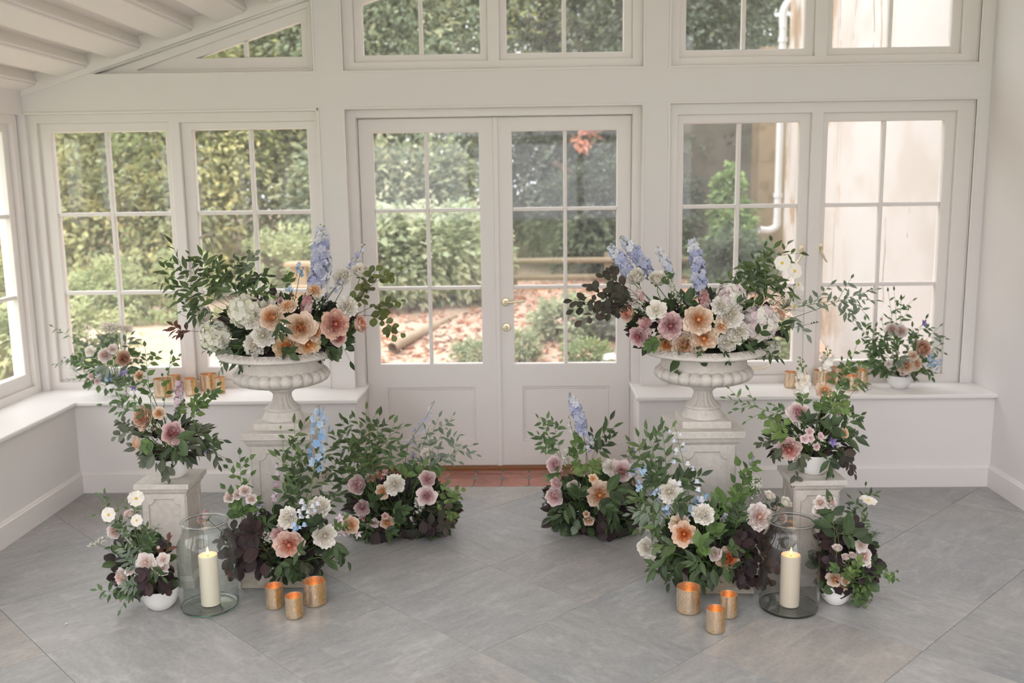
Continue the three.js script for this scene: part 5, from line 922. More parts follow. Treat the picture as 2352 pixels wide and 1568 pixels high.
F('garden', 'blush', [-2.493,0.828,-5.471], 0.0770, [-0.105,0.314,0.943], 'blush rose left of the dusty one, corner sill bowl');
F('open', 'white', [-2.589,0.85,-5.488], 0.0662, [-0.318,0.424,0.848], 'white open bloom at the left of the corner sill bowl');
F('open', 'blush', [-2.448,0.865,-5.479], 0.0605, [0,0.447,0.894], 'pale blush bloom above the blush rose, corner sill bowl');
F('open', 'pink', [-2.604,0.695,-5.504], 0.0444, [-0.447,0,0.894], 'small pink bloom low at the left of the corner sill bowl');
F('open', 'pink', [-2.573,0.661,-5.514], 0.0390, [-0.236,-0.236,0.943], 'lowest small pink bloom in the corner sill bowl');
F('open', 'white', [-2.647,0.727,-5.507], 0.0389, [-0.53,0,0.848], 'tiny white bloom at the far lower left, corner sill bowl');
S('delphinium', 'blue', [-2.536,0.697,-5.519], [-2.494,0.661,-5.513], 0.0670, 11, 0.0000, 'blue delphinium florets at the front of the corner sill bowl');
S('delphinium', 'bluewhite', [-2.568,0.724,-5.516], [-2.552,0.684,-5.506], 0.0463, 6, 0.0000, 'pale blue buds left of the blue florets, corner sill bowl');
L('white', [-2.61,0.908,-5.545], [-2.653,0.988,-5.62], 0.0773, 50, 'white feathery sprig at the top left of the corner sill bowl');
L('white', [-2.717,0.663,-5.589], [-2.741,0.747,-5.571], 0.1046, 50, 'airy white sprig at the left edge of the corner sill bowl');
B('jasmine', [-2.615,0.855,-5.546], [-2.857,0.977,-5.62], 10, 0.0361, .03, 'thin trail reaching up left from the corner sill bowl');
B('jasmine', [-2.633,0.777,-5.542], [-2.867,0.749,-5.62], 10, 0.0362, .06, 'thin trail reaching left from the corner sill bowl');
B('jasmine', [-2.599,0.678,-5.536], [-2.815,0.657,-5.6], 9, 0.0285, .03, 'lowest thin trail at the left of the corner sill bowl');
B('silver', [-2.626,0.724,-5.546], [-2.795,0.786,-5.62], 10, 0.0440, .08, 'pale grey shoot at the left of the corner sill bowl');
B('silver', [-2.51,0.778,-5.53], [-2.532,0.953,-5.583], 12, 0.0515, .02, 'broad green leaves under the white carnations, corner sill bowl');
B('silver', [-2.485,0.778,-5.531], [-2.389,0.921,-5.61], 12, 0.0515, .04, 'pale leaves at the upper right of the corner sill bowl');
B('silver', [-2.563,0.779,-5.532], [-2.657,0.88,-5.557], 12, 0.0490, .05, 'green leaves at the upper left of the corner sill bowl');
B('jasmine', [-2.462,0.751,-5.534], [-2.311,0.8,-5.62], 12, 0.0439, .06, 'leafy shoot at the right of the corner sill bowl');
B('silver', [-2.464,0.767,-5.452], [-2.484,0.752,-5.424], 10, 0.0661, .03, 'pale broad leaves at the front of the corner sill bowl');
B('silver', [-2.451,0.718,-5.501], [-2.332,0.688,-5.553], 11, 0.0488, .06, 'green leaves low at the right of the corner sill bowl');
B('silver', [-2.485,0.695,-5.486], [-2.407,0.651,-5.506], 11, 0.0487, .06, 'bright green leaves over the rim of the corner sill bowl');
B('jasmine', [-2.547,0.735,-5.488], [-2.617,0.769,-5.477], 11, 0.0436, .05, 'leafy shoot at the left front of the corner sill bowl');
arrangement('bowl on the right window sill', [2.183,0.63,-5.62], 'filler leaves packed in the bowl on the right window sill', [2.191,0.726,-5.625], [0.197,0.162,0.089], 115, ['mint','jasmine'], 0.052);
F('cup', 'dusty', [2.263,0.814,-5.493], 0.0978, [0.424,0.318,0.848], 'dusty mauve rose at the right of the right sill bowl');
F('garden', 'cream', [2.169,0.715,-5.481], 0.0925, [0,0.1,0.995], 'large cream bloom at the front of the right sill bowl');
F('garden', 'cream', [2.234,0.723,-5.49], 0.0762, [0.195,0.098,0.976], 'cream bloom right of the large one, right sill bowl');
F('open', 'cream', [2.206,0.777,-5.477], 0.0597, [0.101,0.404,0.909], 'small cream bloom above the pair, right sill bowl');
F('garden', 'blush', [2.092,0.925,-5.512], 0.0707, [-0.101,0.404,0.909], 'left of two blush blooms at the top of the right sill bowl');
F('garden', 'blush', [2.139,0.918,-5.502], 0.0706, [0.101,0.404,0.909], 'right of two blush blooms at the top of the right sill bowl');
F('open', 'pink', [2.159,0.671,-5.495], 0.0382, [0,-0.1,0.995], 'small pink bud bloom at the rim of the right sill bowl');
F('open', 'blush', [2.072,0.726,-5.485], 0.0435, [-0.314,0.105,0.943], 'small blush bloom at the left of the right sill bowl');
F('bud', 'pink', [2.132,0.789,-5.5], 0.0328, [0,0.316,0.949], 'pink bud in the middle of the right sill bowl');
F('bud', 'pink', [2.064,0.971,-5.62], 0.0333, [-0.408,0.408,0.816], 'pale pink bud among the upper left leaves, right sill bowl');
F('clematis', 'violet', [2.302,0.945,-5.59], 0.0510, [0.331,0.331,0.883], 'violet clematis above the dusty rose, right sill bowl');
S('delphinium', 'blue', [2.294,0.724,-5.538], [2.35,0.756,-5.556], 0.0763, 11, 0.0000, 'pale blue florets right of the cream blooms, right sill bowl');
S('delphinium', 'blue', [2.365,0.676,-5.595], [2.419,0.723,-5.62], 0.0668, 7, 0.0000, 'outermost pale blue florets at the right, right sill bowl');
B('jasmine', [2.135,0.731,-5.534], [2.108,1.127,-5.65], 14, 0.0356, .02, 'tall flowering shoot at the top left of the right sill bowl');
B('jasmine', [2.148,0.727,-5.554], [2.143,1.132,-5.65], 12, 0.0357, .02, 'tall pale spire beside the flowering shoot, right sill bowl');
B('jasmine', [2.14,0.731,-5.534], [2.175,1.078,-5.62], 14, 0.0432, .02, 'tallest green shoot in the right sill bowl');
B('jasmine', [2.172,0.744,-5.532], [2.323,0.968,-5.62], 12, 0.0432, .05, 'green shoot reaching up right to the clematis, right sill bowl');
B('silver', [2.186,0.731,-5.534], [2.407,0.921,-5.62], 12, 0.0432, .05, 'pale shoot leaning far right from the right sill bowl');
B('jasmine', [2.2,0.717,-5.537], [2.414,0.812,-5.62], 11, 0.0432, .06, 'green leaves at the far right of the right sill bowl');
B('jasmine', [2.111,0.731,-5.536], [1.894,0.952,-5.62], 16, 0.0483, .05, 'long shoot arching up left from the right sill bowl');
B('jasmine', [2.107,0.718,-5.538], [1.96,0.905,-5.62], 14, 0.0407, .04, 'second shoot leaning left from the right sill bowl');
B('jasmine', [2.101,0.708,-5.521], [1.967,0.779,-5.566], 13, 0.0431, .06, 'green leaves at the left of the right sill bowl');
B('jasmine', [2.092,0.696,-5.515], [1.982,0.713,-5.554], 12, 0.0431, .05, 'lower green leaves at the left of the right sill bowl');
B('jasmine', [2.105,0.765,-5.492], [2.021,0.889,-5.518], 14, 0.0428, .04, 'leafy shoot left of the blush blooms, right sill bowl');
B('jasmine', [2.105,0.783,-5.461], [2.088,0.885,-5.462], 12, 0.0426, .03, 'leaves under the two blush blooms, right sill bowl');
B('dark', [2.071,0.688,-5.491], [2.024,0.69,-5.486], 8, 0.0480, .05, 'dark leaves hanging at the left rim of the right sill bowl');
B('dark', [2.18,0.677,-5.48], [2.234,0.641,-5.49], 8, 0.0428, .08, 'dark leaves hanging over the right rim of the right sill bowl');
B('jasmine', [2.236,0.667,-5.525], [2.377,0.65,-5.59], 11, 0.0407, .05, 'leaves low at the right of the right sill bowl');
B('silver', [2.099,0.776,-5.431], [2.113,0.749,-5.412], 7, 0.0498, .03, 'pale leaves left of the large cream bloom, right sill bowl');
arrangement('white bowl on the floor by the left jar', [-1.627,0.067,-3.87], 'filler leaves packed in the bowl on the floor by the left jar', [-1.678,0.164,-3.875], [0.126,0.141,0.081], 126, ['purple','dark'], 0.058);
F('cosmos', 'white', [-1.649,0.511,-3.8], 0.0653, [0.287,0.575,0.766], 'highest white cosmos over the floor bowl by the left jar');
F('cosmos', 'white', [-1.77,0.442,-3.8], 0.0637, [-0.105,0.314,0.943], 'white cosmos at the left facing the front, floor bowl by the left jar');
F('cosmos', 'white', [-1.654,0.416,-3.8], 0.0491, [0.101,0.404,0.909], 'smaller white cosmos in the middle, floor bowl by the left jar');
F('cup', 'blush', [-1.768,0.354,-3.84], 0.0637, [-0.331,0.331,0.883], 'blush rose below the left cosmos, floor bowl by the left jar');
F('cup', 'blush', [-1.699,0.429,-3.84], 0.0496, [-0.105,0.843,0.527], 'blush rosebud left of the smaller cosmos, floor bowl by the left jar');
F('garden', 'blush', [-1.729,0.176,-3.769], 0.0709, [-0.527,0.105,0.843], 'blush rose at the lower left of the floor bowl by the left jar');
F('open', 'blush', [-1.602,0.258,-3.731], 0.0778, [-0.105,0.314,0.943], 'largest open blush bloom, floor bowl by the left jar');
F('open', 'blush', [-1.539,0.264,-3.757], 0.0528, [0.207,0.518,0.83], 'upper of two small blush blooms next to the left jar');
F('open', 'blush', [-1.547,0.225,-3.754], 0.0607, [0.212,0.212,0.954], 'lower of two small blush blooms next to the left jar');
F('bud', 'blush', [-1.567,0.305,-3.785], 0.0328, [0.108,0.647,0.755], 'round blush bud above the small blooms next to the left jar');
F('open', 'blush', [-1.683,0.215,-3.744], 0.0352, [-0.218,0.436,0.873], 'small blush bloom above the lower left rose, floor bowl by the left jar');
F('cup', 'blush', [-1.775,0.057,-3.84], 0.0443, [-0.647,-0.539,0.539], 'blush bloom trailing lowest at the left, floor bowl by the left jar');
L('white', [-1.806,0.32,-3.87], [-1.9,0.277,-3.87], 0.0353, 130, 'curved white gooseneck spire pointing left, floor bowl by the left jar', 0.0036);
B('jasmine', [-1.669,0.312,-3.798], [-1.837,0.498,-3.87], 18, 0.0292, .08, 'green stem arching up left, floor bowl by the left jar');
B('jasmine', [-1.65,0.312,-3.796], [-1.723,0.468,-3.87], 13, 0.0292, .04, 'thin green stem between the cosmos, floor bowl by the left jar');
B('dark', [-1.633,0.266,-3.768], [-1.773,0.399,-3.85], 16, 0.0327, .05, 'dark green leafy stem behind the blush rose, floor bowl by the left jar');
B('ruscus', [-1.622,0.276,-3.79], [-1.624,0.373,-3.826], 14, 0.0402, .03, 'short green branch at the top of the floor bowl by the left jar');
B('jasmine', [-1.632,0.258,-3.788], [-1.589,0.344,-3.811], 12, 0.0329, .03, 'fine green branch near the round bud, floor bowl by the left jar');
B('silver', [-1.644,0.255,-3.748], [-1.71,0.315,-3.765], 10, 0.0398, .05, 'pale leaves left of the open blush bloom, floor bowl by the left jar');
B('silver', [-1.638,0.22,-3.74], [-1.694,0.277,-3.742], 9, 0.0434, .05, 'pale rounded leaves above the lower left rose, floor bowl by the left jar');
B('jasmine', [-1.625,0.158,-3.752], [-1.844,0.058,-3.83], 14, 0.0363, .06, 'thin trail lying out to the left on the floor by the left bowl');
B('silver', [-1.628,0.156,-3.735], [-1.701,0.156,-3.735], 12, 0.0398, .05, 'pale leaves right of the lower left rose, floor bowl by the left jar');
B('dark', [-1.621,0.144,-3.739], [-1.686,0.102,-3.755], 12, 0.0399, .06, 'dark pointed leaves at the lower left rim, floor bowl by the left jar');
B('purple', [-1.572,0.193,-3.692], [-1.583,0.164,-3.684], 8, 0.0518, .05, 'big dark purple leaves at the front of the floor bowl by the left jar');
B('purple', [-1.554,0.192,-3.717], [-1.534,0.126,-3.77], 9, 0.0521, .05, 'big dark purple leaves beside the left jar wall');
B('purple', [-1.558,0.258,-3.693], [-1.601,0.226,-3.682], 7, 0.0517, .05, 'dark purple leaves under the open blush bloom, floor bowl by the left jar');
B('brown', [-1.552,0.237,-3.814], [-1.55,0.309,-3.854], 5, 0.0478, .02, 'upright wine red leaf next to the left jar');
B('dark', [-1.558,0.267,-3.671], [-1.515,0.218,-3.677], 8, 0.0390, .05, 'small green leaves in front of the dark purple ones, left floor bowl');
N([-1.622,0.241,-3.783], [-1.597,0.364,-3.836], 0.1277, 60, 'fine fennel fronds between the blooms by the left jar');
N([-1.611,0.278,-3.786], [-1.633,0.355,-3.809], 0.0912, 60, 'dense feathery green fronds, floor bowl by the left jar');
arrangement('white bowl on the floor by the right jar', [1.303,0.052,-3.885], 'filler leaves packed in the bowl on the floor by the right jar', [1.33,0.176,-3.89], [0.116,0.14,0.081], 252, ['purple','dark'], 0.058);
F('cosmos', 'white', [1.384,0.474,-3.815], 0.0682, [0.209,0.942,0.262], 'white cosmos seen from the side over the right floor bowl');
F('garden', 'blush', [1.201,0.454,-3.855], 0.0510, [-0.207,0.518,0.83], 'upper left of three blush blooms beside the right pedestal foot');
F('garden', 'blush', [1.246,0.456,-3.855], 0.0569, [0.212,0.636,0.742], 'upper right of three blush blooms beside the right pedestal foot');
F('garden', 'blush', [1.202,0.42,-3.855], 0.0530, [-0.212,0.212,0.954], 'lowest of three blush blooms beside the right pedestal foot');
F('open', 'blush', [1.349,0.303,-3.761], 0.0578, [0.199,0.398,0.896], 'open blush bloom highest on the right of the right floor bowl');
F('garden', 'blush', [1.362,0.254,-3.766], 0.0677, [0.309,0.206,0.928], 'blush bloom under the highest open one, right floor bowl');
F('garden', 'blush', [1.433,0.14,-3.855], 0.0615, [0.527,0.105,0.843], 'blush bloom farthest right in the right floor bowl');
F('open', 'blush', [1.393,0.211,-3.791], 0.0390, [0.518,0.207,0.83], 'small blush bloom between the two on the right, right floor bowl');
F('garden', 'cream', [1.255,0.143,-3.792], 0.0645, [-0.099,0.099,0.99], 'large creamy bloom low at the rim of the right floor bowl');
F('garden', 'cream', [1.296,0.095,-3.819], 0.0552, [0,-0.1,0.995], 'lowest creamy bloom hanging over the right floor bowl');
F('garden', 'cream', [1.298,0.138,-3.784], 0.0390, [0.195,0.098,0.976], 'small creamy bloom right of the large one, right floor bowl');
F('cup', 'blush', [1.246,0.294,-3.751], 0.0423, [-0.105,0.943,0.314], 'blush bud opening upward left of centre, right floor bowl');
F('cup', 'blush', [1.281,0.257,-3.747], 0.0366, [0,0.949,0.316], 'small blush bud at the centre of the right floor bowl');
F('cup', 'blush', [1.307,0.263,-3.748], 0.0327, [0.218,0.873,0.436], 'small pale bud right of the centre one, right floor bowl');
L('white', [1.273,0.409,-3.885], [1.312,0.393,-3.821], 0.0550, 110, 'thick white gooseneck head between the big leaves, right floor bowl', 0.0044);
B('camellia', [1.248,0.3,-3.779], [1.241,0.446,-3.845], 8, 0.0825, .03, 'tall stem with big green leaves right of the right jar');
B('camellia', [1.246,0.352,-3.766], [1.316,0.347,-3.743], 6, 0.0821, .06, 'big green leaves spreading right, right floor bowl');
B('camellia', [1.244,0.368,-3.773], [1.205,0.387,-3.825], 4, 0.0821, .06, 'big green leaf touching the rim of the right jar');
B('dark', [1.358,0.322,-3.818], [1.396,0.514,-3.885], 14, 0.0362, .03, 'tall dark airy sprig at the back right, right floor bowl');
B('dark', [1.353,0.332,-3.818], [1.335,0.422,-3.885], 12, 0.0343, .04, 'airy dark sprig left of the tall one, right floor bowl');
B('jasmine', [1.364,0.313,-3.818], [1.406,0.383,-3.885], 10, 0.0307, .03, 'thin stem of the side facing cosmos, right floor bowl');
B('purple', [1.269,0.279,-3.784], [1.22,0.342,-3.809], 10, 0.0575, .04, 'dark purple leaves behind the jar, right floor bowl');
B('purple', [1.311,0.272,-3.803], [1.337,0.369,-3.82], 10, 0.0578, .04, 'dark purple leaves at the back right, right floor bowl');
B('purple', [1.281,0.214,-3.759], [1.234,0.235,-3.755], 9, 0.0573, .05, 'dark purple leaves in the middle of the right floor bowl');
B('lime', [1.291,0.17,-3.728], [1.31,0.26,-3.692], 12, 0.0392, .03, 'bright green mint tips at the front of the right floor bowl');
B('lime', [1.295,0.167,-3.715], [1.27,0.231,-3.674], 12, 0.0390, .03, 'bright green mint leaves over the rim, right floor bowl');
B('mint', [1.254,0.226,-3.731], [1.223,0.215,-3.734], 9, 0.0355, .04, 'fresh leaves above the large creamy bloom, right floor bowl');
B('mint', [1.34,0.142,-3.793], [1.534,0.145,-3.865], 14, 0.0326, .05, 'leafy trail lying out to the right over the floor');
B('mint', [1.319,0.12,-3.779], [1.422,-0.025,-3.845], 18, 0.0307, .06, 'longest trail falling to the floor right of the right bowl');
B('mint', [1.308,0.141,-3.751], [1.374,0.031,-3.825], 14, 0.0305, .06, 'second trail falling in front of the longest, right floor bowl');
B('mint', [1.335,0.139,-3.779], [1.429,0.051,-3.845], 14, 0.0307, .08, 'third trail drooping at the right, right floor bowl');
N([1.377,0.277,-3.813], [1.449,0.306,-3.885], 0.1086, 50, 'fine fennel threads at the right of the right floor bowl');
arrangement('left concrete trough', [-1.16,0.058,-4.12], 'filler leaves packed in the left concrete trough', [-1.131,0.174,-4.125], [0.213,0.141,0.096], 546, ['purple','dark','camellia'], 0.065);
F('garden', 'salmon', [-1.065,0.239,-3.965], 0.1150, [-0.099,0.099,0.99], 'large coral peach rose at the front of the left trough');
F('ruffle', 'white', [-0.916,0.263,-4.012], 0.0995, [0.212,0.212,0.954], 'white ruffled bloom at the right front of the left trough');
F('ruffle', 'white', [-0.954,0.375,-4.09], 0.1009, [0.108,0.755,0.647], 'highest white ruffled bloom over the left trough');
F('ruffle', 'white', [-1.071,0.36,-3.977], 0.0902, [-0.207,0.518,0.83], 'white ruffled bloom left of the hanging blue bells, left trough');
F('cup', 'blush', [-0.898,0.17,-4.09], 0.0763, [0.404,0.101,0.909], 'blush rosebud at the lower right of the left trough');
F('cup', 'peach', [-0.817,0.283,-4.09], 0.0780, [0.505,0.303,0.808], 'peach rose with pale outer petals at the far right of the left trough');
F('garden', 'pink', [-1.117,0.279,-3.991], 0.0784, [-0.218,0.436,0.873], 'pink rose half hidden behind the coral peach one, left trough');
F('garden', 'blush', [-1.354,0.423,-4.09], 0.0547, [-0.309,0.619,0.722], 'leftmost of four blush spray blooms over the left trough');
F('garden', 'blush', [-1.316,0.433,-4.09], 0.0462, [0,0.707,0.707], 'second from left of four blush spray blooms over the left trough');
F('garden', 'blush', [-1.283,0.449,-4.09], 0.0504, [0.212,0.742,0.636], 'highest of four blush spray blooms over the left trough');
F('garden', 'blush', [-1.255,0.408,-4.09], 0.0442, [0.318,0.424,0.848], 'rightmost of four blush spray blooms over the left trough');
F('cup', 'peach', [-1.285,0.115,-4.076], 0.0678, [-0.108,-0.216,0.97], 'peach bloom buried in dark leaves at the lower left, left trough');
F('cup', 'pink', [-1.508,0.292,-4.19], 0.0735, [-0.527,0.738,0.422], 'pink rose leaning left behind the rim of the left jar');
S('bells', 'bluewhite', [-0.978,0.438,-4.03], [-0.99,0.384,-3.956], 0.0881, 13, 0.0287, 'cluster of pale blue bells nodding at the front of the left trough');
S('bells', 'blue', [-1.003,0.36,-3.943], [-1.029,0.33,-3.933], 0.0527, 6, 0.0282, 'few blue bells below the white bloom in the left trough');
S('delphinium', 'blue', [-0.986,0.518,-4.17], [-0.957,0.81,-4.2], 0.1183, 27, 0.0000, 'tall loose sky blue delphinium behind the left trough');
S('delphinium', 'lilacpink', [-1.181,0.37,-4.174], [-1.168,0.538,-4.22], 0.0358, 27, 0.0000, 'thin greyish lilac spike in front of the left tall pedestal');
F('clematis', 'lilacpink', [-0.864,0.316,-4.09], 0.0468, [0.331,0.331,0.883], 'pale pink clematis bud shaped bloom at the upper right, left trough');
F('clematis', 'lilacpink', [-0.855,0.252,-4.09], 0.0508, [0.105,-0.314,0.943], 'pale pink clematis left of the peach rose, left trough');
F('clematis', 'lilacpink', [-0.788,0.245,-4.09], 0.0469, [0.64,-0.426,0.64], 'pale pink clematis hanging farthest right, left trough');
L('white', [-1.154,0.231,-3.997], [-1.17,0.287,-3.997], 0.0729, 110, 'cluster of tiny whitish buds left of the coral peach rose');
L('lilac', [-1.123,0.187,-4.006], [-1.138,0.231,-3.995], 0.0500, 40, 'tiny mauve buds under the coral peach rose, left trough');
L('lilac', [-1.187,0.361,-4.027], [-1.225,0.389,-4.12], 0.0769, 40, 'fine lilac sprig at the back of the left trough');
B('mint', [-1.295,0.281,-4.08], [-1.315,0.596,-4.15], 18, 0.0429, .02, 'tall mint stem with dark tip at the left of the left trough');
B('mint', [-1.294,0.329,-4.06], [-1.343,0.364,-4.1], 11, 0.0582, .03, 'broad green leaves under the blush spray blooms, left trough');
B('mint', [-1.277,0.327,-4.068], [-1.241,0.389,-4.12], 12, 0.0466, .03, 'green shoots right of the blush spray blooms, left trough');
B('ruscus', [-1.041,0.354,-4.099], [-1.074,0.727,-4.2], 22, 0.0488, .04, 'tall green branch rising left of the blue delphinium, left trough');
B('dark', [-1.034,0.345,-4.068], [-1.087,0.627,-4.17], 20, 0.0524, .05, 'dark green branch in front of the tall pedestal, left trough');
B('dark', [-1.025,0.352,-4.049], [-1.101,0.524,-4.14], 16, 0.0541, .05, 'dark leaves below the tall green branch, left trough');
B('ruscus', [-1.012,0.32,-4.138], [-0.986,0.582,-4.22], 18, 0.0533, .04, 'green branch behind the blue delphinium, left trough');
B('lime', [-1.069,0.326,-4.066], [-1.134,0.703,-4.19], 9, 0.0233, .02, 'thin yellow green stem of tiny buds before the pedestal, left trough');
B('dark', [-0.948,0.307,-4.115], [-0.888,0.408,-4.18], 14, 0.0550, .06, 'green branch right of the highest white bloom, left trough');
B('camellia', [-0.93,0.305,-3.983], [-0.951,0.344,-3.959], 8, 0.0685, .04, 'broad dark leaves between the white blooms, left trough');
B('purple', [-1.198,0.228,-4.004], [-1.237,0.335,-4.014], 12, 0.0576, .04, 'dark purple leaves at the upper left of the left trough');
B('purple', [-1.192,0.236,-3.984], [-1.329,0.27,-4.029], 13, 0.0612, .04, 'dark purple leaf fan at the left of the left trough');
B('purple', [-1.175,0.227,-3.956], [-1.286,0.221,-3.973], 12, 0.0608, .03, 'dark purple leaf fan at the front left of the left trough');
B('purple', [-1.193,0.188,-3.978], [-1.361,0.117,-4.04], 13, 0.0612, .05, 'dark purple branch drooping at the left end of the left trough');
B('smoke', [-1.256,0.247,-4.008], [-1.41,0.168,-4.1], 14, 0.0538, .08, 'smoky leaves seen through the left jar');
B('smoke', [-1.279,0.29,-4.028], [-1.398,0.244,-4.1], 9, 0.0501, .06, 'upper smoky leaves touching the left jar');
B('purple', [-1.167,0.17,-3.949], [-1.223,0.109,-4], 8, 0.0570, .06, 'dark leaves hanging over the left front of the left trough');
N([-1.234,0.248,-4.033], [-1.256,0.245,-4.039], 0.1160, 40, 'pale wiry smoke bush panicle among the dark purple leaves');
B('camellia', [-1.067,0.176,-3.931], [-1.039,0.092,-3.98], 8, 0.0567, .1, 'dark round leaves hanging over the front of the left trough');
B('camellia', [-1.105,0.177,-3.931], [-1.086,0.141,-3.941], 6, 0.0567, .08, 'dark leaves under the coral peach rose, left trough');
B('olive', [-1.012,0.181,-3.943], [-0.987,0.111,-4], 9, 0.0569, .08, 'dull green rounded leaves at the right front of the left trough');
B('dark', [-0.946,0.174,-3.985], [-0.875,0.135,-4.03], 10, 0.0613, .08, 'dark leaves drooping at the right end of the left trough');
B('dark', [-0.893,0.239,-4.023], [-0.833,0.118,-4.07], 9, 0.0655, .12, 'long leaves hanging down at the far right of the left trough');
B('dark', [-1.023,0.221,-3.917], [-0.998,0.246,-3.894], 7, 0.0640, .04, 'green leaf right of the coral peach rose, left trough');
B('mint', [-0.887,0.234,-4.09], [-0.845,0.305,-4.09], 10, 0.0509, .05, 'green leaves around the pink clematis, left trough');
B('dark', [-1.197,0.295,-4.013], [-1.153,0.339,-4.003], 10, 0.0499, .04, 'green leaves between the spray blooms and white bloom, left trough');
arrangement('left meadow arrangement before the doors', [-0.656,-0.027,-4.76], 'filler leaves packed low in the left meadow arrangement', [-0.673,0.109,-4.765], [0.275,0.161,0.118], 882, ['camellia','purple','dark'], 0.072);
F('garden', 'peach', [-0.819,0.374,-4.73], 0.0965, [-0.108,0.647,0.755], 'peach rose highest at the left of the left meadow');
F('cup', 'pink', [-0.88,0.289,-4.65], 0.1000, [-0.206,0.309,0.928], 'pale pink rose at the left of the left meadow');
F('ruffle', 'white', [-0.688,0.314,-4.59], 0.0986, [0,0.406,0.914], 'white ruffled bloom at the middle of the left meadow');
F('garden', 'peach', [-0.749,0.277,-4.586], 0.0681, [0,0.316,0.949], 'small round peach bloom left of the white one, left meadow');
F('cup', 'pink', [-0.524,0.328,-4.62], 0.0849, [0.199,0.398,0.896], 'upper pink rose at the right of the left meadow');
F('rose', 'pink', [-0.526,0.251,-4.586], 0.0916, [0.212,0.212,0.954], 'lower pink rose at the right of the left meadow');
F('cup', 'pink', [-0.858,0.183,-4.617], 0.0807, [-0.108,0.216,0.97], 'pink rosebud low at the left of the left meadow');
F('cup', 'white', [-0.537,0.425,-4.73], 0.0649, [0.108,0.755,0.647], 'white bloom highest at the right of the left meadow');
F('garden', 'peach', [-0.732,0.105,-4.607], 0.0664, [0.11,0.11,0.988], 'peach spray bloom lowest at the middle of the left meadow');
F('open', 'pink', [-0.802,0.096,-4.628], 0.0477, [-0.11,0.11,0.988], 'small pink bloom left of the lowest peach one, left meadow');
F('open', 'rose', [-0.858,0.117,-4.639], 0.0334, [-0.212,0.212,0.954], 'tiny reddish bloom under the pink rosebud, left meadow');
F('open', 'pink', [-0.807,0.03,-4.682], 0.0338, [0,-0.217,0.976], 'tiny pink bloom hanging lowest of all in the left meadow');
F('open', 'rose', [-0.741,0.146,-4.592], 0.0331, [0,0.217,0.976], 'tiny coral bloom above the lowest peach one, left meadow');
F('ruffle', 'white', [-1.079,0.325,-4.73], 0.0967, [-0.303,0.505,0.808], 'white ruffled bloom at the far left beside the tall pedestal');
F('bud', 'pink', [-0.377,0.222,-4.76], 0.0293, [0.647,0.108,0.755], 'pink bud at the far right tip of the left meadow');
F('bud', 'pink', [-0.414,0.128,-4.686], 0.0267, [0.549,-0.329,0.768], 'pink bud low at the right of the left meadow');
F('open', 'blush', [-0.835,0.066,-4.66], 0.0360, [-0.217,0,0.976], 'pale bud bloom left of the small pink one, left meadow');
S('delphinium', 'lavender', [-0.637,0.465,-4.78], [-0.495,0.694,-4.78], 0.0629, 20, 0.0000, 'loose lavender delphinium leaning right over the left meadow');
L('white', [-0.567,0.146,-4.618], [-0.578,0.231,-4.605], 0.0659, 150, 'dense white lilac cluster at the right front of the left meadow');
L('pink', [-0.729,0.324,-4.637], [-0.749,0.358,-4.69], 0.0614, 60, 'pinkish white sprig right of the peach rose, left meadow');
L('white', [-0.587,0.377,-4.76], [-0.519,0.573,-4.76], 0.0763, 110, 'airy white plume under the lavender delphinium, left meadow');
L('white', [-0.498,0.342,-4.76], [-0.356,0.464,-4.76], 0.0808, 110, 'airy white sprig reaching right, left meadow');
L('lilac', [-0.532,0.354,-4.76], [-0.452,0.411,-4.76], 0.0674, 70, 'brownish lilac sprig at the upper right of the left meadow');
L('lilac', [-0.608,0.334,-4.64], [-0.608,0.424,-4.76], 0.0877, 80, 'thin lilac haze of buds behind the white bloom, left meadow');
L('white', [-0.597,0.049,-4.663], [-0.612,0.123,-4.621], 0.0489, 40, 'small white sprig in the dark right front of the left meadow');
B('ruscus', [-0.848,0.245,-4.671], [-0.848,0.649,-4.79], 26, 0.0532, .03, 'tallest green arch at the middle left of the left meadow');
B('ruscus', [-0.871,0.243,-4.68], [-0.974,0.595,-4.78], 22, 0.0555, .08, 'green branch arching left of the tallest one, left meadow');
B('ruscus', [-0.828,0.252,-4.687], [-0.783,0.611,-4.8], 22, 0.0533, .03, 'green branch right of the tallest one, left meadow');
B('jasmine', [-0.801,0.27,-4.664], [-0.707,0.576,-4.78], 18, 0.0508, .1, 'light green branch drooping right over the left meadow');
B('ruscus', [-0.892,0.246,-4.67], [-1.014,0.52,-4.76], 20, 0.0554, .08, 'green branch leaning over the pedestal side, left meadow');
B('dark', [-0.9,0.229,-4.652], [-1.024,0.393,-4.72], 18, 0.0574, .06, 'dark leaves beside the left tall pedestal, left meadow');
B('ruscus', [-0.818,0.302,-4.638], [-0.903,0.504,-4.73], 18, 0.0549, .05, 'mid green leaves at the left of the left meadow');
B('ruscus', [-0.794,0.326,-4.632], [-0.824,0.506,-4.72], 16, 0.0548, .04, 'green tuft in the middle left of the left meadow');
B('jasmine', [-0.711,0.315,-4.665], [-0.673,0.494,-4.76], 16, 0.0486, .04, 'light green shoot left of the lavender delphinium, left meadow');
B('silver', [-0.582,0.326,-4.701], [-0.405,0.608,-4.8], 16, 0.0444, .03, 'thin pale trail rising high at the right of the left meadow');
B('silver', [-0.569,0.331,-4.683], [-0.305,0.463,-4.76], 18, 0.0443, .1, 'thin pale trail arching far right, left meadow');
B('silver', [-0.596,0.32,-4.719], [-0.478,0.599,-4.81], 13, 0.0446, .03, 'pale trail behind the lavender delphinium, left meadow');
B('mint', [-0.639,0.328,-4.623], [-0.616,0.39,-4.72], 14, 0.0569, .03, 'fresh leaves behind the white bloom, left meadow');
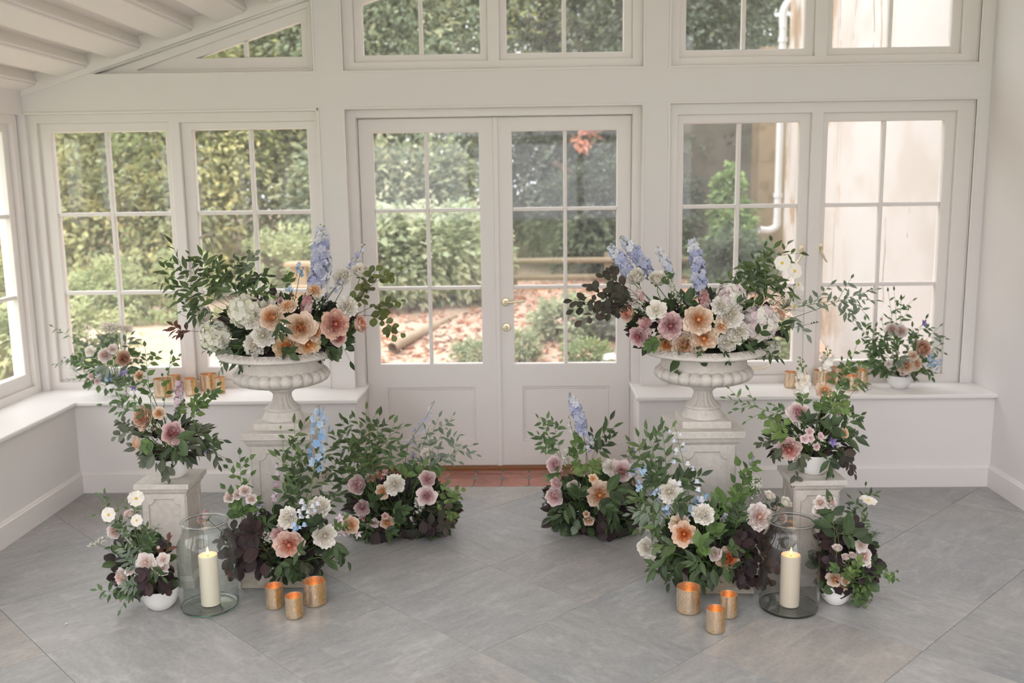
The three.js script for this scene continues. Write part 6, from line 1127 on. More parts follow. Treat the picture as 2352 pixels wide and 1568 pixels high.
B('mint', [-0.585,0.303,-4.628], [-0.483,0.386,-4.73], 14, 0.0569, .05, 'green leaves above the upper pink rose, left meadow');
B('lime', [-0.509,0.238,-4.616], [-0.367,0.237,-4.72], 13, 0.0438, .05, 'yellow green rose leaves at the far right, left meadow');
B('lime', [-0.508,0.219,-4.605], [-0.389,0.123,-4.681], 15, 0.0437, .06, 'yellow green leaves drooping at the lower right, left meadow');
B('smoke', [-0.552,0.179,-4.59], [-0.417,0.097,-4.658], 12, 0.0611, .06, 'dark round leaves at the lower right of the left meadow');
B('purple', [-0.572,0.141,-4.569], [-0.492,0.066,-4.616], 12, 0.0653, .06, 'dark purple leaves near the floor at the right, left meadow');
B('camellia', [-0.695,0.182,-4.52], [-0.625,0.215,-4.488], 12, 0.0645, .05, 'dark green leaves at the middle front of the left meadow');
B('mint', [-0.695,0.161,-4.516], [-0.636,0.195,-4.483], 9, 0.0516, .05, 'bright small leaves in the dark front of the left meadow');
B('dark', [-0.817,0.113,-4.59], [-0.877,0.003,-4.66], 12, 0.0613, .08, 'ivy like leaves at the floor on the left, left meadow');
B('dark', [-0.897,0.086,-4.663], [-0.947,-0.044,-4.7], 9, 0.0578, .06, 'leaves lying lowest at the left corner, left meadow');
B('dark', [-0.805,0.221,-4.541], [-0.773,0.254,-4.51], 10, 0.0648, .04, 'dark leaves right of the pink rosebud, left meadow');
B('camellia', [-0.752,0.068,-4.585], [-0.708,0.058,-4.581], 10, 0.0613, .05, 'dark leaves under the lowest peach bloom, left meadow');
B('purple', [-0.798,0.075,-4.599], [-0.73,0.009,-4.65], 12, 0.0659, .06, 'dark purple leaves near the floor at the middle, left meadow');
arrangement('right meadow arrangement before the doors', [0.332,-0.024,-4.76], 'filler leaves packed low in the right meadow arrangement', [0.32,0.122,-4.765], [0.233,0.161,0.111], 714, ['camellia','dark','purple'], 0.072);
F('cup', 'pink', [0.117,0.364,-4.73], 0.0865, [-0.318,0.424,0.848], 'upper pink rose at the left edge of the right meadow');
F('rose', 'pink', [0.453,0.349,-4.659], 0.0994, [0.105,0.314,0.943], 'pink rose at the upper right of the right meadow');
F('ruffle', 'white', [0.405,0.366,-4.678], 0.0855, [-0.105,0.527,0.843], 'white bloom behind the upper right pink rose, right meadow');
F('garden', 'peach', [0.335,0.25,-4.581], 0.1216, [0,0.243,0.97], 'large open peach rose at the front of the right meadow');
F('cup', 'blush', [0.207,0.29,-4.599], 0.0657, [-0.108,0.216,0.97], 'round blush bloom left of the large peach rose, right meadow');
F('cup', 'pink', [0.114,0.229,-4.637], 0.0948, [-0.404,0.101,0.909], 'lower pink rose at the left edge of the right meadow');
F('cup', 'pink', [0.124,0.294,-4.647], 0.0639, [-0.436,0.218,0.873], 'pink bloom between the two at the left edge, right meadow');
F('cup', 'cream', [0.283,0.109,-4.615], 0.0544, [-0.11,-0.11,0.988], 'cream spray bloom lowest in the right meadow');
F('cup', 'cream', [0.27,0.147,-4.6], 0.0353, [-0.206,0.309,0.928], 'small cream bud above the lowest cream bloom, right meadow');
F('open', 'apricot', [0.304,0.332,-4.6], 0.0468, [0,0.406,0.914], 'small apricot bloom above the large peach rose, right meadow');
F('open', 'pink', [0.543,0.005,-4.73], 0.0388, [0.316,0,0.949], 'small pink bloom near the floor at the right, right meadow');
S('delphinium', 'lavender', [0.265,0.509,-4.76], [0.193,0.728,-4.78], 0.0846, 55, 0.0000, 'thick lavender delphinium spike leaning left over the right meadow');
S('delphinium', 'lavender', [0.277,0.432,-4.74], [0.294,0.509,-4.74], 0.0578, 10, 0.0000, 'few lavender florets at the foot of the spike, right meadow');
F('clematis', 'violet', [0.511,0.432,-4.73], 0.0443, [0.228,0.342,0.912], 'dark bluish columbine bloom between right meadow and trough');
L('white', [0.184,0.354,-4.703], [0.175,0.429,-4.76], 0.1018, 130, 'white lacy flower heads at the left of the right meadow');
L('white', [0.22,0.486,-4.76], [0.189,0.612,-4.76], 0.0490, 70, 'thin white plume left of the lavender spike, right meadow');
L('red', [0.204,0.226,-4.624], [0.204,0.253,-4.625], 0.0394, 34, 'brown berry cluster under the round blush bloom, right meadow');
L('white', [0.463,-0.068,-4.76], [0.461,-0.025,-4.76], 0.0612, 90, 'white viburnum head near the floor, right meadow', 0.0044);
L('white', [0.499,-0.011,-4.76], [0.499,0.03,-4.76], 0.0453, 40, 'small cream sprig right of the viburnum head, right meadow');
L('pink', [0.268,0.328,-4.635], [0.28,0.356,-4.656], 0.0655, 40, 'pinkish sprig above the large peach rose, right meadow');
B('jasmine', [0.142,0.395,-4.76], [0.036,0.602,-4.76], 16, 0.0470, .06, 'pale leafy shoot curling up at the far left, right meadow');
B('jasmine', [0.152,0.4,-4.74], [0.013,0.514,-4.74], 12, 0.0445, .05, 'thin pale shoot pointing left, right meadow');
B('jasmine', [0.149,0.4,-4.78], [0.11,0.576,-4.79], 13, 0.0471, .04, 'pale shoot right of the curling one, right meadow');
B('dark', [0.31,0.388,-4.78], [0.402,0.58,-4.79], 13, 0.0628, .04, 'upright leafy branch right of the lavender spike, right meadow');
B('dark', [0.32,0.393,-4.76], [0.407,0.494,-4.76], 10, 0.0603, .06, 'lower leafy branch right of the lavender spike, right meadow');
B('mint', [0.241,0.376,-4.744], [0.225,0.498,-4.76], 13, 0.0535, .03, 'green leaves at the foot of the lavender spike, right meadow');
B('lime', [0.267,0.334,-4.617], [0.228,0.386,-4.71], 15, 0.0479, .04, 'pale lime leaves at the middle left of the right meadow');
B('lime', [0.289,0.335,-4.615], [0.329,0.397,-4.668], 15, 0.0478, .04, 'pale lime leaves at the middle of the right meadow');
B('mint', [0.192,0.293,-4.639], [0.089,0.3,-4.73], 12, 0.0525, .05, 'green leaves among the left pink roses, right meadow');
B('dark', [0.17,0.249,-4.638], [0.065,0.163,-4.723], 9, 0.0570, .06, 'dark leaves pointing left under the pink roses, right meadow');
B('dark', [0.19,0.215,-4.602], [0.137,0.108,-4.647], 10, 0.0697, .08, 'long leaves hanging at the left front, right meadow');
B('camellia', [0.36,0.276,-4.551], [0.414,0.284,-4.537], 8, 0.0946, .04, 'broad dark leaf right of the large peach rose, right meadow');
B('camellia', [0.315,0.219,-4.521], [0.367,0.214,-4.503], 10, 0.0770, .05, 'dark leaves under the large peach rose, right meadow');
B('dark', [0.36,0.187,-4.548], [0.351,0.009,-4.66], 10, 0.0776, .08, 'long green leaves reaching the floor at the front, right meadow');
B('dark', [0.36,0.208,-4.553], [0.429,0.103,-4.593], 12, 0.0733, .06, 'long leaves at the right front of the right meadow');
B('camellia', [0.231,0.235,-4.544], [0.23,0.309,-4.522], 10, 0.0645, .04, 'dark leaves left of the large peach rose, right meadow');
B('eucalyptus', [0.233,0.136,-4.601], [0.212,0.01,-4.71], 9, 0.0480, .08, 'pale ivy trail falling to the floor at the left, right meadow');
B('purple', [0.297,0.135,-4.569], [0.387,0.061,-4.614], 12, 0.0650, .05, 'dark leaves near the floor at the middle, right meadow');
B('olive', [0.429,0.304,-4.599], [0.471,0.264,-4.585], 12, 0.0607, .05, 'dull green leaves below the upper pink rose, right meadow');
B('dark', [0.454,0.114,-4.625], [0.516,0.043,-4.69], 11, 0.0614, .06, 'dark leaves near the viburnum head, right meadow');
arrangement('right concrete trough', [0.822,0.063,-4.04], 'filler leaves packed in the right concrete trough', [0.779,0.195,-4.045], [0.224,0.145,0.096], 588, ['camellia','purple','dark'], 0.065);
F('garden', 'orange', [0.643,0.306,-3.894], 0.0959, [-0.1,0.3,0.949], 'orange hearted peach rose at the left of the right trough');
F('rose', 'orange', [0.841,0.183,-3.921], 0.0908, [0.102,0.205,0.973], 'bright orange rose at the front of the right trough');
F('garden', 'blush', [0.983,0.347,-3.984], 0.1018, [0.206,0.309,0.928], 'large blush rose high at the right of the right trough');
F('cup', 'blush', [0.774,0.216,-3.899], 0.0602, [-0.105,0.314,0.943], 'small pinkish bloom left of the bright orange rose');
F('ruffle', 'white', [0.594,0.455,-4.01], 0.0980, [-0.199,0.398,0.896], 'white ruffled bloom high at the left of the right trough');
F('ruffle', 'white', [0.722,0.396,-3.9], 0.0917, [0,0.707,0.707], 'white ruffled bloom below the deep blue florets, right trough');
F('ruffle', 'cream', [0.63,0.338,-3.935], 0.0846, [-0.108,0.647,0.755], 'pale bloom behind the orange hearted rose, right trough');
F('cup', 'white', [0.499,0.203,-4.01], 0.0784, [-0.527,0.422,0.738], 'white rose at the far left of the right trough');
F('clematis', 'white', [0.518,0.149,-4.01], 0.0651, [-0.404,0.101,0.909], 'white clematis lowest at the far left of the right trough');
F('clematis', 'lilacpink', [0.5,0.291,-4.01], 0.0609, [-0.503,0.503,0.704], 'pale pink clematis at the left edge of the right trough');
F('clematis', 'lilacpink', [0.58,0.122,-4.01], 0.0422, [-0.206,-0.309,0.928], 'pinkish clematis half hidden in the lower left leaves, right trough');
F('cup', 'white', [1.028,0.432,-4.01], 0.0490, [0.207,0.83,0.518], 'small white rosebud on a tall stem, left of the other, right trough');
F('cup', 'white', [1.098,0.402,-4.01], 0.0572, [0.527,0.738,0.422], 'small white rosebud on the stem farthest right, right trough');
F('cup', 'blush', [1.098,0.313,-4.06], 0.0498, [0.424,0.318,0.848], 'pale bud seen through the rim of the right jar');
S('delphinium', 'blue', [0.442,0.508,-4.09], [0.438,0.551,-4.09], 0.0500, 8, 0.0000, 'light blue florets at the far upper left, right trough');
S('delphinium', 'blue', [0.49,0.509,-4.07], [0.478,0.549,-4.07], 0.0575, 10, 0.0000, 'blue florets left of the big leaf rosette, right trough');
S('delphinium', 'blue', [0.474,0.441,-4.06], [0.462,0.481,-4.06], 0.0536, 10, 0.0000, 'pale blue florets below the others at the left, right trough');
S('delphinium', 'deepblue', [0.719,0.394,-3.973], [0.706,0.403,-3.981], 0.0488, 7, 0.0000, 'deep blue florets above the white ruffled bloom, right trough');
S('delphinium', 'blue', [0.662,0.371,-3.973], [0.69,0.392,-3.977], 0.0602, 11, 0.0000, 'sky blue florets left of the deep blue ones, right trough');
S('delphinium', 'blue', [0.57,0.365,-4.002], [0.588,0.386,-4.02], 0.0493, 8, 0.0000, 'blue florets under the high white bloom, right trough');
S('delphinium', 'blue', [0.526,0.426,-4.02], [0.537,0.466,-4.02], 0.0494, 7, 0.0000, 'blue florets beside the high white bloom, right trough');
S('bells', 'bluewhite', [0.694,0.38,-4.019], [0.627,0.731,-4.1], 0.1178, 17, 0.0323, 'tall columbine stem of hanging pale blue bells, right trough');
S('bells', 'blue', [0.705,0.388,-3.997], [0.745,0.455,-4.06], 0.0869, 9, 0.0321, 'short stem of blue bells at the right of the columbine, right trough');
L('white', [0.963,0.381,-4.04], [0.982,0.507,-4.04], 0.1068, 150, 'airy white gypsophila cloud behind the blush rose, right trough', 0.0036);
L('lilac', [1.001,0.384,-4.04], [1.026,0.44,-4.04], 0.0191, 40, 'thin purple mint flower spike by the small rosebud, right trough', 0.004);
L('lilac', [0.949,0.558,-4.04], [0.966,0.605,-4.04], 0.0170, 40, 'purple flower tip of the tall mint, right trough', 0.004);
L('lilac', [0.53,0.294,-4.04], [0.541,0.324,-4.04], 0.0230, 30, 'small mauve spike at the left of the right trough');
L('lilac', [0.801,0.346,-3.918], [0.828,0.379,-3.934], 0.0297, 40, 'dark mauve spike in the middle of the right trough');
L('pink', [1.06,0.33,-4.04], [1.072,0.37,-4.04], 0.0764, 40, 'reddish twiggy sprig beside the right jar');
B('ruscus', [0.591,0.373,-4.07], [0.432,0.658,-4.09], 20, 0.0520, .06, 'pointed green branch rising at the far left of the right trough');
B('ruscus', [0.594,0.386,-4.09], [0.508,0.704,-4.11], 19, 0.0522, .03, 'upright green branch before the door panel, right trough');
B('jasmine', [0.603,0.406,-4.09], [0.576,0.726,-4.12], 18, 0.0425, .03, 'thin green branch beside the tall pedestal, right trough');
B('dark', [0.586,0.443,-4.04], [0.522,0.552,-4.04], 17, 0.0610, .05, 'rosette of big dark leaves at the upper left of the right trough');
B('dark', [0.605,0.443,-4.04], [0.657,0.513,-4.04], 14, 0.0648, .05, 'big leaves around the high white bloom, right trough');
B('dark', [0.646,0.456,-4.06], [0.74,0.511,-4.06], 10, 0.0612, .06, 'glossy leaves left of the columbine bells, right trough');
B('dark', [0.598,0.42,-3.99], [0.662,0.432,-3.925], 10, 0.0679, .06, 'long leaf hanging right of the high white bloom, right trough');
B('ruscus', [0.584,0.39,-4.02], [0.434,0.414,-4.01], 15, 0.0532, .08, 'green branch spreading left in the middle, right trough');
B('silver', [0.576,0.371,-3.961], [0.425,0.362,-3.99], 14, 0.0506, .08, 'greyish leaves spreading left, right trough');
B('ruscus', [0.59,0.363,-3.931], [0.466,0.296,-3.98], 13, 0.0559, .1, 'green leaves drooping over the pale pink clematis, right trough');
B('mint', [0.882,0.339,-3.992], [0.958,0.571,-4.09], 18, 0.0529, .02, 'tall mint stem right of the tall pedestal, right trough');
B('mint', [0.888,0.404,-4.03], [0.924,0.464,-4.06], 8, 0.0685, .03, 'large mint leaves on the tall stem, right trough');
B('mint', [0.807,0.297,-3.945], [0.814,0.426,-4.037], 15, 0.0636, .02, 'broad mint stem in front of the tall pedestal, right trough');
B('mint', [0.772,0.274,-3.904], [0.769,0.337,-3.891], 9, 0.0742, .02, 'big fresh mint leaf at the middle of the right trough');
B('dark', [0.875,0.313,-3.955], [0.899,0.398,-3.992], 15, 0.0525, .03, 'green leaves left of the large blush rose, right trough');
B('olive', [1.044,0.336,-4.08], [1.091,0.386,-4.08], 10, 0.0347, .04, 'small leaves on the rosebud stems, right trough');
B('purple', [0.933,0.234,-3.955], [1.026,0.288,-4.02], 14, 0.0677, .03, 'dark purple leaf fan under the large blush rose, right trough');
B('purple', [0.92,0.221,-3.937], [1.068,0.231,-4.01], 14, 0.0674, .04, 'dark purple leaf fan beside the right jar');
B('purple', [0.909,0.204,-3.931], [0.881,0.285,-3.898], 12, 0.0636, .03, 'dark purple leaves behind the bright orange rose');
B('purple', [0.927,0.188,-3.923], [1.031,0.068,-3.97], 12, 0.0635, .06, 'dark purple branch drooping at the right end of the right trough');
B('purple', [0.882,0.172,-3.888], [0.912,0.074,-3.91], 9, 0.0668, .08, 'dark pointed leaves hanging over the right front of the right trough');
B('purple', [0.978,0.183,-3.982], [1.094,0.107,-4.02], 10, 0.0607, .06, 'dark leaves seen through the right jar wall');
B('smoke', [1.046,0.27,-4.04], [1.11,0.212,-4.06], 9, 0.0574, .05, 'smoky leaves behind the neck of the right jar');
N([0.988,0.248,-3.993], [1.011,0.261,-4.011], 0.1137, 30, 'wiry smoke bush panicle among the dark leaves, right trough');
B('dark', [0.677,0.169,-3.875], [0.72,0.08,-3.9], 10, 0.0703, .1, 'long leaves hanging over the front of the right trough');
B('dark', [0.623,0.184,-3.888], [0.589,0.076,-3.92], 11, 0.0742, .1, 'long leaves hanging over the left front of the right trough');
B('camellia', [0.765,0.176,-3.857], [0.757,0.096,-3.9], 9, 0.0700, .08, 'dark pointed leaves at the middle of the right trough rim');
B('dark', [0.589,0.215,-3.909], [0.532,0.095,-3.96], 11, 0.0671, .1, 'long leaves drooping at the left end of the right trough');
B('ruscus', [0.622,0.253,-3.885], [0.542,0.254,-3.909], 12, 0.0592, .06, 'green leaves right of the white rose, right trough');
B('mint', [0.688,0.26,-3.843], [0.71,0.29,-3.815], 12, 0.0659, .04, 'broad green leaves between the two orange roses, right trough');
B('dark', [0.784,0.176,-3.858], [0.867,0.148,-3.9], 9, 0.0626, .06, 'green leaves under the bright orange rose');
B('dark', [0.728,0.198,-3.853], [0.671,0.203,-3.842], 9, 0.0625, .05, 'glossy leaves at the middle front of the right trough');
B('camellia', [0.795,0.273,-3.831], [0.858,0.262,-3.826], 6, 0.0547, .04, 'green leaves cupping the bright orange rose');

// ---------------------------------------------------------------- the garden behind the glass
{
  const bank = (x, z) => { const t = sstep(-z, 7.2, 11.2), far = sstep(-z, 12, 20); return -0.1 + 0.62 * t * (1 - 0.45 * sstep(-x, 1.8, 4)) + 0.9 * far + 0.05 * (fbm(x * 1.3 + 20, z * 1.3 + 40, 1e6, 3, 91) - 0.5); };
  const land = (name, x0, x1, z0, z1, nx, nz, mat, off = 0) => {
    const pos = [], uv = [], idx = [];
    for (let j = 0; j <= nz; j++) for (let i = 0; i <= nx; i++) { const x = lerp(x0, x1, i / nx), z = lerp(z0, z1, j / nz); pos.push(x, bank(x, z) + off, z); uv.push(x / 2.2, z / 2.2); }
    for (let j = 0; j < nz; j++) for (let i = 0; i < nx; i++) { const a = j * (nx + 1) + i, b = a + 1, c = a + nx + 1, d = c + 1; idx.push(a, b, d, a, d, c); }
    const g = new THREE.BufferGeometry(); g.setAttribute('position', new THREE.Float32BufferAttribute(pos, 3)); g.setAttribute('uv', new THREE.Float32BufferAttribute(uv, 2)); g.setIndex(idx); g.computeVertexNormals();
    return struct(name, g, mat);
  };
  const earth = std({ map: T.ground, roughness: 1 }), gravel = std({ map: T.gravel, roughness: 1 }), lawn = std({ color: 0x8f9a6a, roughness: 1 });
  land('ground_bank', -14, 2.84, -5.98, -26, 60, 60, earth);
  land('gravel_path', -9, -1.95, -5.99, -9.2, 30, 16, gravel, 0.03);
  struct('ground_lawn', boxUV(new THREE.BoxGeometry(90, 0.1, 90).translate(0, -0.3, 0)), lawn);
  // the neighbouring house: a lime-washed side wall, its return and a lower wing beyond
  const wallGeo = new THREE.BoxGeometry(0.4, 8, 4.9).translate(3.05, 3.2, -8.42); { const p = wallGeo.attributes.position, uv = wallGeo.attributes.uv; for (let i = 0; i < p.count; i++) uv.setXY(i, (-p.getZ(i) - 5.9) / 5.0, p.getY(i) / 4.4); }
  struct('wall_house', wallGeo, std({ map: T.stain, roughness: 0.9 }));
  struct('wall_house_side', boxUV(new THREE.BoxGeometry(5, 8, 10).translate(5.46, 3.2, -1.0)), M.wall);  // unseen bulk of the house, set here to block the sky on the right
  struct('wall_wing', boxUV(new THREE.BoxGeometry(5.4, 3.6, 0.3).translate(4.62, 1.35, -13.2)), std({ map: T.concrete, color: 0x8f8a84, roughness: 0.95 }));
  struct('wall_quoin', bx(2.86, 3.3, -0.2, 3.4, -12.6, -12.2, 0.01), std({ map: T.concrete, color: 0xb9a48c, roughness: 0.95 }));
  const pipeMat = std({ color: 0xc9c8c6, roughness: 0.5 });
  const pipe = thing('drainpipe', 'pale grey drainpipe running down the corner of the stained house wall', 'drainpipe', [2.79, 0, -10.92]);
  part('pipe', curveTube([V(0, 3.45, 0), V(0, 2.4, 0), V(0, 1.5, 0), V(0, 1.33, 0)], 0.04, 0.04, 12, 12), pipeMat, pipe);
  part('elbow', curveTube([V(0, 1.36, 0), V(-0.01, 1.27, 0), V(-0.09, 1.23, 0.0), V(-0.2, 1.24, 0.02)], 0.044, 0.04, 12, 12), pipeMat, pipe);
  part('top_elbow', curveTube([V(0, 3.42, 0), V(0, 3.6, 0), V(0.06, 3.7, 0), V(0.2, 3.74, 0)], 0.044, 0.044, 12, 12), pipeMat, pipe);
  for (const y of [1.62, 2.5, 3.3]) part('collar', new THREE.CylinderGeometry(0.05, 0.05, 0.05, 14).translate(0, y, 0), pipeMat, pipe);

  // foliage built leaf by leaf: clumps of small leaves round each crown
  const quad = sheet(2, 2, (u, v) => [u * 0.3 * Math.sin(Math.PI * (0.12 + 0.8 * v)), v, 0.12 * Math.abs(u) - 0.15 * v * v]);
  const lm = phy({ color: 0xffffff, roughness: 1, transmission: 0.4, thickness: 0 });
  function crown(parent, ells, clumps, per, size, cols, spread, sNo) {
    seed(sNo); const im = new THREE.InstancedMesh(quad, lm, clumps * per), o = new THREE.Object3D(), C = cols.map((h) => new THREE.Color(h)), c = new THREE.Color(); let k = 0;
    for (let i = 0; i < clumps; i++) {
      const e = ells[i % ells.length], d = V(rr(-1, 1), rr(-1, 1), rr(-1, 1)).normalize(), q = Math.pow(rnd(), 0.3), ctr = V(e[0] + d.x * q * e[3], e[1] + d.y * q * e[4], e[2] + d.z * q * e[5]), col = pick(C), s2 = spread * rr(0.6, 1.2);
      for (let j = 0; j < per; j++) {
        const w = V(rr(-1, 1), rr(-1, 1), rr(-1, 1)).multiplyScalar(s2), at = ctr.clone().add(w);
        setLeaf(o, at, d.clone().add(V(rr(-1, 1), rr(-0.9, 0.6), rr(-1, 1))), V(rr(-0.6, 0.6), 1, rr(-0.3, 0.9)).normalize(), size * rr(0.7, 1.3)); o.updateMatrix(); im.setMatrixAt(k, o.matrix);
        im.setColorAt(k++, c.copy(col).lerp(pick(C), rnd() * 0.35));
      }
    }
    im.name = 'crown'; im.castShadow = im.receiveShadow = true; parent.add(im); im.userData.kind = 'stuff'; return im;
  }
  const barkM = std({ map: T.bark, roughness: 1 });
  const Y = [0xd0c886, 0xbfbb80, 0xdccf90, 0xa6aa7c, 0x8f9872], G = [0x9aa682, 0x8a9878, 0xadb48c, 0x78876c, 0xc0be98], DK = [0x4e5a40, 0x414e36, 0x5e6a4c, 0x565e46, 0x757a58];
  const tree = (label, x, z, h, r, cols, n, sNo, size = 0.082, ells) => {
    const t = thing('tree', label, 'tree', [x, bank(x, z), z]);
    part('trunk', curveTube([V(0, -0.2, 0), V(0.08, h * 0.25, 0.05), V(-0.05, h * 0.5, 0), V(0.05, h * 0.8, 0)], r * 0.09, r * 0.03, 9, 12), barkM, t);
    for (let k = 0; k < 4; k++) part('bough', curveTube([V(0, h * (0.3 + 0.1 * k), 0), V((k % 2 ? 1 : -1) * r * 0.35, h * (0.42 + 0.1 * k), 0.2), V((k % 2 ? 1 : -1) * r * 0.7, h * (0.48 + 0.12 * k), 0.1)], r * 0.035, r * 0.012, 6, 6), barkM, t);
    crown(t, ells ?? [[0, h * 0.62, 0, r, h * 0.38, r * 0.7], [0, h * 0.4, 0.2, r * 0.95, h * 0.36, r * 0.65]], Math.round(n * 1.9), 46, size, cols, r * 0.15, sNo); return t;
  };
  tree('yellowing tree outside, seen through the far left window panes', -8.6, -14.5, 5.6, 2.6, Y, 380, 101);
  tree('yellow green tree outside behind the left window, nearer the doors', -5.2, -14.0, 5.0, 2.3, [...Y, 0x9aa058, 0x86935a], 380, 102);
  tree('soft green tree outside, seen left in the left door', -2.3, -14.6, 6.6, 2.2, G, 380, 103);
  tree('pale green tree outside above the doors, filling the upper middle window', 0.3, -15.6, 9.5, 2.7, [...G, 0xbcb878], 460, 104);
  tree('dark old tree outside, seen through the right door', 2.0, -14.2, 8.2, 1.9, DK, 330, 105, 0.085);
  { const t = scene.children[scene.children.length - 1], o = t.position; const at = (x, y, z) => V(x - o.x, y - o.y, z - o.z);
    part('low_bough', curveTube([at(1.9, 1.3, -12.7), at(1.0, 1.62, -12.4), at(0.3, 2.05, -12.2)], 0.07, 0.035, 8, 10), barkM, t); part('low_bough', curveTube([at(1.4, 1.5, -12.5), at(1.2, 2.2, -12.4), at(0.9, 3.1, -12.3)], 0.04, 0.02, 7, 8), barkM, t);
    const red = crown(t, [[0.72 - o.x, 2.35 - o.y, -12.2 - o.z, 0.14, 0.16, 0.08]], 9, 14, 0.07, [0xd98a6c, 0xc9765a, 0xe0a284], 0.07, 140); red.name = 'red_leaves'; }
  tree('dark leafy tree outside behind the grey wing, in the upper right window', 4.6, -16.5, 9.0, 2.8, [...DK, 0x8a9460], 420, 106);
  tree('yellow tree far left outside, beyond the left window seat', -12.5, -13.2, 6.0, 3.0, Y, 300, 107);
  tree('low green tree outside between the yellow ones and the doors', -3.8, -16.5, 6.2, 2.4, G, 300, 108);
  tree('dense far tree outside filling the gap behind the left window trees', -6.8, -19, 7.0, 3.6, Y, 330, 201);
  tree('dense far green tree outside behind the left door', -2.2, -19.5, 8.5, 3.4, G, 330, 202);
  tree('dense far dark tree outside behind the right door', 2.4, -18.8, 9.0, 3.2, DK, 330, 203);
  const bush = (name, label, cat, x, z, ells, n, per, size, cols, spread, sNo) => { const t = thing(name, label, cat, [x, bank(x, z), z]); part('stems', mg([0, 1, 2, 3, 4].map((k) => curveTube([V(0, -0.05, 0), V(Math.cos(k * 1.3) * 0.1, ells[0][1] * 0.5, Math.sin(k * 1.3) * 0.1), V(Math.cos(k * 1.3) * ells[0][3] * 0.5, ells[0][1], Math.sin(k * 1.3) * ells[0][5] * 0.5)], 0.015, 0.006, 5, 5))), barkM, t); crown(t, ells, n, per, size, cols, spread, sNo); return t; };
  bush('rhododendron', 'large pale green leafy shrub outside, seen through the left door', 'shrub', -1.2, -10.7, [[0, 0.55, 0, 1.0, 0.5, 0.5], [-0.35, 0.5, 0.2, 0.75, 0.5, 0.4]], 300, 34, 0.085, [0xbec4a0, 0xadb892, 0xcdcfac, 0x9caa82], 0.16, 111);
  bush('laurel', 'dark evergreen shrub outside behind the wooden fence rails', 'shrub', 1.15, -12.6, [[0, 0.8, 0, 1.1, 0.75, 0.5]], 260, 34, 0.08, [0x44543a, 0x56663f, 0x3a4832, 0x6c7858], 0.16, 112);
  bush('hedge', 'rounded clipped pale hedge outside behind the stone pier', 'hedge', -2.75, -11.6, [[0, 0.35, 0, 0.95, 0.55, 0.5]], 200, 26, 0.06, [0xb3b98a, 0xa2ab7c, 0xc2c394], 0.1, 113);
  bush('hedge', 'rounded clipped hedge outside, seen in the far left window', 'hedge', -4.5, -11.2, [[0, 0.3, 0, 1.0, 0.5, 0.5], [-0.9, 0.15, 0, 0.9, 0.4, 0.5]], 220, 26, 0.06, [0xa9b37e, 0x98a472, 0xb8bd8a], 0.1, 114);
  bush('hedge', 'low loose hedge outside at the far left, below the yellow trees', 'hedge', -7.2, -10.6, [[0, 0.4, 0, 1.5, 0.6, 0.5]], 240, 26, 0.09, [0xa3ab74, 0x8d9a66, 0xb8b982], 0.16, 115);
  bush('hedge', 'tall loose hedge outside below the yellow green tree, left window', 'hedge', -5.6, -12.9, [[0, 0.9, 0, 1.9, 1.1, 0.5]], 330, 30, 0.09, [...Y, 0xa9ab78], 0.2, 128);
  bush('hedge', 'loose green hedge outside behind the pale shrub, left door', 'hedge', -1.9, -12.9, [[0, 0.9, 0, 1.5, 1.0, 0.5]], 300, 30, 0.09, [...G, 0x9aa57c], 0.2, 129);
  bush('laurel', 'tall dark evergreen outside right behind the fence, beside the grey wing', 'shrub', 0.9, -13.6, [[0, 1.3, 0, 1.7, 1.2, 0.5]], 330, 30, 0.11, DK, 0.2, 130);
  bush('conifer', 'bright green conifer outside beside the drainpipe', 'conifer', 2.42, -11.6, [[0, 0.55, 0, 0.3, 0.55, 0.3], [-0.05, 1.05, 0, 0.16, 0.35, 0.16]], 110, 26, 0.07, [0x86a05c, 0x748f50, 0x98ae68], 0.08, 116);
  bush('shrub', 'dark green shrub outside in front of the grey wing wall', 'shrub', 2.25, -11.2, [[0.1, 0.3, 0, 0.5, 0.35, 0.3]], 80, 26, 0.08, [0x5c6e4a, 0x4e6040, 0x70805a], 0.1, 117);
  bush('santolina', 'small grey green mound outside, low in the left door', 'shrub', -0.5, -8.7, [[0, 0.12, 0, 0.25, 0.16, 0.22]], 60, 26, 0.035, [0xa3ae84, 0x93a076, 0xb4bb92], 0.05, 118);
  bush('santolina', 'grey green mound outside at the right edge of the left door', 'shrub', -0.12, -8.9, [[0, 0.12, 0, 0.22, 0.17, 0.2]], 60, 26, 0.035, [0xadb68c, 0x9aa57c, 0xbcc298], 0.05, 119);
  bush('santolina', 'round green mound outside, low in the right door beside the white flowers', 'shrub', 0.5, -8.6, [[0, 0.13, 0, 0.24, 0.17, 0.2]], 70, 26, 0.035, [0x9aaa72, 0x8a9c66, 0xaab67e], 0.05, 120);
  bush('lavender', 'loose pale clump outside behind the round mound, right door', 'shrub', 0.35, -9.5, [[0, 0.15, 0, 0.38, 0.2, 0.25]], 60, 26, 0.07, [0xb5bb94, 0xa5ad84, 0xc4c6a2], 0.08, 121);
  bush('silver_shrub', 'silvery grey shrub outside at the right of the right door', 'shrub', 1.05, -9.4, [[0, 0.25, 0, 0.42, 0.28, 0.28]], 90, 26, 0.07, [0xb7bcab, 0xa6ad9a, 0xc9ccbc], 0.08, 122);
  bush('shrub', 'low green shrub outside under the right window, beside the house wall', 'shrub', 1.95, -8.4, [[0, 0.2, 0, 0.5, 0.35, 0.4]], 110, 26, 0.06, [0x9aa86a, 0x86965c, 0xb2b87c], 0.08, 123);
  bush('rose_bush', 'pale green rose bush outside by the gravel, left window', 'shrub', -4.55, -8.9, [[0, 0.35, 0, 0.7, 0.35, 0.35]], 110, 26, 0.07, [0xa5ab78, 0x929c6a, 0xb8bb8a], 0.1, 124);
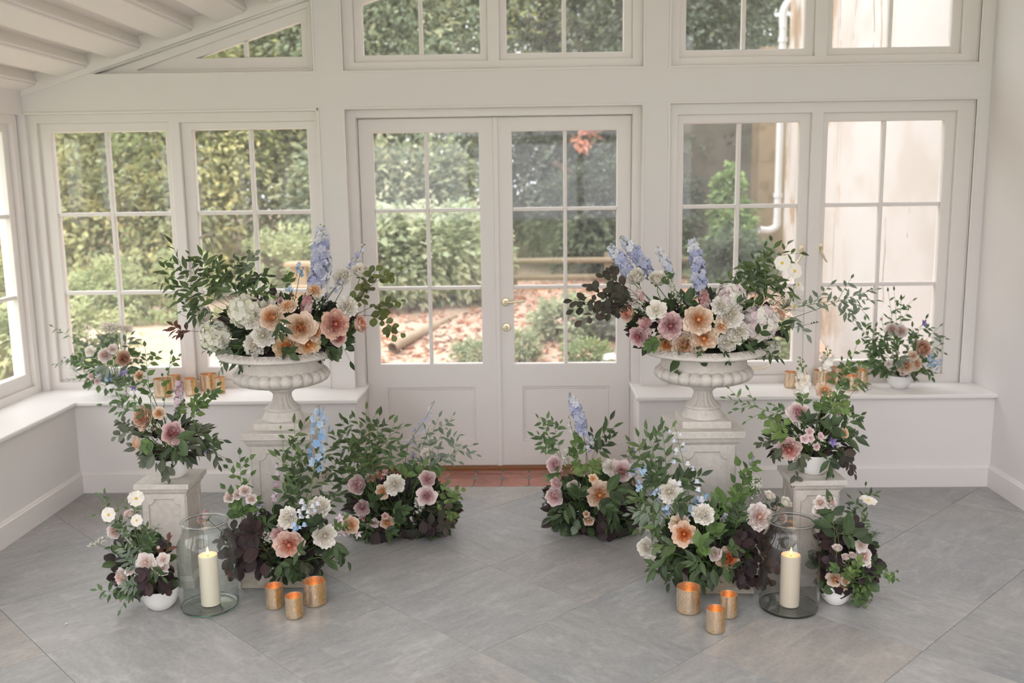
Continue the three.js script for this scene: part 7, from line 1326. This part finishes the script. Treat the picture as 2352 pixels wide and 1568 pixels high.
  const ph = bush('white_phlox', 'clump of white flowers outside, low in the right door', 'flowers', 0.88, -8.45, [[0, 0.07, 0, 0.24, 0.09, 0.16]], 50, 26, 0.05, [0xbcc67a, 0xa9b568, 0xd0d28c], 0.05, 125);
  { seed(126); const fg = mg(star(5, 0.55, 0.1, 0).map(ni)), pm = std({ color: 0xf5f2ee, roughness: 0.9 }); for (let i = 0; i < 40; i++) { const m = part('flower', fg, pm, ph); m.scale.setScalar(0.03); m.position.set(rr(-0.24, 0.24), rr(0.14, 0.26), rr(-0.05, 0.16)); m.rotation.set(rr(0.3, 1.3), rnd() * 6, 0); } }
  // fallen leaves on the bank
  { seed(127); const n = 5200, im = new THREE.InstancedMesh(quad, lm, n), o = new THREE.Object3D(), C = [0xc98a62, 0xb5714c, 0xd9a488, 0xa86848, 0xc4a082, 0xd9b49c, 0x9a7a60].map((h) => new THREE.Color(h)); for (let i = 0; i < n; i++) { const x = rr(-2.6, 2.7), z = rr(-7.6, -12.5); o.position.set(x, bank(x, z) + 0.012, z); o.rotation.set(Math.PI / 2 + rr(-0.5, 0.5), rr(-0.5, 0.5), rnd() * 6); o.scale.setScalar(rr(0.05, 0.1)); o.updateMatrix(); im.setMatrixAt(i, o.matrix); im.setColorAt(i, pick(C)); } im.name = 'fallen_leaves'; scene.add(im); tag(im, 'russet fallen leaves scattered on the garden bank outside the doors', 'leaves', null, 'stuff'); }
  const wood = std({ map: T.concrete, color: 0xc2b49f, roughness: 1 });
  const fence = thing('post_and_rail_fence', 'weathered wooden post and rail fence outside the right door', 'fence', [0, 0, 0]);
  for (const y of [0.86, 0.66]) part('rail', curveTube([V(-0.3, y, -11.6), V(1, y + 0.01, -11.62), V(2.3, y - 0.01, -11.6)], 0.035, 0.035, 8, 6), wood, fence);
  for (const x of [-0.2, 0.95, 2.15]) part('post', bx(x - 0.045, x + 0.045, 0.2, 0.95, -11.7, -11.62, 0.01), wood, fence);
  const log = thing('log', 'pale bare log lying on the leafy bank, seen through the left door', 'log', [-1.05, bank(-1.05, -9.6) + 0.04, -9.6]); part('trunk', curveTube([V(-0.28, -0.1, 0.55), V(-0.05, 0.0, 0.1), V(0.25, 0.06, -0.5)], 0.055, 0.035, 9, 8), std({ map: T.concrete, color: 0xe6d5c2, roughness: 1 }), log);
  const stoneM = std({ map: T.concrete, color: 0xf0d9bd, roughness: 0.95 });
  const pier = thing('stone_pier', 'cream stone pier with a flat cap outside the left window', 'pier', [-2.32, 0.2, -9.6]);
  part('shaft', bx(-0.08, 0.08, -0.2, 0.8, -0.08, 0.08, 0.008), stoneM, pier); part('cap', bx(-0.13, 0.15, 0.8, 0.84, -0.13, 0.13, 0.01), stoneM, pier); part('wall_coping', bx(-0.1, 0.42, 0.56, 0.62, -0.2, 0.2, 0.01), stoneM, pier); part('wall_course', bx(-0.08, 0.4, -0.2, 0.56, -0.18, 0.18, 0.01), stoneM, pier);
  struct('path_kerb', curveTube([V(-4.2, 0.03, -8.3), V(-3.7, 0.06, -8.9), V(-3.0, 0.07, -9.2), V(-2.2, 0.07, -9.2)], 0.06, 0.06, 8, 16), std({ map: T.concrete, color: 0xfdf3e6, roughness: 0.95 }));
}
// two small strays on the tiles
{ seed(131); const l = part('fallen_leaf', LEAF.dark[0][0], leafMats('dark')[0], scene); l.scale.setScalar(0.024); l.rotation.set(-Math.PI / 2 + 0.1, 0, 1.2); l.position.set(0.985, 0.004, -4.04); tag(l, 'single small dark leaf lying on the tiles by the right jar', 'leaf'); const p = part('fallen_petal', cosPetal[0], palMats('white')[0], scene); p.scale.setScalar(0.018); p.rotation.set(-0.1, 0.6, 0.1); p.position.set(-1.95, 0.001, -3.72); tag(p, 'tiny white petal lying on the tiles at the left', 'petal'); }

renderer.render(scene, camera);
